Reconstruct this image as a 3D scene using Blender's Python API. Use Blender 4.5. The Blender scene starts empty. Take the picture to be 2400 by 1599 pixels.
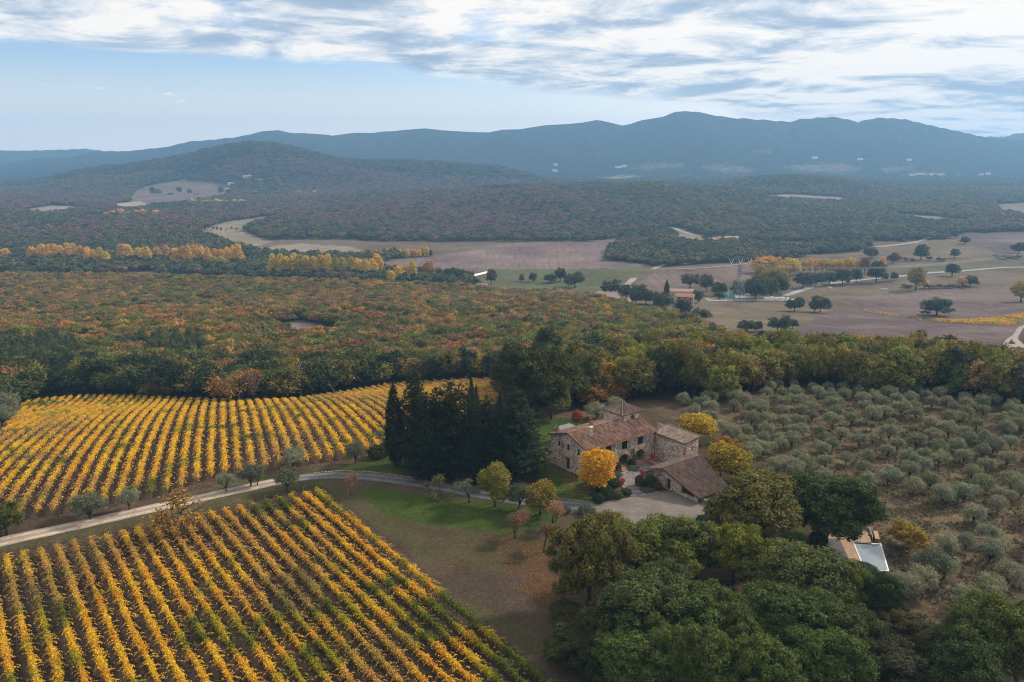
import bpy, bmesh, math, random
import numpy as np
from mathutils import Vector, Matrix
from mathutils.geometry import tessellate_polygon

random.seed(7)
RNG = np.random.default_rng(11)
SC = bpy.context.scene
COL = SC.collection
R = math.radians

# ------------------------------------------------------------------ camera
CAM_Z, PITCH, FPX = 56.0, R(13.5), 1867.0            # metres, down tilt, focal length in photo pixels (2400 wide)
cam_d = bpy.data.cameras.new('camera')
cam_d.sensor_width = 36.0
cam_d.lens = 36.0 * FPX / 2400.0
cam_d.clip_start = 1.0
cam_d.clip_end = 60000.0
cam = bpy.data.objects.new('camera', cam_d)
cam.location = (0, 0, CAM_Z)
cam.rotation_euler = (R(90) - PITCH, 0, 0)
COL.objects.link(cam)
SC.camera = cam

# ------------------------------------------------------------------ light and exposure
SUN_EL, SUN_AZ = R(34), R(62)                        # azimuth clockwise from the view direction (+Y)
sun_d = bpy.data.lights.new('sun', 'SUN')
sun_d.energy = 5.0
sun_d.angle = R(6)
sun_d.color = (1.0, 0.90, 0.74)
sun = bpy.data.objects.new('sun', sun_d)
sdir = Vector((math.sin(SUN_AZ) * math.cos(SUN_EL), math.cos(SUN_AZ) * math.cos(SUN_EL), math.sin(SUN_EL)))
sun.rotation_euler = (-sdir).to_track_quat('-Z', 'Y').to_euler()
sun.location = (150, 80, 200)
COL.objects.link(sun)

SC.view_settings.view_transform = 'Standard'
SC.view_settings.look = 'None'
SC.view_settings.exposure = 0.20
SC.view_settings.gamma = 1.0
SC.view_settings.use_curve_mapping = False
cy = SC.cycles
cy.use_denoising = True
cy.denoiser = 'OPENIMAGEDENOISE'
cy.denoising_input_passes = 'RGB_ALBEDO_NORMAL'
cy.denoising_prefilter = 'NONE'
cy.filter_width = 1.15
cy.max_bounces = 5
cy.diffuse_bounces = 2
cy.glossy_bounces = 2
cy.transmission_bounces = 3
cy.transparent_max_bounces = 6
cy.volume_bounces = 1
cy.use_adaptive_sampling = True
cy.adaptive_threshold = 0.005


class NT:
    """small helper to write node trees"""
    def __init__(s, tree):
        s.t = tree

    def n(s, kind, **kw):
        nd = s.t.nodes.new(kind)
        ins = kw.pop('i', {})
        for k, v in kw.items():
            setattr(nd, k, v)
        for k, v in ins.items():
            sock = nd.inputs[k]
            if isinstance(v, bpy.types.NodeSocket):
                s.t.links.new(v, sock)
            else:
                sock.default_value = v
        return nd

    def l(s, a, b):
        s.t.links.new(a, b)

    def math(s, op, a, b=None, c=None, clamp=False):
        nd = s.t.nodes.new('ShaderNodeMath')
        nd.operation = op
        nd.use_clamp = clamp
        for k, v in enumerate((a, b, c)):
            if v is None:
                continue
            if isinstance(v, bpy.types.NodeSocket):
                s.t.links.new(v, nd.inputs[k])
            else:
                nd.inputs[k].default_value = v
        return nd.outputs[0]

    def mix(s, f, a, b, mode='MIX'):
        nd = s.t.nodes.new('ShaderNodeMix')
        nd.data_type = 'RGBA'
        nd.blend_type = mode
        for k, v in ((0, f), (6, a), (7, b)):
            if isinstance(v, bpy.types.NodeSocket):
                s.t.links.new(v, nd.inputs[k])
            elif k and not hasattr(v, '__len__'):
                nd.inputs[k].default_value = (v, v, v, 1)
            elif k:
                nd.inputs[k].default_value = (*v[:3], 1)
            else:
                nd.inputs[k].default_value = v
        return nd.outputs[2]

    def ramp(s, f, stops, interp='LINEAR'):
        nd = s.t.nodes.new('ShaderNodeValToRGB')
        nd.color_ramp.interpolation = interp
        el = nd.color_ramp.elements
        while len(el) < len(stops):
            el.new(0.5)
        for e, (p, c) in zip(el, stops):
            e.position = p
            e.color = (*c[:3], 1) if hasattr(c, '__len__') else (c, c, c, 1)
        s.t.links.new(f, nd.inputs[0])
        return nd.outputs[0]

    def step(s, x, lo, hi):
        nd = s.t.nodes.new('ShaderNodeMapRange')
        nd.interpolation_type = 'SMOOTHSTEP'
        for k, v in ((0, x), (1, lo), (2, hi)):
            if isinstance(v, bpy.types.NodeSocket):
                s.t.links.new(v, nd.inputs[k])
            else:
                nd.inputs[k].default_value = v
        return nd.outputs[0]

    def noise(s, vec, scale, detail=4, rough=0.55, dist=0.0):
        nd = s.n('ShaderNodeTexNoise', i={'Scale': scale, 'Detail': detail, 'Roughness': rough, 'Distortion': dist})
        s.l(vec, nd.inputs['Vector'])
        return nd.outputs[0]


# ------------------------------------------------------------------ world: clear low sky under a broken cloud deck
W = bpy.data.worlds.new('World')
SC.world = W
W.use_nodes = True
wt = W.node_tree
wt.nodes.clear()
w = NT(wt)
tc = w.n('ShaderNodeTexCoord')
sep = w.n('ShaderNodeSeparateXYZ')
w.l(tc.outputs['Generated'], sep.inputs[0])
dx, dy, dz = sep.outputs
sky = w.n('ShaderNodeTexSky', sky_type='NISHITA', sun_disc=False)
sky.sun_elevation = SUN_EL
sky.sun_rotation = SUN_AZ
sky.altitude = 300
sky.air_density = 1.0
sky.dust_density = 1.2
sky.ozone_density = 1.6
# cloud layer: directions projected on a plane overhead (softened at the horizon)
zz = w.math('ADD', w.math('MAXIMUM', dz, 0.0), 0.085)
px = w.math('DIVIDE', dx, zz)
py = w.math('DIVIDE', dy, zz)
cv = w.n('ShaderNodeCombineXYZ')
w.l(px, cv.inputs[0]); w.l(py, cv.inputs[1])
cvec = cv.outputs[0]
el = w.math('ARCSINE', dz)                            # elevation in radians
az = w.math('ARCTAN2', dx, dy)                        # azimuth, right positive
n_big = w.noise(cvec, 0.42, 2, 0.5)
n_mid = w.noise(cvec, 1.25, 10, 0.62, 0.45)
mp = w.n('ShaderNodeMapping', vector_type='POINT')
w.l(cvec, mp.inputs[0]); mp.inputs['Location'].default_value = (0.10, 0.20, 0.0)
n_lit = w.noise(mp.outputs[0], 1.25, 10, 0.62, 0.45)
# lower rim of the deck: about 6 degrees up at the left, sinking to the horizon at the right
rim = w.ramp(w.math('MULTIPLY_ADD', az, 0.8, 0.5), [(0.0, 0.104), (0.30, 0.098), (0.42, 0.084), (0.55, 0.066), (0.68, 0.047), (0.82, 0.0), (1.0, -0.06)])
over = w.math('SUBTRACT', el, rim)
wob = w.math('MULTIPLY_ADD', n_mid, 0.036, -0.018)
deck = w.step(w.math('ADD', over, wob), -0.002, 0.014)
body = w.step(w.math('ADD', n_mid, w.math('MULTIPLY_ADD', n_big, 0.5, -0.25)), 0.26, 0.44)
gap_top = w.step(w.math('ADD', el, w.math('MULTIPLY', az, -0.16)), 0.090, 0.135)         # opens a little towards the top left
body2 = w.math('MAXIMUM', body, w.math('SUBTRACT', 1.0, gap_top))
cover = w.math('MULTIPLY', deck, w.math('MULTIPLY_ADD', body2, 0.97, 0.0))
# light and grey-blue parts of the clouds
lit = w.math('ADD', w.math('MULTIPLY', w.math('SUBTRACT', n_mid, n_lit), 2.6), w.math('MULTIPLY_ADD', n_lit, -1.7, 1.36))
sunny = w.step(az, -0.5, 0.65)
lit = w.math('ADD', lit, w.math('MULTIPLY_ADD', sunny, 0.26, -0.08))
n_pat = w.noise(cvec, 0.62, 3, 0.5, 0.4)
lit = w.math('ADD', lit, w.math('MULTIPLY_ADD', n_pat, 3.0, -1.46))
ccol = w.ramp(lit, [(0.0, (0.33, 0.42, 0.55)), (0.30, (0.44, 0.51, 0.61)), (0.58, (0.70, 0.72, 0.75)), (0.92, (0.99, 0.92, 0.84))])
# tiny low puffs over the left hills
pv = w.n('ShaderNodeMapping'); w.l(tc.outputs['Generated'], pv.inputs[0]); pv.inputs['Scale'].default_value = (1.0, 1.0, 5.0)
n_puff = w.noise(pv.outputs[0], 14.0, 4, 0.55)
puff = w.math('MULTIPLY', w.step(n_puff, 0.56, 0.64), w.math('MULTIPLY', w.step(el, 0.048, 0.055), w.math('SUBTRACT', 1.0, w.step(el, 0.060, 0.068))))
puff = w.math('MULTIPLY', puff, w.math('SUBTRACT', 1.0, w.step(az, -0.38, -0.28)))
# clear sky: Nishita, then the pale warm band low down
skc = w.mix(1.0, sky.outputs[0], (0.112, 0.124, 0.148), 'MULTIPLY')
band = w.math('SUBTRACT', 1.0, w.step(el, -0.01, 0.115))
horizon = w.ramp(w.math('MULTIPLY_ADD', az, 0.8, 0.5), [(0.0, (1.06, 0.94, 0.86)), (0.5, (1.18, 1.04, 0.94)), (0.8, (1.60, 1.34, 1.14)), (1.0, (1.75, 1.44, 1.20))])
clear = w.mix(w.math('MULTIPLY', band, 0.85), skc, horizon)
c1 = w.mix(w.math('MULTIPLY', puff, 0.9), clear, (1.05, 1.0, 0.98))
c2 = w.mix(cover, c1, ccol)
# overhead the broken white deck is brighter than what the frame shows of it
high = w.step(el, 0.22, 0.6)
c3 = w.mix(high, c2, w.mix(0.85, skc, (1.15, 1.09, 1.02)))
bg = w.n('ShaderNodeBackground', i={'Strength': 1.0})
w.l(c3, bg.inputs[0])
wo = w.n('ShaderNodeOutputWorld')
w.l(bg.outputs[0], wo.inputs[0])
W.cycles.sampling_method = 'MANUAL'
W.cycles.sample_map_resolution = 512


# ------------------------------------------------------------------ helpers: objects, tags, noise, projection
def tag(o, label=None, cat=None, group=None, kind=None):
    if label: o['label'] = label
    if cat: o['category'] = cat
    if group: o['group'] = group
    if kind: o['kind'] = kind
    return o


def link(o, parent=None):
    COL.objects.link(o)
    if parent is not None:
        o.parent = parent
    return o


def empty(name, loc=(0, 0, 0), rz=0.0):
    o = bpy.data.objects.new(name, None)
    o.location = loc
    o.rotation_euler = (0, 0, rz)
    o.empty_display_size = 0.5
    return link(o)


def obj(name, me, mat=None, parent=None, loc=None):
    if mat is not None and not me.materials:
        me.materials.append(mat)
    o = bpy.data.objects.new(name, me)
    if loc is not None:
        o.location = loc
    return link(o, parent)


def np_mesh(name, verts, faces, smooth=False):
    """faces: (n,4) or (n,3) int array"""
    me = bpy.data.meshes.new(name)
    verts = np.asarray(verts, np.float32)
    faces = np.asarray(faces, np.int32)
    k = faces.shape[1]
    me.vertices.add(len(verts))
    me.vertices.foreach_set('co', verts.ravel())
    me.loops.add(faces.size)
    me.loops.foreach_set('vertex_index', faces.ravel())
    me.polygons.add(len(faces))
    me.polygons.foreach_set('loop_start', np.arange(0, faces.size, k, dtype=np.int32))
    me.polygons.foreach_set('use_smooth', np.full(len(faces), smooth, bool))
    me.update(calc_edges=True)
    return me


def point_attr(me, name, vals, kind='FLOAT'):
    a = me.attributes.new(name, kind, 'POINT')
    vals = np.asarray(vals, np.float32)
    if kind == 'FLOAT_COLOR':
        if vals.shape[1] == 3:
            vals = np.concatenate([vals, np.ones((len(vals), 1), np.float32)], 1)
        a.data.foreach_set('color', vals.ravel())
    else:
        a.data.foreach_set('value', vals.ravel())


class MB:
    """collects shapes and links them as one mesh object"""
    def __init__(s):
        s.v, s.f = [], []

    def add(s, verts, faces):
        b = len(s.v)
        s.v += [tuple(p) for p in verts]
        s.f += [tuple(i + b for i in q) for q in faces]
        return s

    def box(s, c, size, ax=None):
        """c centre, size full sizes, ax optional (ux, uy, uz) axes"""
        ux, uy, uz = ax or (Vector((1, 0, 0)), Vector((0, 1, 0)), Vector((0, 0, 1)))
        c = Vector(c)
        hx, hy, hz = (k / 2 for k in size)
        P = [c + ux * (a * hx) + uy * (b * hy) + uz * (d * hz) for d in (-1, 1) for a, b in ((-1, -1), (1, -1), (1, 1), (-1, 1))]
        return s.add(P, [(3, 2, 1, 0), (4, 5, 6, 7), (0, 1, 5, 4), (1, 2, 6, 5), (2, 3, 7, 6), (3, 0, 4, 7)])

    def bar(s, a, b, w_, d_=None):
        a, b = Vector(a), Vector(b)
        z = (b - a)
        L = z.length
        z.normalize()
        x = z.cross(Vector((0, 0, 1)))
        if x.length < 1e-3:
            x = Vector((1, 0, 0))
        x.normalize()
        y = z.cross(x)
        return s.box((a + b) / 2, (w_, d_ or w_, L), (x, y, z))

    def tube(s, pts, radii, n=6, cap=True):
        pts = [Vector(p) for p in pts]
        rings = []
        for k, p in enumerate(pts):
            d = (pts[min(k + 1, len(pts) - 1)] - pts[max(k - 1, 0)]).normalized()
            x = d.cross(Vector((0.31, 0.95, 0.05))).normalized()
            y = d.cross(x)
            rings.append([p + (x * math.cos(a) + y * math.sin(a)) * radii[k] for a in (2 * math.pi * j / n for j in range(n))])
        V = [q for r_ in rings for q in r_]
        F = []
        for k in range(len(pts) - 1):
            for j in range(n):
                F.append((k * n + j, k * n + (j + 1) % n, (k + 1) * n + (j + 1) % n, (k + 1) * n + j))
        if cap:
            F.append(tuple(range(n))[::-1])
            F.append(tuple((len(pts) - 1) * n + j for j in range(n)))
        return s.add(V, F)

    def prism(s, loop, z0, z1):
        """vertical prism over a counter-clockwise plan loop"""
        n = len(loop)
        V = [(x, y, z0) for x, y in loop] + [(x, y, z1) for x, y in loop]
        F = [tuple(range(n))[::-1], tuple(range(n, 2 * n))] + [(k, (k + 1) % n, n + (k + 1) % n, n + k) for k in range(n)]
        return s.add(V, F)

    def mesh(s, name, smooth=False):
        me = bpy.data.meshes.new(name)
        me.from_pydata(s.v, [], s.f)
        if smooth:
            me.polygons.foreach_set('use_smooth', np.ones(len(me.polygons), bool))
        me.update()
        return me

    def build(s, name, mat, parent=None, smooth=False, loc=None):
        return obj(name, s.mesh(name, smooth), mat, parent, loc)


def _hash(ix, iy, seed):
    h = (ix.astype(np.int64) * 374761393 + iy.astype(np.int64) * 668265263 + seed * 1442695041) & 0xFFFFFFFF
    h = ((h ^ (h >> 13)) * 1274126177) & 0xFFFFFFFF
    return ((h ^ (h >> 16)) & 0xFFFF).astype(np.float64) / 65535.0


def vnoise(x, y, seed=0):
    x, y = np.asarray(x, float), np.asarray(y, float)
    ix, iy = np.floor(x), np.floor(y)
    fx, fy = x - ix, y - iy
    fx = fx * fx * (3 - 2 * fx); fy = fy * fy * (3 - 2 * fy)
    a, b = _hash(ix, iy, seed), _hash(ix + 1, iy, seed)
    c, d = _hash(ix, iy + 1, seed), _hash(ix + 1, iy + 1, seed)
    return (a * (1 - fx) + b * fx) * (1 - fy) + (c * (1 - fx) + d * fx) * fy


def fbm(x, y, seed=0, octaves=4):
    s, amp, tot = 0.0, 1.0, 0.0
    for k in range(octaves):
        s = s + amp * vnoise(np.asarray(x) * 2 ** k + 17.3 * k, np.asarray(y) * 2 ** k - 9.1 * k, seed + k)
        tot += amp
        amp *= 0.5
    return s / tot                                       # 0..1


def smooth01(x):
    x = np.clip(x, 0, 1)
    return x * x * (3 - 2 * x)


CP, SP = math.cos(PITCH), math.sin(PITCH)


def project(X, Y, Z):
    """world -> photo pixel (2400 x 1599) and depth"""
    X, Y, Z = np.asarray(X, float), np.asarray(Y, float), np.asarray(Z, float)
    dep = Y * CP - (Z - CAM_Z) * SP
    up = Y * SP + (Z - CAM_Z) * CP
    dep = np.where(np.abs(dep) < 1e-6, 1e-6, dep)
    return 1200 + FPX * X / dep, 799.5 - FPX * up / dep, dep


def ray(u, v):
    xx = (u - 1200) / FPX
    yy = (v - 799.5) / FPX
    return Vector((xx, CP - yy * SP, -SP - yy * CP))      # depth 1 along the axis


# ------------------------------------------------------------------ terrain heights
def table(pts, sig, n=4000):
    xs = np.linspace(pts[0][0], pts[-1][0], n)
    ys = np.interp(xs, [p[0] for p in pts], [p[1] for p in pts])
    k = max(1, int(sig / (xs[1] - xs[0])))
    ker = np.exp(-0.5 * (np.arange(-3 * k, 3 * k + 1) / k) ** 2)
    ker /= ker.sum()
    ys = np.convolve(np.pad(ys, 3 * k, mode='edge'), ker, 'valid')
    return lambda q: np.interp(q, xs, ys)


P_LEFT = table([(-200, 0), (138, 0), (158, -2.0), (185, -6.2), (210, -11.2), (230, -16.0), (248, -20.0), (300, -28), (400, -37), (520, -48), (720, -58), (820, -60), (3000, -60)], 9)
P_RIGHT = table([(-200, 0), (150, 0), (175, -1.6), (200, -4.5), (235, -10.5), (300, -24), (440, -43), (600, -58), (700, -60), (3000, -60)], 9)


def _sil(pts):
    us = np.array([p[0] for p in pts], float)
    vs = np.array([p[1] for p in pts], float)
    yy = (vs - 799.5) / FPX
    sl = (-SP - yy * CP) / (CP - yy * SP)                 # vertical slope of the ray per metre forward
    return us, sl


# each: crest line in the photo, distance of the crest, where its near slope starts, where its far slope ends
RIDGES = [
    ('knoll', [(-600, 605), (0, 600), (120, 572), (260, 548), (400, 536), (520, 544), (600, 566), (690, 606), (760, 700), (3000, 700)], 1150, 930, 1380),
    ('knoll', [(-600, 700), (1340, 700), (1390, 618), (1440, 592), (1520, 566), (1600, 566), (1700, 572), (1800, 582), (1870, 600), (1920, 700), (3000, 700)], 1010, 840, 1220),
    ('hill', [(-400, 560), (250, 545), (420, 520), (540, 495), (700, 479), (900, 464), (1040, 454), (1170, 444), (1330, 438), (1530, 436), (1640, 444), (1790, 459), (1990, 480), (2140, 500), (2300, 522), (2400, 535), (2800, 560)], 1800, 1050, 2500),
    ('hill', [(1500, 470), (1640, 440), (1740, 423), (1840, 415), (1940, 419), (2040, 432), (2160, 450), (2340, 470), (2800, 500)], 2300, 1950, 2800),
    ('hill', [(-300, 460), (0, 445), (119, 422), (187, 405), (235, 397), (306, 391), (391, 377), (442, 367), (493, 355), (544, 344), (595, 338), (639, 340), (680, 347), (748, 365), (800, 377), (848, 382), (956, 381), (1038, 386), (1106, 392), (1174, 396), (1260, 420), (1400, 460), (2800, 480)], 2700, 2150, 3300),
    ('mountain', [(-600, 400), (0, 384), (102, 370), (163, 369), (190, 362), (218, 357), (306, 354), (357, 348), (391, 345), (449, 331), (493, 328), (561, 321), (629, 306), (656, 305), (697, 312), (731, 312), (782, 317), (848, 310), (878, 311), (943, 304), (1000, 301), (1045, 304), (1106, 309), (1147, 310), (1177, 304), (1218, 303), (1276, 293), (1323, 290), (1358, 286), (1395, 281), (1429, 287), (1456, 293), (1500, 282), (1548, 272), (1578, 262), (1600, 259), (1617, 260), (1644, 265), (1695, 274), (1770, 279), (1841, 285), (1865, 279), (1906, 275), (1933, 273), (1957, 275), (2001, 285), (2032, 277), (2056, 275), (2110, 279), (2151, 289), (2205, 301), (2253, 311), (2297, 321), (2345, 325), (2420, 330), (3000, 360)], 4600, 3300, 5300),
    ('mountain', [(-600, 352), (0, 352), (60, 353), (163, 350), (204, 348), (245, 353), (400, 356), (700, 365), (2000, 360), (2250, 330), (2310, 319), (2345, 320), (2365, 313), (2400, 308), (2600, 290), (3000, 300)], 5700, 4900, 6100),
    ('mountain', [(-600, 325), (0, 335), (24, 334), (119, 340), (190, 341), (238, 348), (400, 352), (1000, 362), (3000, 362)], 6400, 5900, 6750),
]
RIDGES = [(k, *_sil(p), a, b, c) for k, p, a, b, c in RIDGES]


def height(X, Y):
    X, Y = np.asarray(X, float), np.asarray(Y, float)
    xm = np.where(X < 14, X, 14 + 6 * np.tanh((X - 14) / 30))
    q = 0.96 * Y - 0.22 * np.clip(xm, -260, 100)
    c = X + 0.22 * (Y - 140)
    m = smooth01((c + 12) / 75)
    h = P_LEFT(q) * (1 - m) + P_RIGHT(q) * m
    # gentle roll, none on the flat hilltop
    roll = smooth01((q - 170) / 200)
    h = h + roll * (fbm(X / 130, Y / 130, 3, 3) - 0.5) * 14.0 * (1 - 0.5 * smooth01((Y - 500) / 200))
    u = 1200 + FPX * X / (np.maximum(Y, 1) * CP + 100 * SP)
    for kind, us, sl, rc, r0, r1 in RIDGES:
        if np.max(Y) < r0:
            continue
        crest = CAM_Z + np.interp(u, us, sl) * rc
        base = -62.0
        amp = np.maximum(crest - base, 0)
        t = np.where(Y < rc, (Y - r0) / (rc - r0), (r1 - Y) / (r1 - rc))
        b = smooth01(t)
        if kind == 'mountain':
            b = np.clip(t, 0, 1) ** 1.35
            g = (fbm(X / 450, Y / 700, 21, 4) - 0.5)
            b = b + g * 0.75 * b * (1 - b) * 4 * 0.30
        else:
            g = (fbm(X / 260, Y / 300, 31, 3) - 0.5)
            b = b + g * 1.5 * b * (1 - b) * 2
        h = np.maximum(h, base + 2 + (amp - 2) * b) if kind != 'x' else h
    return h


def hz(x, y):
    return float(height(np.array([x]), np.array([y]))[0])


def ground(u, v):
    """the point of the ground seen at photo pixel (u, v)"""
    d = ray(u, v)
    ts = np.concatenate([np.arange(40, 400, 1.0), np.geomspace(400, 6900, 1200)])
    z = CAM_Z + d.z * ts
    g = height(d.x * ts, d.y * ts)
    below = np.nonzero(z <= g)[0]
    if not len(below):
        k = len(ts) - 1
        return Vector((d.x * ts[k], d.y * ts[k], float(g[k])))
    k = below[0]
    lo, hi = ts[max(k - 1, 0)], ts[k]
    for _ in range(18):
        mid = (lo + hi) / 2
        if CAM_Z + d.z * mid <= hz(d.x * mid, d.y * mid):
            hi = mid
        else:
            lo = mid
    return Vector((d.x * hi, d.y * hi, hz(d.x * hi, d.y * hi)))


def level(u, v, z):
    """the point of the level plane z seen at photo pixel (u, v)"""
    d = ray(u, v)
    t = (z - CAM_Z) / d.z
    return Vector((d.x * t, d.y * t, z))


def depth_of(p):
    return p[1] * CP - (p[2] - CAM_Z) * SP


def inside(poly, U, V):
    poly = np.asarray(poly, float)
    res = np.zeros(U.shape, bool)
    bb = (U >= poly[:, 0].min()) & (U <= poly[:, 0].max()) & (V >= poly[:, 1].min()) & (V <= poly[:, 1].max())
    k = np.nonzero(bb)
    if not len(k[0]):
        return res
    uu, vv = U[k], V[k]
    r_ = np.zeros(uu.shape, bool)
    x0, y0 = poly[-1]
    for x1, y1 in poly:
        cr = ((y0 > vv) != (y1 > vv))
        with np.errstate(divide='ignore', invalid='ignore'):
            xi = (x1 - x0) * (vv - y0) / (y1 - y0) + x0
        r_ ^= cr & (uu < xi)
        x0, y0 = x1, y1
    res[k] = r_
    return res

# ------------------------------------------------------------------ materials
MAT = {}


def new_mat(name):
    m = bpy.data.materials.new(name)
    m.use_nodes = True
    m.node_tree.nodes.clear()
    t = NT(m.node_tree)
    MAT[name] = m
    return m, t


def finish(t, col, rough=0.9, spec=0.2, bump=None, bstr=0.3, bdist=0.1, metal=0.0):
    p = t.n('ShaderNodeBsdfPrincipled', i={'Roughness': rough, 'Specular IOR Level': spec, 'Metallic': metal})
    if isinstance(col, bpy.types.NodeSocket):
        t.l(col, p.inputs['Base Color'])
    else:
        p.inputs['Base Color'].default_value = (*col[:3], 1)
    if bump is not None:
        b = t.n('ShaderNodeBump', i={'Strength': bstr, 'Distance': bdist})
        t.l(bump, b.inputs['Height'])
        t.l(b.outputs[0], p.inputs['Normal'])
    o = t.n('ShaderNodeOutputMaterial')
    t.l(p.outputs[0], o.inputs[0])
    return p


def wpos(t):
    return t.n('ShaderNodeNewGeometry').outputs['Position']


def foliage_mat(name, trans=0.3, vmin=0.55, vmax=1.35, yellow=(1.5, 1.15, 0.6)):
    """leaf colour = tint of the tree, varied leaf by leaf"""
    m, t = new_mat(name)
    a = t.n('ShaderNodeAttribute', attribute_type='INSTANCER', attribute_name='tint')
    lv = t.n('ShaderNodeAttribute', attribute_type='GEOMETRY', attribute_name='leafvar')
    s = t.math('MULTIPLY_ADD', lv.outputs['Fac'], vmax - vmin, vmin)
    sc = t.n('ShaderNodeCombineColor', i={0: s, 1: s, 2: s})
    base = t.mix(1.0, a.outputs['Color'], sc.outputs[0], 'MULTIPLY')
    ylw = t.mix(1.0, base, yellow, 'MULTIPLY')
    col = t.mix(t.step(lv.outputs['Fac'], 0.62, 0.98), base, ylw)
    d = t.n('ShaderNodeBsdfPrincipled', i={'Roughness': 0.75, 'Specular IOR Level': 0.12})
    t.l(col, d.inputs['Base Color'])
    tr = t.n('ShaderNodeBsdfTranslucent')
    t.l(col, tr.inputs[0])
    mx = t.n('ShaderNodeMixShader', i={0: trans})
    t.l(d.outputs[0], mx.inputs[1]); t.l(tr.outputs[0], mx.inputs[2])
    o = t.n('ShaderNodeOutputMaterial')
    t.l(mx.outputs[0], o.inputs[0])
    return m


foliage_mat('foliage')
m, t = new_mat('bark')
nz = t.noise(wpos(t), 3.0, 4)
finish(t, t.ramp(nz, [(0.3, (0.025, 0.020, 0.016)), (0.7, (0.075, 0.062, 0.052))]), 0.95, 0.1)
m, t = new_mat('pale_bark')
nz = t.noise(wpos(t), 3.0, 4)
finish(t, t.ramp(nz, [(0.3, (0.16, 0.15, 0.14)), (0.7, (0.34, 0.33, 0.31))]), 0.95, 0.1)


# ------------------------------------------------------------------ tree meshes
def leaf_cloud(lobes, n, leaf, clump=0.5, per=12, seed=0, up=0.0, jit=0.75, low=-0.75, inner=0.80, flat=1.0, aspect=0.6):
    g = np.random.default_rng(seed)
    L = np.asarray(lobes, float)
    area = (L[:, 3] * L[:, 4] + L[:, 4] * L[:, 5] + L[:, 3] * L[:, 5])
    nc = max(1, n // per)
    C, D = [], []
    tot = 0
    while tot < nc:
        k = g.choice(len(L), size=nc * 2, p=area / area.sum())
        d = g.normal(size=(nc * 2, 3))
        d /= np.linalg.norm(d, axis=1)[:, None]
        rho = g.uniform(0.74, 1.02, nc * 2)
        p = L[k, :3] + L[k, 3:] * d * rho[:, None]
        ok = d[:, 2] > low
        for j in range(len(L)):
            q = np.linalg.norm((p - L[j, :3]) / L[j, 3:], axis=1)
            ok &= (q > inner) | (k == j)
        nn = d / L[k, 3:]
        nn /= np.linalg.norm(nn, axis=1)[:, None]
        C.append(p[ok]); D.append(nn[ok])
        tot += int(ok.sum())
    C = np.concatenate(C)[:nc]; D = np.concatenate(D)[:nc]
    cvar = np.clip(g.normal(0.45, 0.17, len(C)), 0, 1)
    C = np.repeat(C, per, 0); D = np.repeat(D, per, 0); cvar = np.repeat(cvar, per)
    N = len(C)
    off = g.normal(size=(N, 3)) * clump * np.array([1, 1, flat])
    P = C + off
    nn = D + g.normal(size=(N, 3)) * jit + np.array([0, 0, up])
    nn /= np.linalg.norm(nn, axis=1)[:, None]
    a = np.cross(nn, g.normal(size=(N, 3)))
    a /= np.linalg.norm(a, axis=1)[:, None]
    b = np.cross(nn, a)
    s = leaf * g.uniform(0.6, 1.35, N)[:, None]
    V = np.stack([P - a * s * .5, P + b * s * aspect * .5, P + a * s * .5, P - b * s * aspect * .5], 1).reshape(-1, 3)
    F = np.arange(4 * N).reshape(-1, 4)
    var = np.clip(cvar + g.normal(0, 0.16, N), 0, 1)
    return V, F, np.repeat(var, 4)


def crown_mesh(name, parts, mat='foliage'):
    V = np.concatenate([p[0] for p in parts])
    off, F = 0, []
    for p in parts:
        F.append(p[1] + off); off += len(p[0])
    me = np_mesh(name, V, np.concatenate(F))
    point_attr(me, 'leafvar', np.concatenate([p[2] for p in parts]))
    me.materials.append(MAT[mat])
    return me


def round_lobes(g, n, cz, rx, rz, lr, squash=0.85):
    out = []
    for _ in range(n):
        d = g.normal(size=3); d /= np.linalg.norm(d)
        k = g.uniform(0.35, 1.0)
        r_ = lr * g.uniform(0.75, 1.25)
        out.append((d[0] * rx * k, d[1] * rx * k, cz + d[2] * rz * k, r_, r_, r_ * squash))
    return out


def shell_lobes(g, n, cz, rx, rz, lr, lo=-.7, rough=(.66, 1.06), squash=.8):
    """clusters of foliage spread over an uneven crown surface, with gaps between them"""
    out = []
    ax_ = g.uniform(.85, 1.15); dirn = g.uniform(0, 6.28)
    for k in range(n):
        z = 1 - (1 - lo) * (k + g.uniform(.1, .9)) / n
        a = k * 2.39996 + g.uniform(-.45, .45)
        q = math.sqrt(max(0, 1 - z * z))
        f = g.uniform(*rough) * (1 + .16 * math.sin(2 * (a - dirn)))
        r_ = lr * g.uniform(.62, 1.3)
        out.append((q * math.cos(a) * rx * f * ax_, q * math.sin(a) * rx * f / ax_, cz + z * rz * f, r_, r_, r_ * squash))
    return out


def limb_mesh(name, lobes, fork, r0, lean=(0, 0), mat='bark', most=8, n=6):
    mb = MB()
    f = Vector((lean[0], lean[1], fork))
    mb.tube([(0, 0, -0.3), (lean[0] * .4, lean[1] * .4, fork * .5), f], [r0 * 1.25, r0, r0 * .8], n)
    for l in lobes[:most]:
        e = Vector(l[:3])
        mid = f.lerp(e, 0.5) + Vector((0, 0, 0.08 * (e - f).length))
        mb.tube([f - Vector((0, 0, .1)), mid, e], [r0 * .6, r0 * .38, r0 * .12], 5)
    me = mb.mesh(name, True)
    me.materials.append(MAT[mat])
    return me


KIND = {}                                               # kind -> list of (crown mesh, trunk mesh, height, width)


def add_kind(kind, crown, trunk):
    z = np.empty(len(crown.vertices) * 3, np.float32)
    crown.vertices.foreach_get('co', z)
    z = z.reshape(-1, 3)
    H = float(np.percentile(z[:, 2], 99.5))
    Wd = float(np.percentile(z[:, 0], 99) - np.percentile(z[:, 0], 1))
    KIND.setdefault(kind, []).append((crown, trunk, H, Wd))


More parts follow.
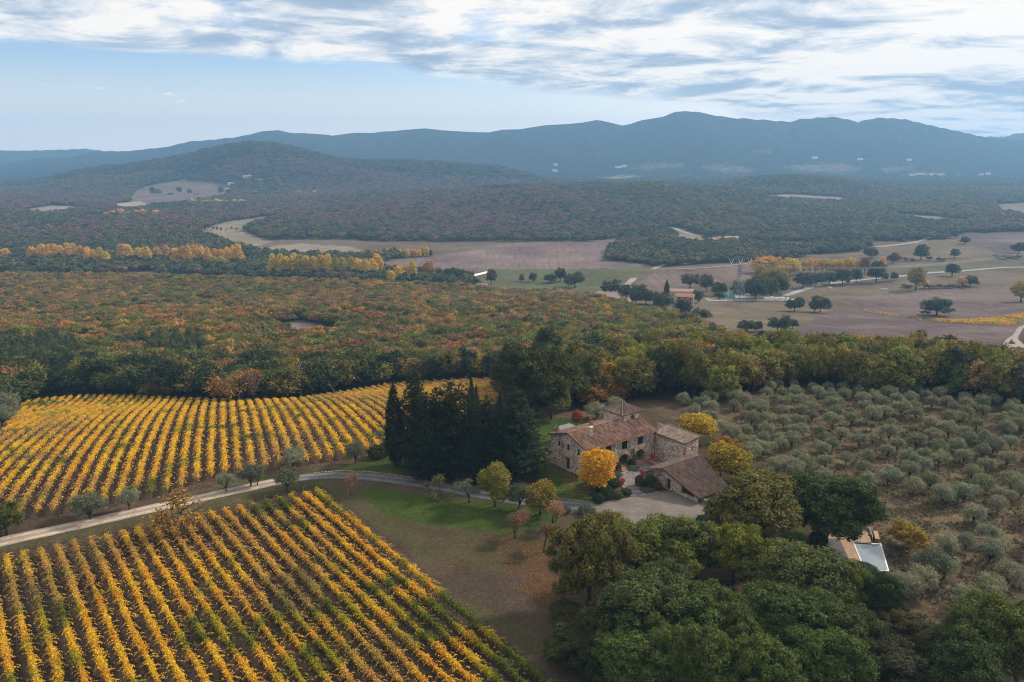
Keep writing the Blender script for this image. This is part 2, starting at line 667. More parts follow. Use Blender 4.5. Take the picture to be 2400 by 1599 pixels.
def make_oak(kind, seed, n, leaf, clump, nl=13, H=9.0, wide=1.0, lr=1.0, per=12, jit=.55):
    g = np.random.default_rng(seed)
    lobes = shell_lobes(g, nl, H * .54, 3.0 * wide, 3.2, lr)
    inner = round_lobes(g, 7, H * .52, 1.5 * wide, 1.7, 1.25)
    add_kind(kind, crown_mesh('crown', [leaf_cloud(lobes, n, leaf, clump, per, seed, up=0.2, jit=jit, low=-.85), leaf_cloud(inner, n // 8, leaf * 1.5, clump * 1.6, per, seed + 1)]), limb_mesh('trunk', lobes[::3], H * .22, .24))


for k in range(5):
    make_oak('oak', 100 + k, 5200, 0.40, 0.22, nl=30 + 2 * k, wide=(1.0, .85, 1.1, .95, 1.05)[k], lr=.98)
for k in range(4):
    make_oak('big_oak', 140 + k, 34000, 0.215, 0.13, nl=58 + 6 * k, wide=(1.0, 1.1, .9, 1.05)[k], lr=.74)
for k in range(3):
    g = np.random.default_rng(300 + k)
    lobes = [(0, 0, 4.0, 2.0, 2.0, 1.8)] + shell_lobes(g, 16, 4.3, 2.7, 2.3, 1.0, lo=-.35)
    add_kind('wood', crown_mesh('crown', [leaf_cloud(lobes, 1500, 0.62, 0.28, 6, 300 + k, up=0.35, jit=.6)]), None)
for k in range(3):
    g = np.random.default_rng(330 + k)
    lobes = [(0, 0, 4.2, 2.4, 2.4, 2.2)] + shell_lobes(g, 9, 4.4, 2.5, 2.1, 1.3, lo=-.3)
    add_kind('far', crown_mesh('crown', [leaf_cloud(lobes, 340, 1.5, 0.35, 4, 330 + k, up=0.6, jit=.45)]), None)
for k in range(5):                                      # olives: low fork, loose grey rounded crown
    g = np.random.default_rng(400 + k)
    lobes = shell_lobes(g, 20 + 2 * k, 2.45, 1.45, 1.35, .52, lo=-.55, rough=(.55, 1.1), squash=1.0)
    cr = crown_mesh('crown', [leaf_cloud(lobes, 5600, 0.20, 0.15, 10, 400 + k, up=0.1, jit=0.7, aspect=0.42, inner=.6)])
    add_kind('olive', cr, limb_mesh('trunk', lobes[::2], 0.75, .13, lean=(g.uniform(-.2, .2), g.uniform(-.2, .2))))
for k in range(4):                                      # lone valley poplars: tall and full
    g = np.random.default_rng(500 + k)
    lobes = [(0, 0, z, r_, r_, 2.4) for z, r_ in ((5, 2.6), (8, 3.1), (11, 3.0), (14, 2.4), (16.5, 1.6))]
    for z in np.linspace(4.5, 16.5, 14):
        a = g.uniform(0, 6.28); rr = 2.6 * (1 - max(0, z - 10) / 11) * g.uniform(.6, 1.1)
        lobes.append((rr * math.cos(a), rr * math.sin(a), z, 1.5, 1.5, 2.0))
    add_kind('poplar', crown_mesh('crown', [leaf_cloud(lobes, 4200, 0.62, 0.34, 8, 500 + k, up=0.25, jit=.55)]), limb_mesh('trunk', lobes[5:], 4.0, .3))
for k in range(2):                                      # cypress: closed spindle
    lobes = [(0, 0, z, r_, r_, 1.5) for z, r_ in ((1.9, .95), (3.2, 1.35), (4.6, 1.5), (6.2, 1.42), (7.8, 1.2), (9.4, .9), (10.7, .55), (11.5, .28))]
    g = np.random.default_rng(560 + k)
    lobes += [(math.cos(a) * .95 * s_, math.sin(a) * .95 * s_, z, .55, .55, 1.3) for a, z, s_ in ((g.uniform(0, 6.28), z, (1 - abs(z - 4.5) / 9)) for z in np.linspace(2.2, 9.5, 16))]
    add_kind('cypress', crown_mesh('crown', [leaf_cloud(lobes, 13000, 0.24, 0.13, 10, 560 + k, up=0.3, flat=2.0, jit=.6, low=-.95)]), limb_mesh('trunk', [], 3.0, .2))
for k in range(4):                                      # dark cedars: pads of foliage in rough tiers
    g = np.random.default_rng(600 + k)
    lobes = []
    HT = 15.0
    for z in np.arange(1.6, HT - .6, 0.75):
        f_ = 1 - (z / HT)
        rad = (5.2 if k != 2 else 4.6) * (f_ + .01) ** (.27 if k else .6) * min(1, .62 + z / 7) * g.uniform(.78, 1.12)
        nb = max(3, int(3 + rad * 1.9))
        a0 = g.uniform(0, 6.28)
        for j in range(nb):
            a = a0 + 6.283 * j / nb + g.uniform(-.25, .25)
            rr = rad * g.uniform(.55, .9)
            lobes.append((rr * math.cos(a), rr * math.sin(a), z + g.uniform(-.3, .3) - .10 * rr, max(.6, rad * .33), max(.6, rad * .33), .34))
    lobes.append((0, 0, HT - .6, .45, .45, .9))
    core = [(0, 0, z, 1.9 * (1 - z / 17), 1.9 * (1 - z / 17), 1.2) for z in np.arange(2, 14, 1.5)]
    cr = crown_mesh('crown', [leaf_cloud(lobes, 30000, 0.26, 0.15, 12, 600 + k, up=.5, jit=.6, inner=.55, flat=.6, low=-.6), leaf_cloud(core, 3000, .5, .4, 10, 640 + k)])
    mb = MB()
    mb.tube([(0, 0, -.3), (0, 0, 6), (0, 0, 14.5)], [.42, .3, .06], 7)
    for l in lobes[::4]:
        mb.tube([(0, 0, l[2] + .2), (l[0], l[1], l[2])], [.09, .03], 4)
    tm = mb.mesh('trunk', True); tm.materials.append(MAT['bark'])
    add_kind('cedar', cr, tm)
for k in range(3):                                      # wild pines of the mid slope
    g = np.random.default_rng(660 + k)
    lobes = []
    for z in np.linspace(3.2, 10.6, 9):
        rad = 2.5 * min(1, (11.8 - z) / 5.5) * g.uniform(.8, 1.1)
        for j in range(4):
            a = g.uniform(0, 6.28)
            lobes.append((rad * .6 * math.cos(a), rad * .6 * math.sin(a), z, rad * .5 + .3, rad * .5 + .3, .8))
    add_kind('pine', crown_mesh('crown', [leaf_cloud(lobes, 2600, 0.48, 0.26, 10, 660 + k, up=.3)]), limb_mesh('trunk', lobes[::4], 3.0, .2))
for k in range(4):                                      # clipped or rounded shrubs
    g = np.random.default_rng(700 + k)
    lobes = [(0, 0, .55, .8, .8, .62)] + round_lobes(g, 7, .55, .55, .35, .42)
    add_kind('shrub', crown_mesh('crown', [leaf_cloud(lobes, 4200, 0.10, 0.06, 10, 700 + k, up=.3, low=-.5)]), None)


def branches(mb, p, d, L, r_, lvl, g, tips, spread=0.55, kids=3, droop=0.0):
    e = p + d * L
    mid = (p + e) / 2 + Vector(g.normal(size=3)) * L * .06
    mb.tube([p, mid, e], [r_, r_ * .8, r_ * .6], 5 if lvl > 1 else 4, cap=lvl == 0)
    if lvl == 0:
        tips.append((mid, e))
        return
    for j in range(kids):
        nd = (d + Vector(g.normal(size=3)) * spread + Vector((0, 0, .12 - droop))).normalized()
        branches(mb, p.lerp(e, g.uniform(.65, 1.0)), nd, L * g.uniform(.6, .82), r_ * .58, lvl - 1, g, tips, spread, kids, droop)


def make_sparse(kind, seed, leaves, leaf, L=1.5, r0=.13, spread=.6, kids=3, lvl=4, mat='bark', per=10, clump=.22):
    g = np.random.default_rng(seed)
    mb, tips = MB(), []
    branches(mb, Vector((0, 0, -.2)), Vector((g.normal() * .05, g.normal() * .05, 1)), L, r0, lvl, g, tips, spread, kids)
    tm = mb.mesh('trunk', True); tm.materials.append(MAT[mat])
    if not leaves:
        return add_dead(kind, tm)
    lobes = []
    ee = [t_[k] for t_ in tips for k in (0, 1)]
    for e in ee:
        lobes.append((*e, .16, .16, .16))
    cr = crown_mesh('crown', [leaf_cloud(lobes, leaves, leaf, clump, per, seed, inner=-1)])
    add_kind(kind, cr, tm)


def add_dead(kind, tm):
    z = np.empty(len(tm.vertices) * 3, np.float32)
    tm.vertices.foreach_get('co', z); z = z.reshape(-1, 3)
    KIND.setdefault(kind, []).append((None, tm, float(z[:, 2].max()), float(z[:, 0].max() - z[:, 0].min())))


for k in range(3):
    make_sparse('sparse', 800 + k, 1500, .19, spread=.75)
for k in range(2):
    make_sparse('thin', 830 + k, 2600, .13, L=1.7, spread=.45)
make_sparse('bare', 860, 0, 0, L=2.6, r0=.2, spread=.6, mat='pale_bark', lvl=4, kids=3)
for k in range(2):                                      # young round-headed maples along the drive
    g = np.random.default_rng(880 + k)
    lobes = [(0, 0, 2.7, 1.0, 1.0, 1.2)] + [(math.cos(a) * .65, math.sin(a) * .65, z, .62, .62, .75) for a, z in zip(g.uniform(0, 6.28, 12), np.linspace(1.7, 3.9, 12))] + [(0, 0, 4.1, .45, .45, .7)]
    add_kind('young', crown_mesh('crown', [leaf_cloud(lobes, 7500, .17, .13, 10, 880 + k, up=.1)]), limb_mesh('trunk', lobes, 1.1, .09))


# ------------------------------------------------------------------ placing trees
def set_tint(o, c):
    o['tint'] = [float(c[0]), float(c[1]), float(c[2])]


def plant(kind, var, pos, h, wd, tint, name, label, cat, group=None, parts=True, rz=None, trunk=True):
    """a tree or shrub standing at pos, h metres high and wd metres wide"""
    cm, tm, H, Wd = KIND[kind][var % len(KIND[kind])]
    sz, sx = h / H, wd / Wd
    rz = RNG.uniform(0, 6.283) if rz is None else rz
    if cm is None or not parts or tm is None:
        o = bpy.data.objects.new(name, cm if cm is not None else tm)
        link(o)
        set_tint(o, tint)
    else:
        o = bpy.data.objects.new(name, None)
        o.empty_display_size = .5
        link(o)
        c = bpy.data.objects.new('crown', cm)
        link(c, o); set_tint(c, tint)
        if trunk:
            link(bpy.data.objects.new('trunk', tm), o)
    o.location = pos
    o.rotation_euler = (0, 0, rz)
    o.scale = (sx, sx, sz)
    tag(o, label, cat, group)
    return o


def plant_px(kind, var, u, vb, hp, wp, tint, name, label, cat, group=None, parts=True, rz=None, sink=0.0):
    """u, vb: photo pixel of the foot; hp, wp: height and width in photo pixels"""
    p = ground(u, vb)
    dpt = depth_of(p)
    dep = math.atan2(CAM_Z - p.z, p.length)
    h = hp * dpt / FPX / max(.6, math.cos(dep))
    # the crown's own depth also shows in a view from above
    wd = wp * dpt / FPX
    h = max(h * 1.0 - 0.22 * wd * math.sin(dep), .3 * h)
    p.z -= sink
    return plant(kind, var, p, h, wd, tint, name, label, cat, group, parts, rz)

# ------------------------------------------------------------------ the ground, cut into the pieces the photo shows
# outlines are photo pixels of the ground; the real outline is where those rays meet the terrain
def full(*p):
    return [(x * 1.02, y * 1.02) for x, y in p]


VINE_NEAR = [(-200, 1330), (0, 1296), (150, 1268), (330, 1230), (560, 1178), (740, 1138), (765, 1146), (905, 1262), (1075, 1415), (1300, 1612), (1300, 1700), (-200, 1700)]
VINE_FAR = [(-250, 1200), (-60, 1000), (60, 948), (130, 930), (330, 934), (540, 946), (700, 942), (800, 926), (900, 908), (1000, 899), (1180, 893), (1180, 960), (1010, 1010), (900, 1058), (830, 1078), (740, 1092), (640, 1108), (520, 1122), (400, 1165), (240, 1195), (60, 1225), (-200, 1240)]
FOREST = [(-500, 646), (0, 648), (300, 650), (600, 660), (900, 668), (1100, 676), (1200, 690), (1300, 692), (1400, 706), (1480, 732), (1560, 748), (1640, 772), (1700, 812), (1880, 832), (2100, 852), (2250, 878), (2400, 908), (2700, 960),
          (2700, 985), (2400, 948), (2320, 945), (2224, 930), (2128, 926), (2033, 924), (1937, 912), (1841, 914), (1746, 929), (1650, 940), (1560, 938), (1500, 935), (1420, 940), (1370, 952), (1280, 960), (1190, 950), (1180, 892), (1000, 897), (900, 905), (800, 925), (700, 940), (540, 944), (330, 932), (130, 928), (60, 944), (0, 990), (-500, 1100)]
GROVE = [(1500, 950), (1650, 935), (1841, 905), (2033, 915), (2224, 925), (2400, 945), (2700, 985), (2900, 1700), (2150, 1700), (2120, 1480), (2090, 1330), (2060, 1255), (2010, 1225), (1960, 1210), (1880, 1190), (1780, 1110), (1700, 1050), (1660, 1015)]
LAWNS = [
    [(858, 1140), (984, 1157), (1072, 1174), (1194, 1181), (1303, 1198), (1330, 1215), (1300, 1240), (1180, 1256), (1106, 1244), (970, 1228), (890, 1196), (851, 1165)],
    [(730, 1108), (781, 1094), (857, 1078), (898, 1071), (950, 1066), (1000, 1095), (1000, 1123), (985, 1123), (865, 1108), (832, 1106)],
    [(1255, 982), (1330, 972), (1400, 978), (1330, 1015), (1287, 1030), (1283, 1085), (1375, 1129), (1394, 1158), (1390, 1176), (1300, 1165), (1284, 1134), (1258, 1095), (1245, 1050)],
    [(1655, 1020), (1690, 1042), (1762, 1100), (1809, 1126), (1841, 1155), (1870, 1197), (1873, 1247), (1901, 1310), (1870, 1310), (1829, 1279), (1838, 1200), (1793, 1156), (1740, 1128), (1690, 1080), (1655, 1050)],
]
FIELDS = [
    ('ploughed_field', [(895, 618), (1010, 601), (1100, 588), (1180, 573), (1230, 569), (1340, 572), (1459, 558), (1432, 588), (1414, 612), (1530, 622), (1500, 634), (1350, 631), (1110, 638), (1050, 634), (905, 634)], (0.135, 0.102, 0.097)),
    ('meadow', [(1105, 655), (1150, 631), (1350, 632), (1530, 623), (1480, 652), (1410, 684), (1340, 684), (1130, 668)], (0.080, 0.084, 0.047)),
    ('ploughed_field', [(1484, 672), (1522, 645), (1562, 627), (1770, 614), (1775, 650), (1640, 668), (1540, 676)], (0.123, 0.092, 0.082)),
    ('dry_meadow', [(1630, 704), (1720, 698), (1800, 706), (1880, 708), (1960, 716), (1900, 752), (1800, 786), (1700, 790), (1640, 772), (1610, 740)], (0.112, 0.092, 0.068)),
    ('ploughed_field', [(1800, 812), (1880, 765), (1945, 728), (1990, 728), (2090, 742), (2200, 757), (2320, 764), (2400, 762), (2372, 790), (2330, 838), (2318, 860), (2260, 870), (2100, 850), (1960, 838), (1880, 830)], (0.098, 0.075, 0.074)),
    ('ploughed_field', [(1960, 702), (2100, 686), (2250, 672), (2420, 650), (2700, 630), (2700, 760), (2400, 734), (2260, 752), (2100, 738), (2010, 722)], (0.115, 0.089, 0.082)),
    ('dry_meadow', [(1850, 690), (1900, 668), (2060, 652), (2240, 640), (2420, 634), (2700, 622), (2700, 652), (2420, 662), (2200, 676), (2080, 688), (1960, 700)], (0.112, 0.092, 0.068)),
    ('meadow', [(2060, 644), (2090, 622), (2180, 618), (2300, 612), (2420, 606), (2700, 600), (2700, 622), (2420, 628), (2180, 640)], (0.092, 0.086, 0.058)),
    ('dry_meadow', [(1990, 600), (2060, 576), (2180, 563), (2260, 560), (2340, 598), (2200, 606), (2060, 612)], (0.112, 0.092, 0.068)),
    ('ploughed_field', [(2185, 552), (2330, 545), (2700, 540), (2700, 596), (2360, 600), (2280, 566)], (0.102, 0.082, 0.080)),
    ('dry_meadow', [(1830, 612), (1900, 600), (2010, 592), (2050, 606), (1990, 618), (1860, 622)], (0.112, 0.092, 0.068)),
    ('dry_meadow', [(455, 546), (530, 520), (630, 508), (668, 510), (590, 530), (575, 545), (610, 558), (640, 566), (600, 578), (520, 566)], (0.161, 0.140, 0.105)),
    ('dry_meadow', [(560, 585), (700, 572), (820, 578), (860, 590), (700, 600), (600, 596)], (0.187, 0.153, 0.128)),
    ('dry_meadow', [(320, 444), (360, 434), (430, 422), (520, 428), (545, 446), (530, 462), (440, 478), (360, 486), (300, 470)], (0.112, 0.090, 0.077)),
    ('dry_meadow', [(265, 478), (330, 472), (360, 488), (300, 496), (270, 492)], (0.260, 0.217, 0.167)),
    ('dry_meadow', [(55, 492), (120, 482), (180, 484), (186, 494), (130, 504), (60, 505)], (0.186, 0.149, 0.130)),
    ('dry_meadow', [(610, 450), (650, 446), (650, 456), (615, 458)], (0.112, 0.087, 0.074)),
    ('dry_meadow', [(890, 406), (930, 402), (955, 412), (930, 418)], (0.105, 0.084, 0.074)),
    ('dry_meadow', [(1150, 400), (1200, 396), (1240, 398), (1180, 406)], (0.124, 0.099, 0.090)),
    ('dry_meadow', [(1470, 392), (1540, 382), (1610, 384), (1600, 392), (1520, 398)], (0.149, 0.124, 0.093)),
    ('dry_meadow', [(1640, 390), (1700, 384), (1760, 394), (1770, 404), (1690, 404)], (0.155, 0.130, 0.118)),
    ('dry_meadow', [(1830, 390), (1960, 382), (2030, 394), (1990, 404), (1880, 402)], (0.171, 0.146, 0.130)),
    ('dry_meadow', [(2050, 396), (2130, 390), (2150, 396), (2080, 402)], (0.186, 0.149, 0.093)),
    ('dry_meadow', [(1765, 352), (1800, 350), (1812, 358), (1780, 360)], (0.155, 0.124, 0.112)),
    ('dry_meadow', [(2130, 408), (2210, 404), (2200, 416), (2140, 416)], (0.202, 0.174, 0.161)),
    ('dry_meadow', [(2330, 480), (2500, 470), (2600, 500), (2420, 512), (2340, 500)], (0.136, 0.118, 0.105)),
    ('dry_meadow', [(1550, 536), (1590, 534), (1640, 552), (1720, 562), (1600, 566), (1570, 548)], (0.161, 0.136, 0.105)),
    ('dry_meadow', [(1745, 462), (1850, 456), (1960, 462), (2040, 474), (1960, 476), (1830, 470)], (0.180, 0.145, 0.125)),
    ('dry_meadow', [(1120, 446), (1180, 442), (1215, 446), (1160, 452)], (0.170, 0.140, 0.110)),
    ('dry_meadow', [(2080, 500), (2200, 508), (2290, 522), (2200, 526), (2110, 514)], (0.150, 0.120, 0.110)),
    ('dry_meadow', [(1330, 418), (1480, 412), (1540, 418), (1440, 426)], (0.200, 0.160, 0.130)),
    ('dry_meadow', [(180, 508), (260, 502), (330, 506), (250, 514)], (0.190, 0.160, 0.125)),
    ('dry_meadow', [(760, 782), (690, 772), (640, 768), (700, 785), (760, 800)], (0.170, 0.145, 0.119)),
]

print('terrain grid')
rr = np.concatenate([np.geomspace(18, 60, 60, endpoint=False), np.geomspace(60, 1000, 540, endpoint=False), np.geomspace(1000, 6850, 300)])
aa = np.linspace(R(-47), R(47), 660)
RR, AA = np.meshgrid(rr, aa, indexing='ij')
GX, GY = RR * np.sin(AA), RR * np.cos(AA)
GZ = height(GX, GY)
GU, GV, _ = project(GX, GY, GZ)
nr, ncol = GX.shape

# ---- ground cover colours per vertex
wob_u = (fbm(GX / 9, GY / 9, 51, 3) - .5)
wob_v = (fbm(GX / 9, GY / 9, 61, 3) - .5)


def soft(poly, s):
    """0..1 cover of an outline with a ragged margin of about s photo pixels"""
    acc = 0
    for k, (a, b) in enumerate(((0, 0), (1, .2), (-.6, .9), (-.7, -.8), (.5, -.9), (.2, .6), (-.9, .1))):
        acc = acc + inside(poly, GU + wob_u * 5 * s + a * s * .8, GV + wob_v * 3 * s + b * s * .5)
    return acc / 7.0


def paint(C, m, col):
    C += (np.asarray(col)[None, None, :] - C) * m[..., None]


C = np.empty(GX.shape + (3,))
C[:] = (0.062, 0.046, 0.032)
far_v = smooth01((GY - 330) / 120)
paint(C, far_v, (0.100, 0.080, 0.060))
paint(C, smooth01((GY - 1050) / 150), (0.070, 0.066, 0.038))
paint(C, smooth01((GY - 3150) / 300), (0.030, 0.038, 0.034))
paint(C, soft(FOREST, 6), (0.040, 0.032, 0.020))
for cl in ([(620, 762), (700, 752), (800, 772), (790, 796), (700, 800), (650, 786)], [(290, 742), (350, 742), (350, 760), (290, 756)]):
    paint(C, soft(cl, 5), (0.150, 0.122, 0.100))
verge = soft([(-200, 1330), (0, 1282), (300, 1200), (640, 1115), (760, 1108), (860, 1160), (1000, 1290), (1320, 1560), (1300, 1600), (905, 1262), (740, 1145), (0, 1300)], 14)
paint(C, verge * .8, (0.058, 0.056, 0.027))
paint(C, soft(GROVE, 10), (0.078, 0.058, 0.038))
straw = smooth01((fbm((GX * .8 + GY * .6) / 1.3, (GX * -.6 + GY * .8) / 9, 71, 4) - .5) * 5) * soft(GROVE, 10)
paint(C, straw * .55, (0.145, 0.110, 0.070))
paint(C, soft([(2040, 1250), (2100, 1260), (2160, 1390), (2110, 1480), (2090, 1380)], 10), (0.078, 0.058, 0.048))
paint(C, soft(VINE_NEAR, 5), (0.050, 0.035, 0.027))
paint(C, soft(VINE_FAR, 5), (0.070, 0.049, 0.037))
for L_ in LAWNS:
    paint(C, soft(L_, 9), (0.040, 0.062, 0.014))
paint(C, soft([(1890, 1100), (2060, 1250), (2080, 1300), (2050, 1275)], 8) * .5, (0.09, 0.1, 0.035))
paint(C, soft([(880, 1215), (1110, 1255), (1300, 1250), (1310, 1320), (1180, 1330), (980, 1290)], 16) * .55, (0.056, 0.052, 0.024))
paint(C, soft([(930, 1310), (1260, 1340), (1330, 1480), (1180, 1440), (1020, 1390)], 26) * .8, (0.056, 0.042, 0.034))
paint(C, soft([(1200, 1325), (1290, 1296), (1320, 1340), (1290, 1400)], 14) * .8, (0.075, 0.040, 0.024))
paint(C, soft([(1205, 1120), (1262, 1090), (1285, 1140), (1250, 1165), (1215, 1150)], 8), (0.055, 0.037, 0.030))
paint(C, soft([(1262, 960), (1300, 948), (1395, 968), (1398, 978), (1262, 984)], 6), (0.105, 0.075, 0.055))
paint(C, soft([(1272, 1088), (1290, 1090), (1390, 1156), (1380, 1162)], 3) * .6, (0.066, 0.050, 0.038))
# bare tracks beside the near vineyard
paint(C, soft([(760, 1160), (800, 1195), (900, 1280), (1060, 1415), (1290, 1590), (1310, 1610), (1340, 1610), (1080, 1412), (930, 1290), (810, 1185), (770, 1150)], 4) * .7, (0.072, 0.055, 0.044))
for nm, poly, col in FIELDS:
    paint(C, soft(poly, 2.0 if poly[0][1] > 520 else (1.2 if poly[0][1] > 430 else 5.0)) * (1 if poly[0][1] > 430 else .75), col)
mott = fbm(GX / 3.1, GY / 3.1, 81, 4)
mott2 = fbm(GX / 22, GY / 22, 91, 3)
C *= (0.70 + 0.42 * mott + 0.42 * (mott2 - .25))[..., None]

m, t = new_mat('ground')
a = t.n('ShaderNodeAttribute', attribute_name='cover')
nz = t.noise(wpos(t), 1.6, 6, .7)
nz2 = t.noise(wpos(t), 0.02, 5, .65)
col = t.mix(1.0, a.outputs['Color'], t.ramp(nz, [(0.3, (0.66, 0.66, 0.66)), (0.72, (1.38, 1.36, 1.32))]), 'MULTIPLY')
col = t.mix(1.0, col, t.ramp(nz2, [(0.3, (0.80, 0.80, 0.80)), (0.7, (1.2, 1.2, 1.2))]), 'MULTIPLY')
finish(t, col, 1.0, 0.0, nz, 0.6, 0.15)
# wooded mountains far off: mottled canopy
m, t = new_mat('wooded_slope')
a = t.n('ShaderNodeAttribute', attribute_name='cover')
nz = t.noise(wpos(t), 0.03, 8, .75)
col = t.mix(1.0, a.outputs['Color'], t.ramp(nz, [(0.36, (0.4, 0.45, 0.45)), (0.5, (0.95, 0.95, 0.95)), (0.64, (1.7, 1.6, 1.5))]), 'MULTIPLY')
finish(t, col, 1.0, 0.0, nz, 1.0, 45.0)
# ploughed soil: furrows
m, t = new_mat('ploughed')
a = t.n('ShaderNodeAttribute', attribute_name='cover')
mpn = t.n('ShaderNodeMapping'); t.l(wpos(t), mpn.inputs[0])
mpn.inputs['Rotation'].default_value = (0, 0, R(24)); mpn.inputs['Scale'].default_value = (1.0, 0.06, 1.0)
fur = t.noise(mpn.outputs[0], 0.35, 4, .6)
nz2 = t.noise(wpos(t), 0.012, 5, .6)
col = t.mix(1.0, a.outputs['Color'], t.ramp(fur, [(0.3, (0.80, 0.80, 0.80)), (0.7, (1.2, 1.2, 1.2))]), 'MULTIPLY')
col = t.mix(1.0, col, t.ramp(nz2, [(0.3, (0.70, 0.69, 0.70)), (0.7, (1.28, 1.25, 1.22))]), 'MULTIPLY')
finish(t, col, 1.0, 0.0, fur, .5, .3)

# ---- which quad belongs to which piece
qU = (GU[:-1, :-1] + GU[1:, 1:]) / 2
qV = (GV[:-1, :-1] + GV[1:, 1:]) / 2
qX, qY = (GX[:-1, :-1] + GX[1:, 1:]) / 2, (GY[:-1, :-1] + GY[1:, 1:]) / 2
qid = np.zeros(qU.shape, np.int16)
PIECES = [('ground', 'ground')]


def piece(name, mat, mask):
    PIECES.append((name, mat))
    qid[mask] = len(PIECES) - 1


piece('valley', 'ground', qY > 400)
piece('hills', 'ground', qY > 1040)
piece('mountains', 'wooded_slope', qY > 3300)
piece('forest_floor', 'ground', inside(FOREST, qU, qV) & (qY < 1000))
piece('grove_ground', 'ground', inside(GROVE, qU, qV) & (qY < 260))
piece('vineyard_soil', 'ground', (inside(VINE_NEAR, qU, qV)) & (qY < 260))
piece('vineyard_soil', 'ground', (inside(VINE_FAR, qU, qV)) & (qY < 300))
for L_ in LAWNS:
    piece('lawn', 'ground', inside(L_, qU, qV) & (qY < 260))
for nm, poly, col in FIELDS:
    piece(nm, 'ploughed' if nm == 'ploughed_field' else ('wooded_slope' if poly[0][1] < 415 else 'ground'), inside(poly, qU, qV) & (qY > 280))
vid = np.arange(nr * ncol).reshape(nr, ncol)
quads = np.stack([vid[:-1, :-1], vid[:-1, 1:], vid[1:, 1:], vid[1:, :-1]], -1)
VV = np.stack([GX, GY, GZ], -1).reshape(-1, 3)
CC = C.reshape(-1, 3)
for k, (nm, mt) in enumerate(PIECES):
    fq = quads[qid == k].reshape(-1, 4)
    if not len(fq):
        continue
    used, inv = np.unique(fq.ravel(), return_inverse=True)
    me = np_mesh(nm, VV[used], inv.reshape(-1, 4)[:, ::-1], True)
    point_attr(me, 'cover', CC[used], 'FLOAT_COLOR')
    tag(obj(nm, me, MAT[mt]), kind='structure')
del VV, CC, quads, wob_u, wob_v, mott, mott2, straw


# ------------------------------------------------------------------ haze: one even body of air round everything
m = bpy.data.materials.new('haze')
m.use_nodes = True
m.node_tree.nodes.clear()
t = NT(m.node_tree)
pv = t.n('ShaderNodeVolumePrincipled', i={'Density': 1.45e-4, 'Anisotropy': 0.15})
pv.inputs['Color'].default_value = (0.29, 0.55, 0.88, 1)
o = t.n('ShaderNodeOutputMaterial')
t.l(pv.outputs[0], o.inputs['Volume'])
hb = MB().box((0, 3250, 103), (11200, 7300, 394))
tag(hb.build('haze', m), kind='stuff')

# ------------------------------------------------------------------ vine rows
m, t = new_mat('vine_leaves')
a = t.n('ShaderNodeAttribute', attribute_name='leafcol')
d = t.n('ShaderNodeBsdfPrincipled', i={'Roughness': 0.7, 'Specular IOR Level': 0.15})
t.l(a.outputs['Color'], d.inputs['Base Color'])
tr = t.n('ShaderNodeBsdfTranslucent'); t.l(a.outputs['Color'], tr.inputs[0])
mx = t.n('ShaderNodeMixShader', i={0: 0.5}); t.l(d.outputs[0], mx.inputs[1]); t.l(tr.outputs[0], mx.inputs[2])
o = t.n('ShaderNodeOutputMaterial'); t.l(mx.outputs[0], o.inputs[0])
m, t = new_mat('post_wood')
finish(t, t.ramp(t.noise(wpos(t), 6, 3), [(0.3, (0.10, 0.085, 0.07)), (0.7, (0.2, 0.18, 0.155))]), .9, .1)
m, t = new_mat('vine_wood')
finish(t, (0.045, 0.03, 0.022), .95, .1)

ORD = ['first', 'second', 'third', 'fourth', 'fifth', 'sixth', 'seventh', 'eighth', 'ninth', 'tenth', 'eleventh', 'twelfth', 'thirteenth', 'fourteenth', 'fifteenth', 'sixteenth', 'seventeenth', 'eighteenth', 'nineteenth', 'twentieth']
TENS = {2: 'twenty', 3: 'thirty', 4: 'forty', 5: 'fifty', 6: 'sixty'}


def ordinal(k):
    if k <= 20:
        return ORD[k - 1]
    return TENS[k // 10] + '-' + ORD[k % 10 - 1] if k % 10 else TENS[k // 10][:-1] + 'ieth'


post_mb = MB()
post_mb.tube([(0, 0, -.2), (0, 0, 2.05)], [.06, .055], 6)
POST = post_mb.mesh('post'); POST.materials.append(MAT['post_wood'])


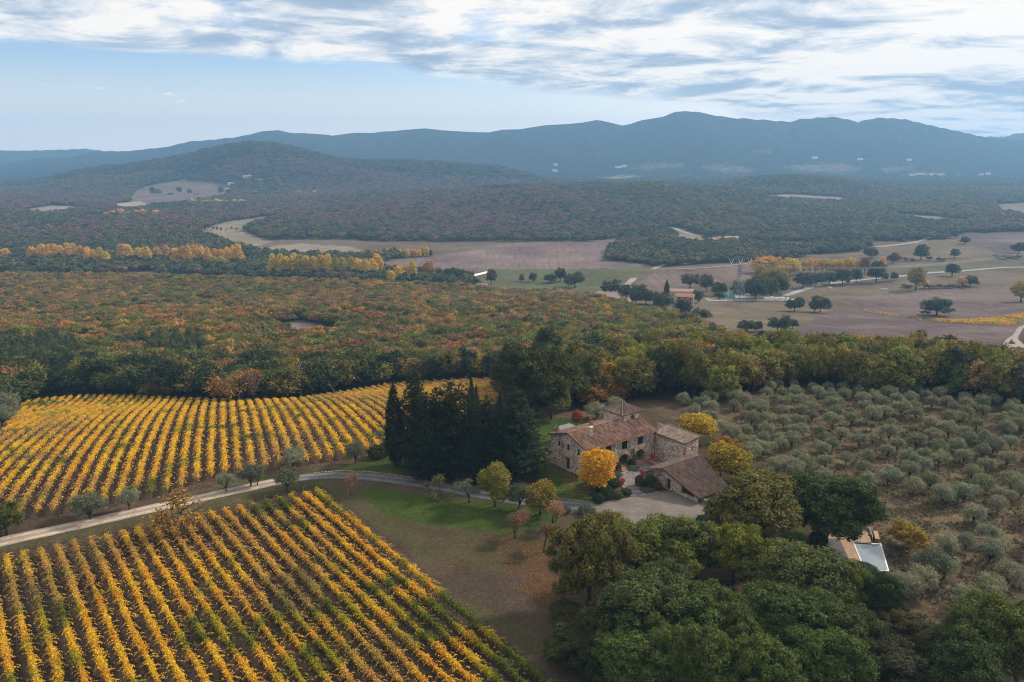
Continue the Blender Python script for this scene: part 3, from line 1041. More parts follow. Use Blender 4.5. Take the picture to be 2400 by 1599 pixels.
def vine_row(p0, dirv, s0, s1, dens, leaf, seed, green, fade, label, group):
    """one row: foliage with its stems, and a post at either end"""
    g = np.random.default_rng(seed)
    L = s1 - s0
    n = int(L * dens)
    s = g.uniform(s0, s1, n)
    gap = fbm(s / 1.3, np.full(n, seed * 3.7), 5, 3)                 # vines thicken and thin along the row
    keep = g.uniform(size=n) < 0.70 + .8 * np.clip(gap - .15, 0, 1)
    s = s[keep]; n = len(s)
    th = np.clip(fbm(s / 1.1, np.full(n, seed * 1.9), 9, 3) - .25, 0, .6) * 2
    lat = g.normal(0, .125, n) * (.75 + th)
    hgt = .60 + g.beta(2.0, 1.7, n) * (.72 + .45 * th)
    shoot = g.uniform(size=n) < .075                                  # wisps that stick out
    ks = np.floor(s * 2.4).astype(int)
    sw = _hash(ks, np.full(n, seed), 77) - .5
    sh = _hash(ks, np.full(n, seed), 78)
    tt = g.uniform(size=n)
    lat = np.where(shoot, np.sign(sw) * (.25 + tt * (.35 + .55 * np.abs(sw) * 2)), lat)
    hgt = np.where(shoot, 1.25 + .45 * sh - tt * tt * .55 + tt * .25, hgt)
    s = np.where(shoot, (ks + .5) / 2.4 + tt * (_hash(ks, np.full(n, seed), 79) - .5) * .8, s)
    s = np.clip(s, s0, s1)
    nx, ny = -dirv[1], dirv[0]
    wander = (fbm(s / 6, np.full(n, seed), 13, 2) - .5) * .22
    X = p0[0] + dirv[0] * s + nx * (lat + wander)
    Y = p0[1] + dirv[1] * s + ny * (lat + wander)
    Z = height(X, Y) + hgt
    P = np.stack([X, Y, Z], 1)
    nn = np.stack([nx * lat * 1.6, ny * lat * 1.6, (hgt - 1.0) * 1.1], 1) + g.normal(size=(n, 3)) * .8
    nn /= np.linalg.norm(nn, axis=1)[:, None]
    a = np.cross(nn, g.normal(size=(n, 3))); a /= np.linalg.norm(a, axis=1)[:, None]
    b = np.cross(nn, a)
    z_ = leaf * g.uniform(.55, 1.3, n)[:, None]
    V = np.stack([P - a * z_ * .55, P + b * z_ * .36, P + a * z_ * .55, P - b * z_ * .36], 1).reshape(-1, 3)
    # colour: yellow to orange, green patches, faded stretches
    f1 = fbm(X / 5.5, Y / 5.5, 41, 3)
    f2 = fbm(X / 2.2 + 40, Y / 2.2, 43, 3)
    f3 = fbm(X / 15, Y / 15 + 9, 45, 2)
    lv = g.uniform(size=n)
    c = np.empty((n, 3)); c[:] = (0.740, 0.450, 0.042)
    def mixc(mask, col):
        c[:] += (np.array(col) - c) * np.clip(mask, 0, 1)[:, None]
    mixc(smooth01((f2 - .50) * 6) * .75, (0.80, 0.56, 0.045))
    mixc(smooth01((.44 - f2) * 7) * .7, (0.680, 0.345, 0.034))
    gr = np.asarray(green(X, Y)) if callable(green) else green
    mixc(smooth01((f1 - .56 + gr) * 9) * .85, (0.400, 0.350, 0.028))
    mixc(smooth01((f1 - .70 + gr) * 10) * .9, (0.110, 0.155, 0.020))
    fa = np.asarray(fade(X, Y)) if callable(fade) else fade
    mixc(smooth01((f3 - .60 + fa) * 8) * (lv < .6) * .8, (0.440, 0.270, 0.130))
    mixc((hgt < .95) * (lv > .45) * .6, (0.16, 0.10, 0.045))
    c *= g.uniform(.6, 1.3, n)[:, None]
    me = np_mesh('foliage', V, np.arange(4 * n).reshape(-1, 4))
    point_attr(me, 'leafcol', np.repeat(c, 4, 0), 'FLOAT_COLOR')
    x0, y0 = p0[0] + dirv[0] * (s0 + s1) / 2, p0[1] + dirv[1] * (s0 + s1) / 2
    root = empty('vine_row', (0, 0, 0))
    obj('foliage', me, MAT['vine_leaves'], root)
    mb, pts = MB(), []
    for q in np.arange(s0 + .4, s1, .95):                            # the stems, joined along the top by their canes
        x, y = p0[0] + dirv[0] * q, p0[1] + dirv[1] * q
        z = hz(x, y)
        pts += [(x, y, z + .95), (x + .05 * g.normal(), y + .05 * g.normal(), z + .45), (x, y, z - .1), (x + .02, y + .02, z + .45), (x + .05 * dirv[0], y + .05 * dirv[1], z + .97)]
    mb.tube(pts, [.034] * len(pts), 4, False)
    mb.build('stems', MAT['vine_wood'], root)
    for q in (s0, s1):
        x, y = p0[0] + dirv[0] * q, p0[1] + dirv[1] * q
        po = bpy.data.objects.new('post', POST)
        po.location = (x, y, hz(x, y))
        link(po, root)
    return tag(root, label, 'vine row', group)


print('vines')
S0 = ground(742, 1163); S1 = ground(16, 1320)
DN = Vector((0.594, -0.805, 0))
near_rows = []
for k in range(0, 34):
    p = S0 + (S1 - S0) * (k / 21.0)
    ss = np.arange(-3, 110, .5)
    uu, vv, _ = project(p.x + DN.x * ss, p.y + DN.y * ss, height(p.x + DN.x * ss, p.y + DN.y * ss))
    ok = (ss >= 0) & (uu > -70) & (vv < 1690)
    if k > 21:
        ok &= inside(VINE_NEAR, uu, vv)
    if ok.sum() < 8:
        continue
    near_rows.append((p, ss[ok].min(), ss[ok].max()))


def green_near(X, Y):                                                # greener towards the right-hand rows and their near ends
    u, v, _ = project(X, Y, height(X, Y))
    return (smooth01((u - 560) / 500) * .10 + smooth01((1262 - v) / 70) * smooth01((u - 540) / 110) * .24
            + smooth01((v - 1330) / 200) * smooth01((u - 500 - (v - 1330)) / 350) * .10) + .02


for k, (p, a_, b_) in enumerate(near_rows):
    vine_row(p, DN, a_, b_, 430, .19, 2000 + k, (lambda X, Y: green_near(X, Y) + .13) if k < 1 else green_near, .02,
             f'golden vine row below the drive, {ordinal(k + 1)} from the right in the near vineyard', 'vine rows of the near vineyard')

B0 = ground(496, 1134)
DF = Vector((-0.349, 0.937, 0)).normalized()
NF = Vector((DF.y, -DF.x, 0))
far_rows = []
for k in range(-40, 46):
    p = B0 + NF * (-2.35 * k)
    ss = np.arange(-70, 150, .5)
    X, Y = p.x + DF.x * ss, p.y + DF.y * ss
    uu, vv, _ = project(X, Y, height(X, Y))
    ok = inside(VINE_FAR, uu, vv) & (uu > -90)
    ok &= ~inside([(-300, 1300), (-300, 900), (-40, 985), (64, 940), (20, 1000), (-20, 1040)], uu, vv)
    if ok.sum() < 10:
        continue
    far_rows.append((p, ss[ok].min() + .8, ss[ok].max() - .8, float(uu[ok].mean())))


def green_far(X, Y):
    u, v, _ = project(X, Y, height(X, Y))
    return smooth01((990 - v) / 60) * smooth01((760 - u) / 200) * .12 - .03


def fade_far(X, Y):
    u, v, _ = project(X, Y, height(X, Y))
    return smooth01((u - 560) / 250) * smooth01((1010 - v) / 60) * .22


far_rows.sort(key=lambda r_: -r_[3])
for k, (p, a_, b_, um) in enumerate(far_rows):
    vine_row(p, DF, a_, b_, 190, .26, 3000 + k, green_far, fade_far,
             f'yellow vine row between drive and wood, {ordinal(k + 1)} from the right in the far vineyard', 'vine rows of the far vineyard')
print('rows', len(near_rows), len(far_rows))

# ------------------------------------------------------------------ woods
def scatter(x0, x1, y0, y1, sp, seed):
    g = np.random.default_rng(seed)
    nx, ny = int((x1 - x0) / sp), int((y1 - y0) / sp)
    X, Y = np.meshgrid(np.arange(nx), np.arange(ny))
    X = x0 + (X + .5 * (Y % 2) + g.uniform(-.38, .38, X.shape)) * sp
    Y = y0 + (Y + g.uniform(-.38, .38, Y.shape)) * sp
    X, Y = X.ravel(), Y.ravel()
    Z = height(X, Y)
    u, v, d = project(X, Y, Z)
    ok = (u > -160) & (u < 2560) & (d > 20)
    return X[ok], Y[ok], Z[ok], u[ok], v[ok], d[ok]


PAL = {'green': (0.080, 0.092, 0.022), 'dark': (0.034, 0.048, 0.016), 'olive': (0.130, 0.115, 0.026), 'yellow': (0.210, 0.155, 0.022),
       'orange': (0.285, 0.155, 0.040), 'rust': (0.215, 0.098, 0.036), 'brown': (0.185, 0.115, 0.052), 'ever': (0.038, 0.046, 0.032), 'pinegreen': (0.075, 0.095, 0.040), 'lime': (0.120, 0.135, 0.020)}
WORDS = {'green': 'mid green', 'dark': 'dark green', 'olive': 'olive green', 'yellow': 'yellowing', 'orange': 'orange', 'rust': 'rust red', 'brown': 'russet brown', 'ever': 'grey-green evergreen', 'pinegreen': 'blue-green', 'lime': 'bright yellow-green'}
NAMES = list(PAL)
PALA = np.array([PAL[k] for k in NAMES])


def pick(weights, g):
    """weights: dict name -> array of weights"""
    ks = list(weights)
    Wt = np.stack([np.asarray(weights[k], float) for k in ks], 1)
    Wt = np.clip(Wt, 0, None)
    Wt = np.cumsum(Wt / Wt.sum(1, keepdims=True), 1)
    r_ = g.uniform(size=len(Wt))[:, None]
    idx = (r_ > Wt).sum(1).clip(0, len(ks) - 1)
    return np.array([NAMES.index(ks[i]) for i in idx])


def instance_tree(name, sources):
    """node group that sets one of the source meshes on every point, turned, scaled and tinted by the point's attributes"""
    ng = bpy.data.node_groups.new(name, 'GeometryNodeTree')
    ng.interface.new_socket('Geometry', in_out='INPUT', socket_type='NodeSocketGeometry')
    ng.interface.new_socket('Geometry', in_out='OUTPUT', socket_type='NodeSocketGeometry')
    N, L = ng.nodes, ng.links
    gi, go = N.new('NodeGroupInput'), N.new('NodeGroupOutput')
    join = N.new('GeometryNodeJoinGeometry')
    for s_ in sources:
        oi = N.new('GeometryNodeObjectInfo'); oi.inputs['Object'].default_value = s_
        oi.transform_space = 'ORIGINAL'
        gt = N.new('GeometryNodeGeometryToInstance')
        L.new(oi.outputs['Geometry'], gt.inputs[0]); L.new(gt.outputs[0], join.inputs[0])
    ip = N.new('GeometryNodeInstanceOnPoints')
    ip.inputs['Pick Instance'].default_value = True
    L.new(gi.outputs[0], ip.inputs['Points']); L.new(join.outputs[0], ip.inputs['Instance'])
    def attr(nm, typ):
        a_ = N.new('GeometryNodeInputNamedAttribute'); a_.data_type = typ; a_.inputs['Name'].default_value = nm
        return a_.outputs[0]
    L.new(attr('sc', 'FLOAT_VECTOR'), ip.inputs['Scale'])
    L.new(attr('pick', 'INT'), ip.inputs['Instance Index'])
    L.new(attr('rot', 'FLOAT_VECTOR'), ip.inputs['Rotation'])
    L.new(ip.outputs[0], go.inputs[0])
    return ng


def stuff_wood(name, X, Y, Z, scx, scz, tint, seed, sources, label, cat):
    g = np.random.default_rng(seed)
    n = len(X)
    me = bpy.data.meshes.new(name)
    me.vertices.add(n)
    me.vertices.foreach_set('co', np.stack([X, Y, Z], 1).astype(np.float32).ravel())
    a_ = me.attributes.new('sc', 'FLOAT_VECTOR', 'POINT'); a_.data.foreach_set('vector', np.stack([scx, scx, scz], 1).astype(np.float32).ravel())
    a_ = me.attributes.new('rot', 'FLOAT_VECTOR', 'POINT'); a_.data.foreach_set('vector', np.stack([np.zeros(n), np.zeros(n), g.uniform(0, 6.28, n)], 1).astype(np.float32).ravel())
    a_ = me.attributes.new('pick', 'INT', 'POINT'); a_.data.foreach_set('value', g.integers(0, len(sources), n).astype(np.int32))
    point_attr(me, 'tint', tint, 'FLOAT_COLOR')
    me.update()
    o = obj(name, me)
    md = o.modifiers.new('trees', 'NODES')
    md.node_group = instance_tree(name, sources)
    return tag(o, label, cat, kind='stuff')


print('woods')
X, Y, Z, u, v, d = scatter(-560, 260, 165, 860, 5.1, 5)
ok = inside(FOREST, u, v) & (Y < 900)
vt = v - 7 * FPX / d                                    # where the crown shows
clear = inside([(620, 762), (700, 752), (800, 772), (790, 796), (700, 800), (650, 786)], u, v) | inside([(290, 742), (350, 742), (350, 760), (290, 756)], u, v)
ok &= ~clear
X, Y, Z, u, v, d, vt = (k[ok] for k in (X, Y, Z, u, v, d, vt))
g = np.random.default_rng(17)
f_a = fbm(X / 60, Y / 60, 101, 3); f_b = fbm(X / 25, Y / 25, 103, 3)
edge_l = smooth01((v - 866) / 30) * smooth01((1500 - u) / 200)
right = smooth01((u - 1280) / 200)
far_mix = smooth01((330 - Y) / -160)
one = np.ones(len(X))
wts = {
    'green': .26 + .5 * edge_l + .25 * right + 1.1 * smooth01((.49 - f_a) * 7) * (1 - edge_l),
    'dark': .05 + 1.7 * edge_l + .25 * right * (f_b < .5),
    'ever': .02 + .35 * edge_l + .35 * right * (f_b < .42),
    'olive': .62 + .2 * right + .25 * (f_a > .5) + .1 * edge_l,
    'lime': .06 + .45 * right,
    'yellow': .20 + .22 * right * (f_b > .5),
    'orange': (.40 * smooth01((f_a - .44) * 8) + .11) * (1 - .82 * edge_l) * (1 - .72 * right),
    'rust': (.12 * (f_b > .5) + .03) * (1 - .9 * edge_l) * (1 - .85 * right),
    'brown': (.34 + .3 * far_mix) * (1 - .85 * edge_l) * (1 - .8 * right),
}
ci = pick(wts, g)
pine = (inside([(-60, 715), (120, 712), (185, 770), (190, 840), (110, 850), (-60, 846)], u, vt + 14) | inside([(300, 735), (420, 728), (490, 760), (480, 815), (430, 845), (340, 820), (300, 780)], u, vt + 14)) & (g.uniform(size=len(X)) < .85)
tint = PALA[ci] * g.uniform(.75, 1.3, (len(X), 1)) * g.uniform(.9, 1.1, (len(X), 3)) * (1 + .3 * (1 - edge_l))[:, None]
belt = smooth01((v - 858 + right * 20) / 45)
Ht = g.uniform(4.8, 9.0, len(X)) + belt * g.uniform(1.5, 4.5, len(X))
Wt = g.uniform(4.8, 8.4, len(X)) * (1 + .22 * belt)
Ht *= 1 - .25 * smooth01((Y - 420) / 200)
Wt *= 1 - .10 * smooth01((Y - 420) / 200)
# the nearest ones in view are trees of their own
vis = (u > -40) & (u < 2440)
order = np.argsort(np.where(vis & ~pine, d, 1e9))
own = np.zeros(len(X), bool)
own[order[:230]] = True
sel = np.nonzero(pine & vis)[0]
own_p = np.zeros(len(X), bool)
own_p[sel[np.argsort(d[sel])][:90]] = True
zone_names = ((420, 'behind the far vineyard, on the left'), (820, 'at the top edge of the far vineyard'), (1300, 'behind the dark conifers'), (1720, 'behind the farmhouse'), (2090, 'along the back of the olive grove'), (9999, 'at the far right end of the grove'))
src_oak = []
for i in order[:230]:
    zn = next(z_ for lim, z_ in zone_names if u[i] < lim)
    o = plant('oak', int(g.integers(5)), (X[i], Y[i], Z[i] - .2), Ht[i], Wt[i], tint[i], 'oak_tree',
              f'{WORDS[NAMES[ci[i]]]} oak at the wood edge {zn}', 'tree', f'{WORDS[NAMES[ci[i]]]} edge oaks {zn}', parts=True, trunk=True)
    src_oak.append(o)
for i in np.nonzero(own_p)[0]:
    plant('pine', int(g.integers(3)), (X[i], Y[i], Z[i] - .2), Ht[i] + 3.0, 5.6, np.array(PAL['pinegreen']) * g.uniform(.8, 1.25), 'pine_tree',
          'blue-green pine in the clump at the left edge of the wood' if u[i] < 240 else 'green pine in the clump amid the orange wood', 'tree', 'pines of the left clump' if u[i] < 240 else 'pines of the middle clump')
rest = ~own & ~own_p
W1 = plant('wood', 0, ground(1050, 720), 6.5, 6.5, PAL['orange'], 'oak_tree', 'orange oak in the middle of the autumn wood', 'tree', 'oaks of the autumn wood', parts=False)
W2 = plant('wood', 1, ground(1100, 740), 6.5, 6.5, PAL['olive'], 'oak_tree', 'olive green oak in the middle of the autumn wood', 'tree', 'oaks of the autumn wood', parts=False)
W3 = plant('wood', 2, ground(900, 730), 6.5, 6.5, PAL['brown'], 'oak_tree', 'russet brown oak in the middle of the autumn wood', 'tree', 'oaks of the autumn wood', parts=False)
WS = [W1, W2, W3]
kh, kw = KIND['wood'][0][2], KIND['wood'][0][3]
stuff_wood('autumn_wood', X[rest], Y[rest], Z[rest] - .3, Wt[rest] / kw, Ht[rest] / kh, tint[rest], 5, WS, 'autumn oak wood filling the slope beyond the vineyard', 'wood')

# woods on the valley floor and on the hills
VW = [[(-500, 548), (0, 548), (300, 540), (450, 552), (560, 584), (640, 600), (800, 606), (900, 600), (960, 600), (890, 616), (890, 640), (1000, 646), (1090, 652), (1120, 674), (900, 664), (600, 656), (300, 645), (-500, 642)],
      [(1424, 612), (1428, 590), (1470, 560), (1548, 545), (1590, 566), (1640, 575), (1730, 572), (1830, 580), (1890, 594), (1880, 604), (1740, 618), (1640, 626), (1540, 624)],
      [(1860, 588), (1920, 574), (2030, 572), (2050, 590), (2000, 602), (1900, 606)]]
X, Y, Z, u, v, d = scatter(-900, 900, 560, 1060, 8.0, 23)
ok = (inside(VW[0], u, v) | inside(VW[1], u, v) | inside(VW[2], u, v)) & (Y <= 1040)
for nm, poly, col in FIELDS:
    ok &= ~inside(poly, u, v + 2)
ok &= ~inside([(0, 622), (0, 640), (640, 656), (640, 646), (300, 634)], u, v) | (np.random.default_rng(3).uniform(size=len(u)) < .35)
X, Y, Z, u, v, d = (k[ok] for k in (X, Y, Z, u, v, d))
X2, Y2, Z2, u2, v2, d2 = scatter(-1900, 1900, 1040, 2480, 10.5, 29)
ok = np.ones(len(X2), bool)
for nm, poly, col in FIELDS:
    ok &= ~inside(poly, u2, v2 + 1)
X2, Y2, Z2, u2, v2, d2 = (k[ok] for k in (X2, Y2, Z2, u2, v2, d2))
X, Y, Z, u, v, d = (np.concatenate(p_) for p_ in ((X, X2), (Y, Y2), (Z, Z2), (u, u2), (v, v2), (d, d2)))
g = np.random.default_rng(31)
f_a = fbm(X / 230, Y / 230, 131, 3); f_b = fbm(X / 90, Y / 90, 133, 3)
hilly = smooth01((Y - 1020) / 120)
purple = smooth01((f_a - .34) * 6) * hilly * smooth01((1500 - u) / 500)
ci = pick({'green': .35 + .6 * (1 - hilly) + 1.2 * (f_b < .46), 'dark': .25 + 1.3 * (f_b < .42), 'olive': .25 + .9 * (f_b > .56), 'brown': .10 + 2.8 * purple, 'rust': .02 + 1.1 * purple, 'orange': .03 + .10 * (f_b > .55), 'ever': .2 + .2 * (f_b < .4)}, g)
FARP = {'green': (.090, .105, .045), 'dark': (.052, .068, .036), 'olive': (.120, .118, .052), 'yellow': (.2, .16, .06), 'orange': (.190, .115, .058), 'rust': (.150, .085, .078), 'brown': (.165, .102, .088), 'ever': (.060, .072, .052), 'pinegreen': (.06, .08, .05), 'lime': (.12, .13, .05)}
FARA = np.array([FARP[k] for k in NAMES])
tint = FARA[ci] * g.uniform(.75, 1.25, (len(X), 1)) * 1.05
kh, kw = KIND['far'][0][2], KIND['far'][0][3]
F1 = plant('far', 0, ground(1500, 600), 7, 9, PAL['green'], 'oak_tree', 'mid green oak on the wooded knoll above the red-roofed farm', 'tree', 'oaks of the knoll', parts=False)
F2 = plant('far', 1, ground(1560, 604), 7, 9, PAL['dark'], 'oak_tree', 'dark green oak on the wooded knoll above the red-roofed farm', 'tree', 'oaks of the knoll', parts=False)
F3 = plant('far', 2, ground(1620, 606), 7, 9, PAL['olive'], 'oak_tree', 'olive green oak on the wooded knoll above the red-roofed farm', 'tree', 'oaks of the knoll', parts=False)
FS = [F1, F2, F3]
big = 1 + .25 * hilly
stuff_wood('valley_wood', X, Y, Z - .5, g.uniform(9.5, 13, len(X)) * big / kw, g.uniform(6.5, 10, len(X)) / kh, tint, 6, FS, 'hazy mixed woodland covering the valley sides and low hills', 'wood')
X, Y, Z, u, v, d = scatter(-2400, 2400, 2480, 3400, 16, 37)
ok = np.ones(len(X), bool)
for nm, poly, col in FIELDS:
    ok &= ~inside(poly, u, v)
X, Y, Z, u, v, d = (k[ok] for k in (X, Y, Z, u, v, d))
ci = pick({'green': .6 * np.ones(len(X)), 'dark': .5 * np.ones(len(X)), 'olive': .25 + .3 * (fbm(X / 200, Y / 200, 5, 2) > .5), 'brown': .1 * np.ones(len(X))}, g)
stuff_wood('hill_wood', X, Y, Z - .5, g.uniform(18, 25, len(X)) / kw, g.uniform(8, 13, len(X)) / kh, FARA[ci] * g.uniform(.75, 1.2, (len(X), 1)) * .75, 7, FS, 'blue-green wood covering the rounded far hill', 'wood')

# ------------------------------------------------------------------ farm materials
def stone_mat(name, c0, c1, c2, brick, amount=.55, scale=2.6):
    m, t = new_mat(name)
    P = wpos(t)
    mp = t.n('ShaderNodeMapping'); t.l(P, mp.inputs[0]); mp.inputs['Scale'].default_value = (1, 1, 1.7)
    vo = t.n('ShaderNodeTexVoronoi', feature='F1', i={'Scale': scale, 'Randomness': 1.0}); t.l(mp.outputs[0], vo.inputs['Vector'])
    ve = t.n('ShaderNodeTexVoronoi', feature='DISTANCE_TO_EDGE', i={'Scale': scale, 'Randomness': 1.0}); t.l(mp.outputs[0], ve.inputs['Vector'])
    hs = t.n('ShaderNodeSeparateColor'); t.l(vo.outputs['Color'], hs.inputs[0])
    col = t.ramp(hs.outputs[0], [(0.0, c0), (0.45, c1), (0.8, c2), (1.0, c1)])
    big = t.noise(P, .55, 4, .6)
    bm = t.math('MULTIPLY', t.step(big, .50, .62), t.step(hs.outputs[1], .25, .45))
    col = t.mix(t.math('MULTIPLY', bm, amount), col, brick)
    col = t.mix(t.math('MULTIPLY', t.math('SUBTRACT', 1.0, t.step(ve.outputs['Distance'], .0, .07)), .75), col, (0.075, 0.062, 0.052))
    fine = t.noise(P, 9, 4, .6)
    col = t.mix(1.0, col, t.ramp(fine, [(0.3, (.75, .75, .75)), (.7, (1.22, 1.22, 1.22))]), 'MULTIPLY')
    finish(t, col, .95, .1, ve.outputs['Distance'], .8, .08)
    return m


stone_mat('rubble_stone', (0.25, 0.195, 0.152), (0.45, 0.365, 0.295), (0.62, 0.535, 0.445), (0.25, 0.125, 0.075))
stone_mat('garden_stone', (0.16, 0.13, 0.11), (0.26, 0.21, 0.17), (0.36, 0.30, 0.25), (0.22, 0.11, 0.07), .4)
stone_mat('flagstone', (0.09, 0.088, 0.085), (0.145, 0.14, 0.132), (0.20, 0.19, 0.18), (0.20, 0.15, 0.12), .3, 1.3)


def tile_mat(name, c0, c1, c2):
    m, t = new_mat(name)
    P = wpos(t)
    a = t.n('ShaderNodeAttribute', attribute_name='tile')
    n1 = t.noise(P, .8, 5, .65)
    n2 = t.noise(P, 5.0, 3, .6)
    wn = t.n('ShaderNodeTexWhiteNoise', noise_dimensions='1D'); t.l(a.outputs['Fac'], wn.inputs['W'])
    f = t.math('ADD', t.math('MULTIPLY', n1, .5), t.math('MULTIPLY', wn.outputs[0], .5))
    f = t.math('ADD', f, t.math('MULTIPLY_ADD', t.n('ShaderNodeAttribute', attribute_name='rib_light').outputs['Fac'], .34, -.20))  # ribs lightened, channels darkened: shade between tile rows put into the colour
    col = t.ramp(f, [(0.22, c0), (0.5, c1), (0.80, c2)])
    col = t.mix(t.math('MULTIPLY', t.step(n2, .58, .72), .35), col, (0.30, 0.27, 0.23))
    finish(t, col, .9, .15)
    return m


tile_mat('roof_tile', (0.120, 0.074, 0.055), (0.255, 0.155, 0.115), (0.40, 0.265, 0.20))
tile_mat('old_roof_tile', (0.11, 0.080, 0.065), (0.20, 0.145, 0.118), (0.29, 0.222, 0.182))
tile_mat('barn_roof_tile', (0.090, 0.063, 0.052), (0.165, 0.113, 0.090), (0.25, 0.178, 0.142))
m, t = new_mat('brick'); finish(t, t.ramp(t.noise(wpos(t), 6, 4), [(.3, (.19, .085, .05)), (.7, (.33, .17, .105))]), .9, .1)
m, t = new_mat('dark_glass'); finish(t, (0.012, 0.014, 0.016), .08, .6)
m, t = new_mat('grey_shutter'); finish(t, (0.27, 0.27, 0.27), .7, .2)
m, t = new_mat('dark_wood'); finish(t, t.ramp(t.noise(wpos(t), 5, 3), [(.3, (.022, .016, .013)), (.7, (.055, .042, .034))]), .8, .2)
m, t = new_mat('lead_flashing'); finish(t, (0.10, 0.10, 0.105), .6, .3)
m, t = new_mat('grey_sheet'); finish(t, t.ramp(t.noise(wpos(t), 2, 3), [(.3, (.12, .12, .125)), (.7, (.19, .19, .195))]), .6, .3)
m, t = new_mat('terracotta'); finish(t, (0.30, 0.13, 0.07), .85, .2)
m, t = new_mat('plaster'); finish(t, t.ramp(t.noise(wpos(t), .8, 4), [(.3, (.40, .32, .26)), (.7, (.52, .44, .37))]), .95, .1)
m, t = new_mat('white_paint'); finish(t, (0.62, 0.62, 0.62), .6, .3)

A2, B2 = Vector((0.805, 0.594, 0)).normalized(), Vector((-0.594, 0.805, 0)).normalized()
UZ = Vector((0, 0, 1))
H0 = level(1373.3, 1123.2, 0)


def L3(s, t_, z=0.0):
    return H0 + A2 * s + B2 * t_ + UZ * z


def arch_loop(s0, s1, z0, zs, rise, n=8):
    """opening outline, counter-clockwise: jambs and a segmental or round head"""
    c, r_ = (s0 + s1) / 2, (s1 - s0) / 2
    head = [(c + r_ * math.cos(a), zs + rise * math.sin(a)) for a in (math.pi * k / n for k in range(n + 1))]
    return [(s0, z0), (s1, z0)] + head


def rect_loop(s0, s1, z0, z1):
    return [(s0, z0), (s1, z0), (s1, z1), (s0, z1)]


def wall_face(mb, O, ax, inward, outline, holes=(), depth=.45):
    """a wall of real thickness: outer face with openings, and their reveals"""
    P = lambda q, d=0: O + ax * q[0] + UZ * q[1] + inward * d
    loops = [list(outline)] + [list(h) for h in holes]
    flat = [q for l in loops for q in l]
    tris = tessellate_polygon([[Vector((q[0], q[1], 0)) for q in l] for l in loops])
    mb.add([P(q) for q in flat], [tuple(t_) for t_ in tris])
    for h in holes:
        n = len(h)
        V = [P(q) for q in h] + [P(q, depth) for q in h]
        mb.add(V, [(k, (k + 1) % n, n + (k + 1) % n, n + k) for k in range(n)])


def roof_slab(name, e0, e1, r1, r0, mat, parent, pitch_n=.34, thick=.14):
    """pan-tiled slope: e0-e1 along the eave, r0-r1 along the ridge; ribs run from ridge to eave"""
    e0, e1, r0, r1 = Vector(e0), Vector(e1), Vector(r0), Vector(r1)
    nrm = (e1 - e0).cross(r0 - e0).normalized()
    if nrm.z < 0:
        nrm = -nrm
    Wd = max((e1 - e0).length, (r1 - r0).length)
    Ln = max((r0 - e0).length, (r1 - e1).length)
    nc, nrw = max(2, int(Wd / pitch_n)), max(2, int(Ln / .42))
    prof = [(0, -.06), (.22, -.07), (.34, .05), (.5, .10), (.66, .05), (.78, -.07)]
    us = [(k + p_[0]) / nc for k in range(nc) for p_ in prof] + [1.0]
    hs = [p_[1] for k in range(nc) for p_ in prof] + [-.06]
    cid = [k for k in range(nc) for p_ in prof] + [nc]
    V, F, tid, kin = [], [], [], []
    rng = np.random.default_rng(len(name) + nc)
    jit = rng.uniform(-.012, .012, (nrw, nc + 1))
    for j in range(nrw):
        for e, lift in ((0, .0), (1, .03)):                       # every course laps the one below
            q = (j + 1 - e * 1.0) / nrw if e == 0 else j / nrw
            q = 1 - q
            for k, uu in enumerate(us):
                a_, b_ = e0.lerp(e1, uu), r0.lerp(r1, uu)
                V.append(a_.lerp(b_, q) + nrm * (hs[k] + (.035 if e == 0 else .0) + jit[j][cid[k]]))
                tid.append(cid[k] * 1.37 + (j // 2) * 7.91)
                kin.append(1.0 if .3 < (k % len(prof) + .5) / len(prof) < .95 else 0.0)  # painted relief: light on the ribs, dark in the channels
    n = len(us)
    for j in range(nrw):
        b0 = j * 2 * n
        for k in range(n - 1):
            F.append((b0 + k, b0 + k + 1, b0 + n + k + 1, b0 + n + k))
    base = len(V)
    low = [e0, e1, r1, r0]
    V += [p - nrm * .10 for p in low] + [p - nrm * (.10 + thick) for p in low]
    tid += [0.0] * 8
    kin += [0.0] * 8
    F += [tuple(base + i for i in f_) for f_ in ((0, 1, 2, 3), (7, 6, 5, 4), (0, 4, 5, 1), (1, 5, 6, 2), (2, 6, 7, 3), (3, 7, 4, 0))]
    me = bpy.data.meshes.new(name)
    me.from_pydata([tuple(v_) for v_ in V], [], F)
    point_attr(me, 'tile', tid)
    point_attr(me, 'rib_light', kin)
    me.update()
    return obj(name, me, MAT[mat], parent)


def ridge_caps(mb, a, b, r_=.13):
    a, b = Vector(a), Vector(b)
    L = (b - a).length
    n = max(2, int(L / .45))
    for k in range(n):
        p, q = a.lerp(b, k / n), a.lerp(b, (k + 1.06) / n)
        mb.tube([p + UZ * .02, q + UZ * .05], [r_, r_ * .88], 7)


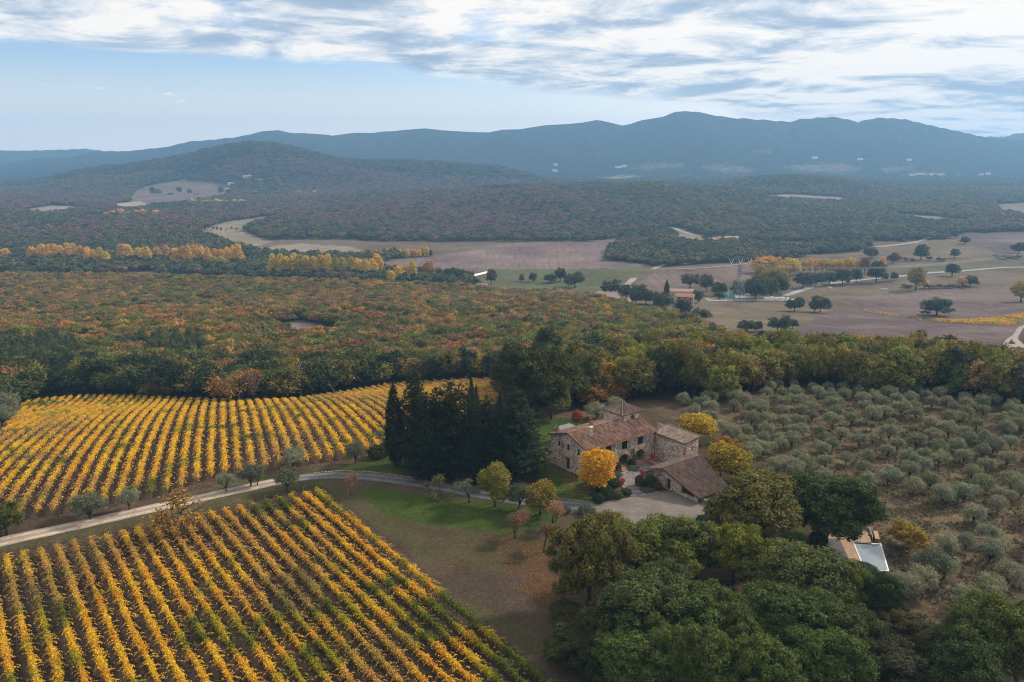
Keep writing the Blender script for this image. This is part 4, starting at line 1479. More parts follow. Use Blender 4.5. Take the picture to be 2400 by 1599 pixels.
def chimney(parent, p, w_=.62, h=1.5, mat='rubble_stone', cap=True):
    mb = MB()
    mb.box((p.x, p.y, p.z + h / 2 - .3), (w_, w_ * .8, h + .6), (A2, B2, UZ))
    mb.box((p.x, p.y, p.z + h + .05), (w_ + .2, w_ * .8 + .2, .1), (A2, B2, UZ))
    c = mb.build('chimney', MAT[mat], parent)
    if cap:
        k = MB()
        for s_ in (-1, 1):
            q = p + A2 * (s_ * w_ * .3) + UZ * (h + .25)
            k.box(q, (.1, w_ * .7, .32), (A2, B2, UZ))
        q0, q1 = p - A2 * (w_ * .6) + UZ * (h + .40), p + A2 * (w_ * .6) + UZ * (h + .40)
        rm = p + UZ * (h + .66)
        for e in (q0, q1):
            d_ = B2 * (w_ * .5)
            k.add([e - d_, e + d_, rm + d_, rm - d_, e - d_ + UZ * .07, e + d_ + UZ * .07, rm + d_ + UZ * .07, rm - d_ + UZ * .07],
                  [(0, 1, 2, 3), (7, 6, 5, 4), (0, 4, 5, 1), (1, 5, 6, 2), (2, 6, 7, 3), (3, 7, 4, 0)])
        k.build('chimney', MAT['roof_tile'], parent).name = 'chimney_cap'
    return c


def plate(name, O, ax, inward, loop, d, mat, parent, th=.05):
    """flat panel of outline loop set d metres inside the wall face"""
    P = lambda q, dd: O + ax * q[0] + UZ * q[1] + inward * dd
    n = len(loop)
    mb = MB()
    mb.add([P(q, d) for q in loop] + [P(q, d + th) for q in loop], [tuple(range(n)), tuple(range(2 * n - 1, n - 1, -1))] + [(k, n + k, n + (k + 1) % n, (k + 1) % n) for k in range(n)])
    return mb.build(name, MAT[mat], parent)


def window(parent, O, ax, inward, loop, shutters=0.0, d=.22, surround=None):
    """frame part with its pane (and shutters) as sub-parts"""
    s0, s1 = min(q[0] for q in loop), max(q[0] for q in loop)
    z0, z1 = min(q[1] for q in loop), max(q[1] for q in loop)
    mb = MB()
    P = lambda q, dd: O + ax * q[0] + UZ * q[1] + inward * dd
    for k in range(len(loop)):
        mb.bar(P(loop[k], d), P(loop[(k + 1) % len(loop)], d), .09)
    mb.bar(P(((s0 + s1) / 2, z0), d), P(((s0 + s1) / 2, z1 - .03), d), .06)
    f = mb.build('window', MAT['dark_wood'], parent)
    plate('pane', O, ax, inward, loop, d + .06, 'dark_glass', f)
    if shutters:
        wz = (s1 - s0) * shutters
        zt = z0 + (z1 - z0) * .86
        for a_, b_ in ((s0 + .03, s0 + wz), (s1 - wz, s1 - .03)):
            plate('shutter', O, ax, inward, rect_loop(a_, b_, z0 + .05, zt if len(loop) > 4 else z1 - .05), d - .12, 'grey_shutter', f)
    return f


def surround(parent, O, ax, out, loop, wd=.22, name='arch_surround'):
    """brick band standing slightly proud round an opening"""
    mb = MB()
    P = lambda q: O + ax * q[0] + UZ * q[1] + out * .015
    for k in range(1, len(loop)):
        a_, b_ = P(loop[k]), P(loop[(k + 1) % len(loop)])
        if (b_ - a_).length > .02:
            d_ = (b_ - a_).normalized()
            mb.bar(a_ - d_ * .05, b_ + d_ * .05, wd * .55 if False else wd, .08)
    return mb.build(name, MAT['brick'], parent)


# ------------------------------------------------------------------ the farmhouse
HL, HD, EV, RG, RT = 17.0, 9.75, 5.45, 7.0, 4.9
fh = empty('stone_farmhouse', H0)
tag(fh, 'old rubble stone farmhouse with clay tiled roof, square tower and arched loggia', 'farmhouse')


def under(o):
    """keeps a child's world position under the farmhouse empty"""
    o.location = -H0
    return o


class Sub:
    pass


fh.location = (0, 0, 0)
wins = [arch_loop(4.0, 6.7, 3.45, 4.4, .65), arch_loop(7.9, 10.6, 3.45, 4.4, .65), arch_loop(11.9, 14.6, 3.45, 4.4, .65)]
arcs = [arch_loop(3.4, 6.2, 0.05, 1.35, 1.2, 12), arch_loop(7.6, 10.3, 0.05, 1.35, 1.25, 12), arch_loop(11.9, 14.3, 0.05, 1.40, 1.15, 12)]
mb = MB()
O = L3(0, 0)
wall_face(mb, O, A2, B2, [(0, -.5), (HL, -.5), (HL, EV), (0, EV)], wins + arcs)
gw = [rect_loop(1.8, 2.45, 3.7, 4.85), rect_loop(4.6, 5.25, 3.75, 4.9), rect_loop(7.2, 7.8, 3.8, 4.85), rect_loop(4.45, 5.4, 0.1, 2.25)]
wall_face(mb, O, B2, A2, [(0, -.8), (HD, -.8), (HD, EV), (RT, RG - .05), (0, EV)], gw)
wall_face(mb, L3(HL, 0), B2, -A2, [(0, -.5), (HD, -.5), (HD, EV), (RT, RG - .05), (0, EV)])
wall_face(mb, L3(0, HD), A2, -B2, [(0, -.8), (HL, -.8), (HL, EV), (0, EV)])
mb.build('wall', MAT['rubble_stone'], fh)
for w_ in wins:
    window(fh, O, A2, B2, w_, .26)
for w_ in gw[:3]:
    window(fh, O, B2, A2, w_, 0)
for a_ in arcs:
    surround(fh, O, A2, -B2, a_, .26)
plate('blocked_window', O, B2, A2, rect_loop(6.0, 6.8, 3.8, 4.85), -.02, 'brick', fh, .06)
dr = plate('door', O, B2, A2, gw[3], .25, 'dark_wood', fh)
plate('door_lintel', O, B2, A2, rect_loop(4.25, 5.6, 2.25, 2.55), -.03, 'brick', fh, .12)
# behind the arches: loggia walls, ceiling and the stair up
mb = MB()
mb.box(L3(8.9, 2.9, 1.3), (12.6, .3, 3.2), (A2, B2, UZ)).box(L3(8.9, 1.6, 3.05), (12.6, 2.6, .2), (A2, B2, UZ)).box(L3(2.75, 1.6, 1.3), (.3, 2.4, 3.2), (A2, B2, UZ)).box(L3(15.0, 1.6, 1.3), (.3, 2.4, 3.2), (A2, B2, UZ)).box(L3(8.9, 1.4, -.05), (12.6, 3.0, .16), (A2, B2, UZ))
mb.build('loggia', MAT['rubble_stone'], fh)
mb = MB()
for k in range(9):
    mb.box(L3(14.3 - .28 * k, 1.7, .12 + .12 * k), (.30, 1.0, .24 + .24 * k), (A2, B2, UZ))
mb.build('stair', MAT['flagstone'], fh)
mb = MB()
mb.box(L3(9.0, -.9, .10), (3.4, 1.5, .2), (A2, B2, UZ)).box(L3(9.0, -.6, .22), (3.0, .9, .14), (A2, B2, UZ)).box(L3(13.1, -.6, .1), (2.9, 1.0, .2), (A2, B2, UZ))
mb.build('steps', MAT['brick'], fh)
OV = .45
drop = (RG - EV) / RT
zf = lambda t_: RG - abs(t_ - RT) * drop + .12
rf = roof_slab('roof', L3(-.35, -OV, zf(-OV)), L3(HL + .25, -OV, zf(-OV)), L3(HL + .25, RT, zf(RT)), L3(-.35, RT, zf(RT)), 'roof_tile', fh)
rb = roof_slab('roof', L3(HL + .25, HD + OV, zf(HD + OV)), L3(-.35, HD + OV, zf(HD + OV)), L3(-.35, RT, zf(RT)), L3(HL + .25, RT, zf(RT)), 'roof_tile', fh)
mb = MB(); ridge_caps(mb, L3(-.35, RT, zf(RT) + .03), L3(12.2, RT, zf(RT) + .03))
for s_ in (-.33,):
    ridge_caps(mb, L3(s_, -OV, zf(-OV) + .03), L3(s_, RT, zf(RT) + .03), .10)
    ridge_caps(mb, L3(s_, HD + OV, zf(HD + OV) + .03), L3(s_, RT, zf(RT) + .03), .10)
mb.build('ridge_tiles', MAT['roof_tile'], rf)


def on_roof(u, v):
    """point of the front slope under photo pixel (u, v)"""
    d = ray(u, v)
    best = None
    for k in range(4000):
        t_ = 135 + k * .01
        p = Vector((0, 0, CAM_Z)) + d * t_
        q = p - H0
        s_, tt = q.dot(A2), q.dot(B2)
        if p.z <= zf(tt):
            return p
    return p


for (zx, zy, w_, h, cap) in ((597, 488, .62, 1.75, False), (602, 352, .55, .85, True), (186, 442, .55, .75, True)):
    p = on_roof(1270 + zx / 5.2267, 930 + zy / 5.2267)
    chimney(rf, p, w_, h, 'rubble_stone' if w_ > .6 else 'brick', cap)
p = on_roof(1270 + 597 / 5.2267, 930 + 488 / 5.2267)
MB().box(p + UZ * .03, (.95, .8, .16), (A2, B2, UZ)).build('flashing', MAT['lead_flashing'], rf)
# tower
T0, T1, U0, U1, TE, TA = 12.35, 17.0, 4.05, 8.95, 8.2, 9.55
tw = Sub()
mb = MB()
tl = [arch_loop(2.2, 3.1, 6.75, 7.25, .42)]
wall_face(mb, L3(T0, U0), A2, B2, [(0, 4.8), (T1 - T0, 4.8), (T1 - T0, TE), (0, TE)], tl)
wall_face(mb, L3(T0, U0), B2, A2, [(0, 4.8), (U1 - U0, 4.8), (U1 - U0, TE), (0, TE)])
wall_face(mb, L3(T1, U0), B2, -A2, [(0, 4.8), (U1 - U0, 4.8), (U1 - U0, TE), (0, TE)])
wall_face(mb, L3(T0, U1), A2, -B2, [(0, 4.8), (T1 - T0, 4.8), (T1 - T0, TE), (0, TE)])
tower = mb.build('tower', MAT['rubble_stone'], fh)
surround(tower, L3(T0, U0), A2, -B2, tl[0], .16)
plate('pane', L3(T0, U0), A2, B2, tl[0], .35, 'dark_glass', tower)
mb = MB()
for c_ in ((T0 + .12, U0 - .02), (T1 - .12, U0 - .02)):
    mb.box(L3(c_[0], c_[1] + .1, 7.2), (.3, .3, 2.0), (A2, B2, UZ))
mb.build('quoins', MAT['brick'], tower)
ap = L3((T0 + T1) / 2, (U0 + U1) / 2, TA)
ov = .42
cs = [L3(T0 - ov, U0 - ov, TE - .05), L3(T1 + ov, U0 - ov, TE - .05), L3(T1 + ov, U1 + ov, TE - .05), L3(T0 - ov, U1 + ov, TE - .05)]
eps = .02
for k in range(4):
    a_, b_ = cs[k], cs[(k + 1) % 4]
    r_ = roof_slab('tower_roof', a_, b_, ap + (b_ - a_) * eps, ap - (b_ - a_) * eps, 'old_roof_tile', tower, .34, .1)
mb = MB()
for k in range(4):
    ridge_caps(mb, cs[k] + UZ * .06, ap + UZ * .06, .11)
mb.build('hip_tiles', MAT['old_roof_tile'], tower)
# wing on the far side of the court
WL, WW, WE, WR = 7.3, 3.6, 5.0, 5.45
mb = MB()
wall_face(mb, L3(HL, -WL), B2, A2, [(0, -.5), (WL, -.5), (WL, WE), (0, WE)])
wh = [rect_loop(1.75, 2.1, 3.3, 4.0)]
wall_face(mb, L3(HL, -WL), A2, B2, [(0, -.5), (WW, -.5), (WW, WR), (0, WE)], wh)
wall_face(mb, L3(HL + WW, -WL), B2, -A2, [(0, -.5), (WL + 3, -.5), (WL + 3, WR), (0, WR)])
wing = mb.build('wing', MAT['rubble_stone'], fh)
plate('pane', L3(HL, -WL), A2, B2, wh[0], .2, 'dark_glass', wing)
mb = MB()
mb.box(L3(HL + .10, -WL + .08, 1.9), (.36, .36, 4.6), (A2, B2, UZ))
mb.build('quoins', MAT['brick'], wing)
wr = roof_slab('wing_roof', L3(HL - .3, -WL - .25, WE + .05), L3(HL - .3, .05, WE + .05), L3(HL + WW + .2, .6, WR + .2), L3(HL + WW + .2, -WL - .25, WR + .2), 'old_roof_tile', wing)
mb = MB(); ridge_caps(mb, L3(HL + WW + .2, -WL - .25, WR + .22), L3(HL + WW + .2, .8, WR + .22), .12)
ridge_caps(mb, L3(HL - .3, -WL - .22, WE + .08), L3(HL + WW + .2, -WL - .22, WR + .22), .10)
mb.build('ridge_tiles', MAT['old_roof_tile'], wing)
# the quoins of the main block and the gutter
mb = MB()
mb.tube([L3(-.3, -OV - .06, zf(-OV) - .1), L3(HL + .2, -OV - .06, zf(-OV) - .1)], [.07, .07], 6)
mb.tube([L3(HL - .12, -.10, zf(-OV) - .2), L3(HL - .12, -.10, .1)], [.05, .05], 6)
mb.build('gutter', MAT['brick'], fh)
ivy_l = [(0, 0, z, .75, .22, .5) for z in (.4, 1.0, 1.6, 2.2, 2.7)]
me = crown_mesh('climber', [leaf_cloud(ivy_l, 900, .16, .10, 8, 31)])
iv = obj('climber', me, None, fh, L3(11.1, -.12, 0)); iv.rotation_euler = (0, 0, math.atan2(A2.y, A2.x)); set_tint(iv, (0.10, 0.11, 0.02))

# ------------------------------------------------------------------ the barn
BS0, BS1, BR, BF, BB = 8.2, 15.6, -10.9, -18.1, -8.1
ZR, ZE, ZB = 3.85, 1.45, 2.95
bn = empty('stone_barn', (0, 0, 0))
tag(bn, 'low stone barn with long tiled roof sloping down to the gravel yard', 'barn')
zr = lambda t_: (ZR - (BR - t_) * (ZR - ZE) / (BR - BF - .5)) if t_ < BR else (ZR - (t_ - BR) * (ZR - ZB) / (BB - BR))
mb = MB()
O = L3(BS0, BF)
prof = [(0, -.6), (BB - BF, -.6), (BB - BF, zr(BB) - .1), (BR - BF, ZR - .1), (0, zr(BF) - .1)]
bh = [rect_loop(6.0, 6.75, .1, 2.0), [(.75, .55), (3.6, .55), (3.6, zr(BF + 3.6) - .45), (.75, zr(BF + .75) - .42)]]
wall_face(mb, O, B2, A2, prof, bh)
wall_face(mb, L3(BS1, BF), B2, -A2, prof)
wall_face(mb, O, A2, B2, [(0, -.6), (BS1 - BS0, -.6), (BS1 - BS0, zr(BF) - .1), (0, zr(BF) - .1)], [rect_loop(1.5, 7.4, .5, zr(BF) - .35)])
wall_face(mb, L3(BS0, BB), A2, -B2, [(0, -.6), (BS1 - BS0, -.6), (BS1 - BS0, zr(BB) - .1), (0, zr(BB) - .1)])
mb.box(L3((BS0 + BS1) / 2 + .1, BF + 4.1, 1.0), (BS1 - BS0 - 1.0, .35, 3.0), (A2, B2, UZ))
mb.build('wall', MAT['rubble_stone'], bn)
plate('door', O, B2, A2, bh[0], .2, 'dark_wood', bn)
surround(bn, O, B2, -A2, arch_loop(6.9, 9.2, .1, 1.2, 1.0, 10), .2)
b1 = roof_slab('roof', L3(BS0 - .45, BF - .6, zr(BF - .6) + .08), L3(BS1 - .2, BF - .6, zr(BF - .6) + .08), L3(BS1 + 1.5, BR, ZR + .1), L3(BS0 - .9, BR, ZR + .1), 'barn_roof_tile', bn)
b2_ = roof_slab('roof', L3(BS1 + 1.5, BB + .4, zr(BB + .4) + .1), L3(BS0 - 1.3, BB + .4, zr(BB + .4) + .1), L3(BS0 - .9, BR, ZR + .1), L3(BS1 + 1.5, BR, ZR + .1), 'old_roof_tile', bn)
mb = MB(); ridge_caps(mb, L3(BS0 - .9, BR, ZR + .13), L3(BS1 + 1.5, BR, ZR + .13), .13)
ridge_caps(mb, L3(BS0 - .43, BF - .6, zr(BF - .6) + .1), L3(BS0 - .88, BR, ZR + .13), .09)
mb.build('ridge_tiles', MAT['barn_roof_tile'], b1)
mb = MB()
for s_ in np.linspace(BS0 - .3, BS1 - .4, 9):
    mb.bar(L3(s_, BF - .55, zr(BF - .55) - .15), L3(s_, BF + 2.0, zr(BF + 2.0) - .15), .12)
mb.build('rafters', MAT['dark_wood'], bn)
mb = MB(); mb.tube([L3(BS0 - .4, BF - .66, zr(BF - .6) + .0), L3(BS1 - .2, BF - .66, zr(BF - .6) + .0)], [.06, .06], 6)
mb.tube([L3(BS0 + .1, BF - .12, zr(BF - .6)), L3(BS0 + .1, BF - .12, -.1)], [.045, .045], 6)
mb.build('gutter', MAT['dark_wood'], bn)

# low walls, kerbs and the little grey roof at the back
gs = empty('garden_shed', (0, 0, 0)); tag(gs, 'flat grey-roofed shed behind the farmhouse lawn side', 'shed')
c_ = level(1330, 1003, 2.2)
MB().box((c_.x, c_.y, 1.05), (3.2, 2.8, 2.1), (A2, B2, UZ)).build('wall', MAT['rubble_stone'], gs)
MB().box((c_.x, c_.y, 2.18), (4.0, 3.6, .14), (A2, B2, UZ)).build('roof', MAT['grey_sheet'], gs)
lw = empty('planter_wall', (0, 0, 0)); tag(lw, 'low brick-capped wall with a pink flower pot before the right arch', 'low wall')
MB().box(L3(13.9, -2.3, .3), (.45, 2.6, .7), (A2, B2, UZ)).box(L3(15.3, -1.2, .3), (2.4, .4, .7), (A2, B2, UZ)).build('wall', MAT['garden_stone'], lw)
MB().box(L3(13.9, -2.3, .69), (.55, 2.7, .08), (A2, B2, UZ)).box(L3(15.4, -1.2, .69), (2.3, .5, .08), (A2, B2, UZ)).build('coping', MAT['brick'], lw)


def drape_poly(name, poly, off, mat, kind='structure', label=None, cat=None, step=.8, wob=.12):
    """level sheet over an outline given in photo pixels, laid just above the ground"""
    P = [ground(u, v) for u, v in poly]
    pts = []
    for k in range(len(P)):
        a_, b_ = P[k], P[(k + 1) % len(P)]
        n = max(1, int((b_ - a_).length / step))
        for j in range(n):
            q = a_.lerp(b_, j / n)
            pts.append((q.x + wob * (2 * vnoise(q.x * 1.1, q.y * 1.1, 3) - 1), q.y + wob * (2 * vnoise(q.x * 1.1 + 50, q.y * 1.1, 5) - 1)))
    tr_ = tessellate_polygon([[Vector((x, y, 0)) for x, y in pts]])
    V = [(float(x), float(y), hz(x, y) + off) for x, y in pts]
    me = bpy.data.meshes.new(name)
    me.from_pydata(V, [], [tuple(k) for k in tr_])
    me.update()
    if sum(p_.normal.z for p_ in me.polygons) < 0:
        me.flip_normals()
    return tag(obj(name, me, MAT[mat]), label, cat, kind=kind)


def ribbon(name, pix, width, off, mat, step=1.5, ragged=.12, pts3=None):
    """a road or path along photo pixels, draped on the ground"""
    P = pts3 or [ground(u, v) for u, v in pix]
    cx = [Vector((p.x, p.y, 0)) for p in P]
    dense = []
    for k in range(len(cx) - 1):                                  # Catmull-Rom
        p0, p1, p2, p3 = cx[max(k - 1, 0)], cx[k], cx[k + 1], cx[min(k + 2, len(cx) - 1)]
        n = max(2, int((p2 - p1).length / step))
        for j in range(n):
            t_ = j / n
            dense.append(.5 * ((2 * p1) + (p2 - p0) * t_ + (2 * p0 - 5 * p1 + 4 * p2 - p3) * t_ ** 2 + (3 * p1 - p0 - 3 * p2 + p3) * t_ ** 3))
    dense.append(cx[-1])
    V, F = [], []
    across = 9
    for k, p in enumerate(dense):
        d_ = (dense[min(k + 1, len(dense) - 1)] - dense[max(k - 1, 0)]).normalized()
        nrm = Vector((-d_.y, d_.x, 0))
        for j in range(across):
            f = j / (across - 1) * 2 - 1
            wv = width / 2
            if j in (0, across - 1):
                wv += ragged * (2 * float(vnoise(k * .7, j * 9.3, 8)) - 1)
            q = p + nrm * (f * wv)
            V.append((q.x, q.y, hz(q.x, q.y) + off))
    for k in range(len(dense) - 1):
        for j in range(across - 1):
            F.append((k * across + j, (k + 1) * across + j, (k + 1) * across + j + 1, k * across + j + 1))
    me = bpy.data.meshes.new(name)
    me.from_pydata(V, [], F)
    point_attr(me, 'across', [j / (across - 1) * 2 - 1 for k in dense for j in range(across)])
    me.update()
    if sum(p_.normal.z for p_ in me.polygons) < 0:
        me.flip_normals()
    return tag(obj(name, me, MAT[mat]), kind='structure')


m, t = new_mat('drive_gravel')
P = wpos(t)
sx = t.n('ShaderNodeSeparateXYZ'); t.l(P, sx.inputs[0])
nz = t.noise(P, 2.2, 6, .7); nz2 = t.noise(P, .25, 3, .6)
c0 = t.ramp(nz, [(.3, (.27, .22, .18)), (.7, (.44, .37, .31))])
c1 = t.ramp(nz, [(.3, (.085, .088, .096)), (.7, (.145, .148, .158))])
f = t.step(t.math('ADD', sx.outputs[0], t.math('MULTIPLY', nz2, 8)), -40.0, -30.0)
ac = t.n('ShaderNodeAttribute', attribute_name='across')
aa_ = t.math('ABSOLUTE', ac.outputs['Fac'])
rut = t.math('MULTIPLY', t.step(aa_, .22, .42), t.math('SUBTRACT', 1.0, t.step(aa_, .62, .85)))      # two worn wheel tracks
rut = t.math('MULTIPLY', rut, t.step(t.noise(P, .6, 4, .7), .30, .60))
gc = t.mix(f, c0, c1)
finish(t, t.mix(rut, t.mix(1.0, gc, (.72, .70, .66), 'MULTIPLY'), t.mix(1.0, gc, (1.16, 1.15, 1.13), 'MULTIPLY')), 1.0, 0.0, nz, .4, .05)
m, t = new_mat('yard_gravel')
P = wpos(t); nz = t.noise(P, 3.0, 6, .7); nz2 = t.noise(P, .3, 4, .6)
col = t.mix(t.step(nz2, .35, .7), t.ramp(nz, [(.3, (.095, .082, .074)), (.7, (.155, .136, .124))]), t.ramp(nz, [(.3, (.125, .110, .10)), (.7, (.195, .172, .155))]))
finish(t, col, 1.0, 0.0, nz, .4, .05)
m, t = new_mat('pale_track')
nz = t.noise(wpos(t), .3, 5, .7)
finish(t, t.ramp(nz, [(.3, (.20, .175, .15)), (.7, (.31, .275, .245))]), 1.0, 0.0)
m, t = new_mat('tarmac')
finish(t, t.ramp(t.noise(wpos(t), .5, 4), [(.3, (.20, .20, .21)), (.7, (.27, .27, .28))]), .9, .1)

ribbon('drive', [(-260, 1330), (-120, 1300), (0, 1271), (150, 1239), (300, 1205), (420, 1179), (560, 1148), (640, 1131), (700, 1121), (780, 1115), (850, 1117), (940, 1127), (1020, 1139), (1100, 1154), (1180, 1168), (1260, 1179), (1340, 1185), (1420, 1188), (1500, 1190)], 3.4, .05, 'drive_gravel')
drape_poly('gravel_yard', [(1380, 1180), (1440, 1172), (1478, 1166), (1495, 1160), (1555, 1150), (1590, 1158), (1646, 1178), (1668, 1187), (1664, 1196), (1652, 1203), (1630, 1236), (1615, 1250), (1560, 1260), (1500, 1240), (1440, 1215), (1390, 1200)], .09, 'yard_gravel')
drape_poly('court_paving', [(1432, 1112), (1470, 1100), (1520, 1076), (1536, 1070), (1575, 1090), (1560, 1104), (1520, 1104), (1494, 1116), (1492, 1138), (1516, 1150), (1556, 1152), (1520, 1163), (1480, 1166), (1462, 1146), (1446, 1132)], .12, 'flagstone', wob=.05)

# ------------------------------------------------------------------ trees and shrubs round the farm, each placed by its foot
print('garden')


def plant_c(kind, var, u, vc, wpx, ratio, tint, name, label, cat, group=None, sink=0.0, hmax=None):
    """placed by the middle of its crown: u, vc photo pixels, wpx crown width in pixels, ratio height over width"""
    cm, tm, H0_, W0_ = KIND[kind][var % len(KIND[kind])]
    d = ray(u, vc)
    t_ = 60.0
    while t_ < 900:
        p = Vector((0, 0, CAM_Z)) + d * t_
        w_ = wpx * t_ / FPX
        if p.z <= hz(p.x, p.y) + .56 * w_ * ratio:
            break
        t_ += .25
    p.z = hz(p.x, p.y) - sink
    return plant(kind, var, p, w_ * ratio, w_, tint, name, label, cat, group)


OLV = (0.215, 0.235, 0.150)
OLD = (0.125, 0.140, 0.088)
# along the drive
for (kd, vr, u, vb, h, wd, tn, nm, lb, ct) in [
    ('oak', 0, 16, 1254, 78, 78, (.075, .090, .020), 'oak_tree', 'round green tree at the far left end of the drive', 'tree'),
    ('olive', 0, 214, 1216, 62, 74, OLD, 'olive_tree', 'dense dark olive on the verge, nearest the far left end of the drive', 'tree'),
    ('olive', 1, 303, 1196, 56, 46, OLV, 'olive_tree', 'small grey olive on the verge beside the dense dark one', 'tree'),
    ('sparse', 0, 404, 1242, 92, 104, (.26, .155, .045), 'walnut_tree', 'half bare tree with sparse orange leaves overhanging the pale drive', 'tree'),
    ('olive', 2, 531, 1152, 48, 44, OLV, 'olive_tree', 'small pale olive left of the twin olives on the verge', 'tree'),
    ('olive', 3, 588, 1140, 52, 46, OLD, 'olive_tree', 'left one of the twin olives on the drive verge', 'tree'),
    ('olive', 4, 603, 1138, 50, 36, OLD, 'olive_tree', 'right one of the twin olives on the drive verge', 'tree'),
    ('olive', 0, 690, 1100, 52, 50, OLV, 'olive_tree', 'grey olive behind the tall dark olive where the drive turns grey', 'tree'),
    ('olive', 1, 673, 1151, 60, 60, OLD, 'olive_tree', 'tall dark olive at the drive edge where the gravel turns grey', 'tree'),
    ('olive', 2, 834, 1086, 56, 48, OLD, 'olive_tree', 'single olive at the corner of the far vineyard left of the cypress', 'tree'),
    ('sparse', 1, 822, 1161, 58, 42, (.30, .175, .105), 'cherry_tree', 'small nearly bare pinkish tree below the bend of the drive', 'tree'),
    ('sparse', 2, 1034, 1170, 62, 84, (.135, .145, .055), 'fruit_tree', 'open pale green fruit tree leaning over the grey drive', 'tree'),
    ('thin', 0, 1101, 1178, 58, 60, (.155, .165, .115), 'olive_tree', 'thin grey olive between fruit tree and young maple', 'tree'),
    ('young', 0, 1160, 1187, 98, 66, (.195, .185, .030), 'maple_tree', 'young yellow-green maple, tallest of the row below the drive', 'tree'),
    ('olive', 3, 1216, 1194, 62, 46, (.085, .110, .055), 'olive_tree', 'small green olive between the two yellow-green maples', 'tree'),
    ('young', 1, 1266, 1206, 78, 64, (.225, .175, .028), 'maple_tree', 'young golden-green maple right of the small olive', 'tree'),
    ('thin', 1, 1206, 1263, 66, 52, (.175, .100, .065), 'cherry_tree', 'thin russet cherry on the lawn, left of its pair', 'tree'),
    ('thin', 0, 1274, 1294, 74, 52, (.170, .095, .060), 'cherry_tree', 'thin russet cherry on the lawn, right of its pair', 'tree'),
    ('thin', 1, 1296, 1240, 62, 50, (.260, .150, .085), 'cherry_tree', 'pale russet thin tree between golden maple and big oak', 'tree'),
]:
    plant_px(kd, vr, u, vb, h, wd, tn, nm, lb, ct)
# the dark clump
CED = (0.020, 0.032, 0.016)
plant_px('cypress', 0, 928, 1092, 184, 46, (.020, .036, .015), 'cypress_tree', 'tall dark cypress at the left end of the conifer clump', 'tree')
plant_px('cypress', 1, 1106, 1016, 128, 23, (.028, .046, .018), 'cypress_tree', 'slim cypress rising behind the cedars, left of its pair', 'tree')
plant_px('cypress', 0, 1117, 1014, 108, 17, (.030, .048, .018), 'cypress_tree', 'slim cypress rising behind the cedars, right of its pair', 'tree')
plant_px('cypress', 1, 1172, 1060, 140, 30, (.024, .040, .016), 'cypress_tree', 'cypress squeezed between the two big right cedars', 'tree')
for vr, u, vb, h, wd, tn, lb in [
    (0, 978, 1092, 220, 92, (.036, .046, .020), 'open feathery cedar right behind the tall left cypress'),
    (1, 1060, 1106, 205, 130, CED, 'broad dark cedar in the middle of the conifer clump'),
    (2, 1010, 1118, 120, 110, CED, 'low dark cedar at the front of the conifer clump'),
    (3, 1138, 1112, 178, 120, CED, 'dark cedar with feathery flat top right of the middle one'),
    (0, 1208, 1112, 196, 134, (.024, .040, .019), 'biggest cedar at the right end of the clump, sweeping to the lawn'),
    (3, 1022, 1104, 172, 112, CED, 'dark flat-topped cedar between the feathery one and the middle one'),
    (1, 1100, 1124, 96, 110, CED, 'low dark cedar over the drive at the clump front'),
]:
    plant_px('cedar', vr, u, vb, h, wd, tn, 'cedar_tree', lb, 'tree')
plant_px('shrub', 0, 885, 1072, 30, 46, (.05, .055, .02), 'shrub', 'dark mixed bush left of the tall cypress foot', 'shrub')
plant_px('shrub', 1, 906, 1066, 34, 34, (.055, .028, .024), 'shrub', 'dark reddish bush left of the tall cypress foot', 'shrub')
plant_px('bare', 0, 1060, 960, 80, 40, (.1, .1, .1), 'dead_tree', 'dead leafless top sticking out behind the cedars', 'tree')
# behind the house
plant_px('big_oak', 0, 1256, 978, 172, 146, (.052, .062, .018), 'oak_tree', 'huge spreading dark green oak behind the farmhouse lawn', 'tree')
plant_px('young', 0, 1292, 982, 122, 74, (.175, .165, .036), 'ash_tree', 'slender yellow-green tree in front of the huge oak', 'tree')
plant_px('oak', 2, 1330, 958, 105, 84, (.090, .098, .024), 'oak_tree', 'light green oak right behind the slender yellow-green tree', 'tree')
plant_px('oak', 1, 1282, 872, 105, 84, (.040, .054, .018), 'oak_tree', 'tall dark oak topping the wood edge above the huge oak', 'tree')
plant_px('oak', 3, 1392, 950, 52, 66, (.235, .115, .030), 'maple_tree', 'low orange maple bush behind the olive at the house back', 'tree')
plant_px('oak', 4, 1440, 942, 46, 52, (.205, .110, .028), 'maple_tree', 'brownish orange small tree right of the low orange maple', 'tree')
plant_px('oak', 0, 1424, 932, 76, 46, (.190, .110, .028), 'maple_tree', 'golden brown tree rising behind the orange bushes', 'tree')
plant_px('olive', 1, 1398, 980, 40, 58, OLV, 'olive_tree', 'grey olive left of the farmhouse tower', 'tree')
plant_px('olive', 2, 1440, 962, 34, 44, OLV, 'olive_tree', 'grey olive peeping over the farmhouse tower', 'tree')
plant_px('young', 1, 1352, 998, 38, 24, (.300, .085, .022), 'maple_tree', 'small orange-red maple on the lawn behind the house', 'tree')
plant_px('olive', 4, 1304, 1038, 12, 16, (.05, .06, .03), 'shrub', 'dark bush at the corner of the grey shed', 'shrub')
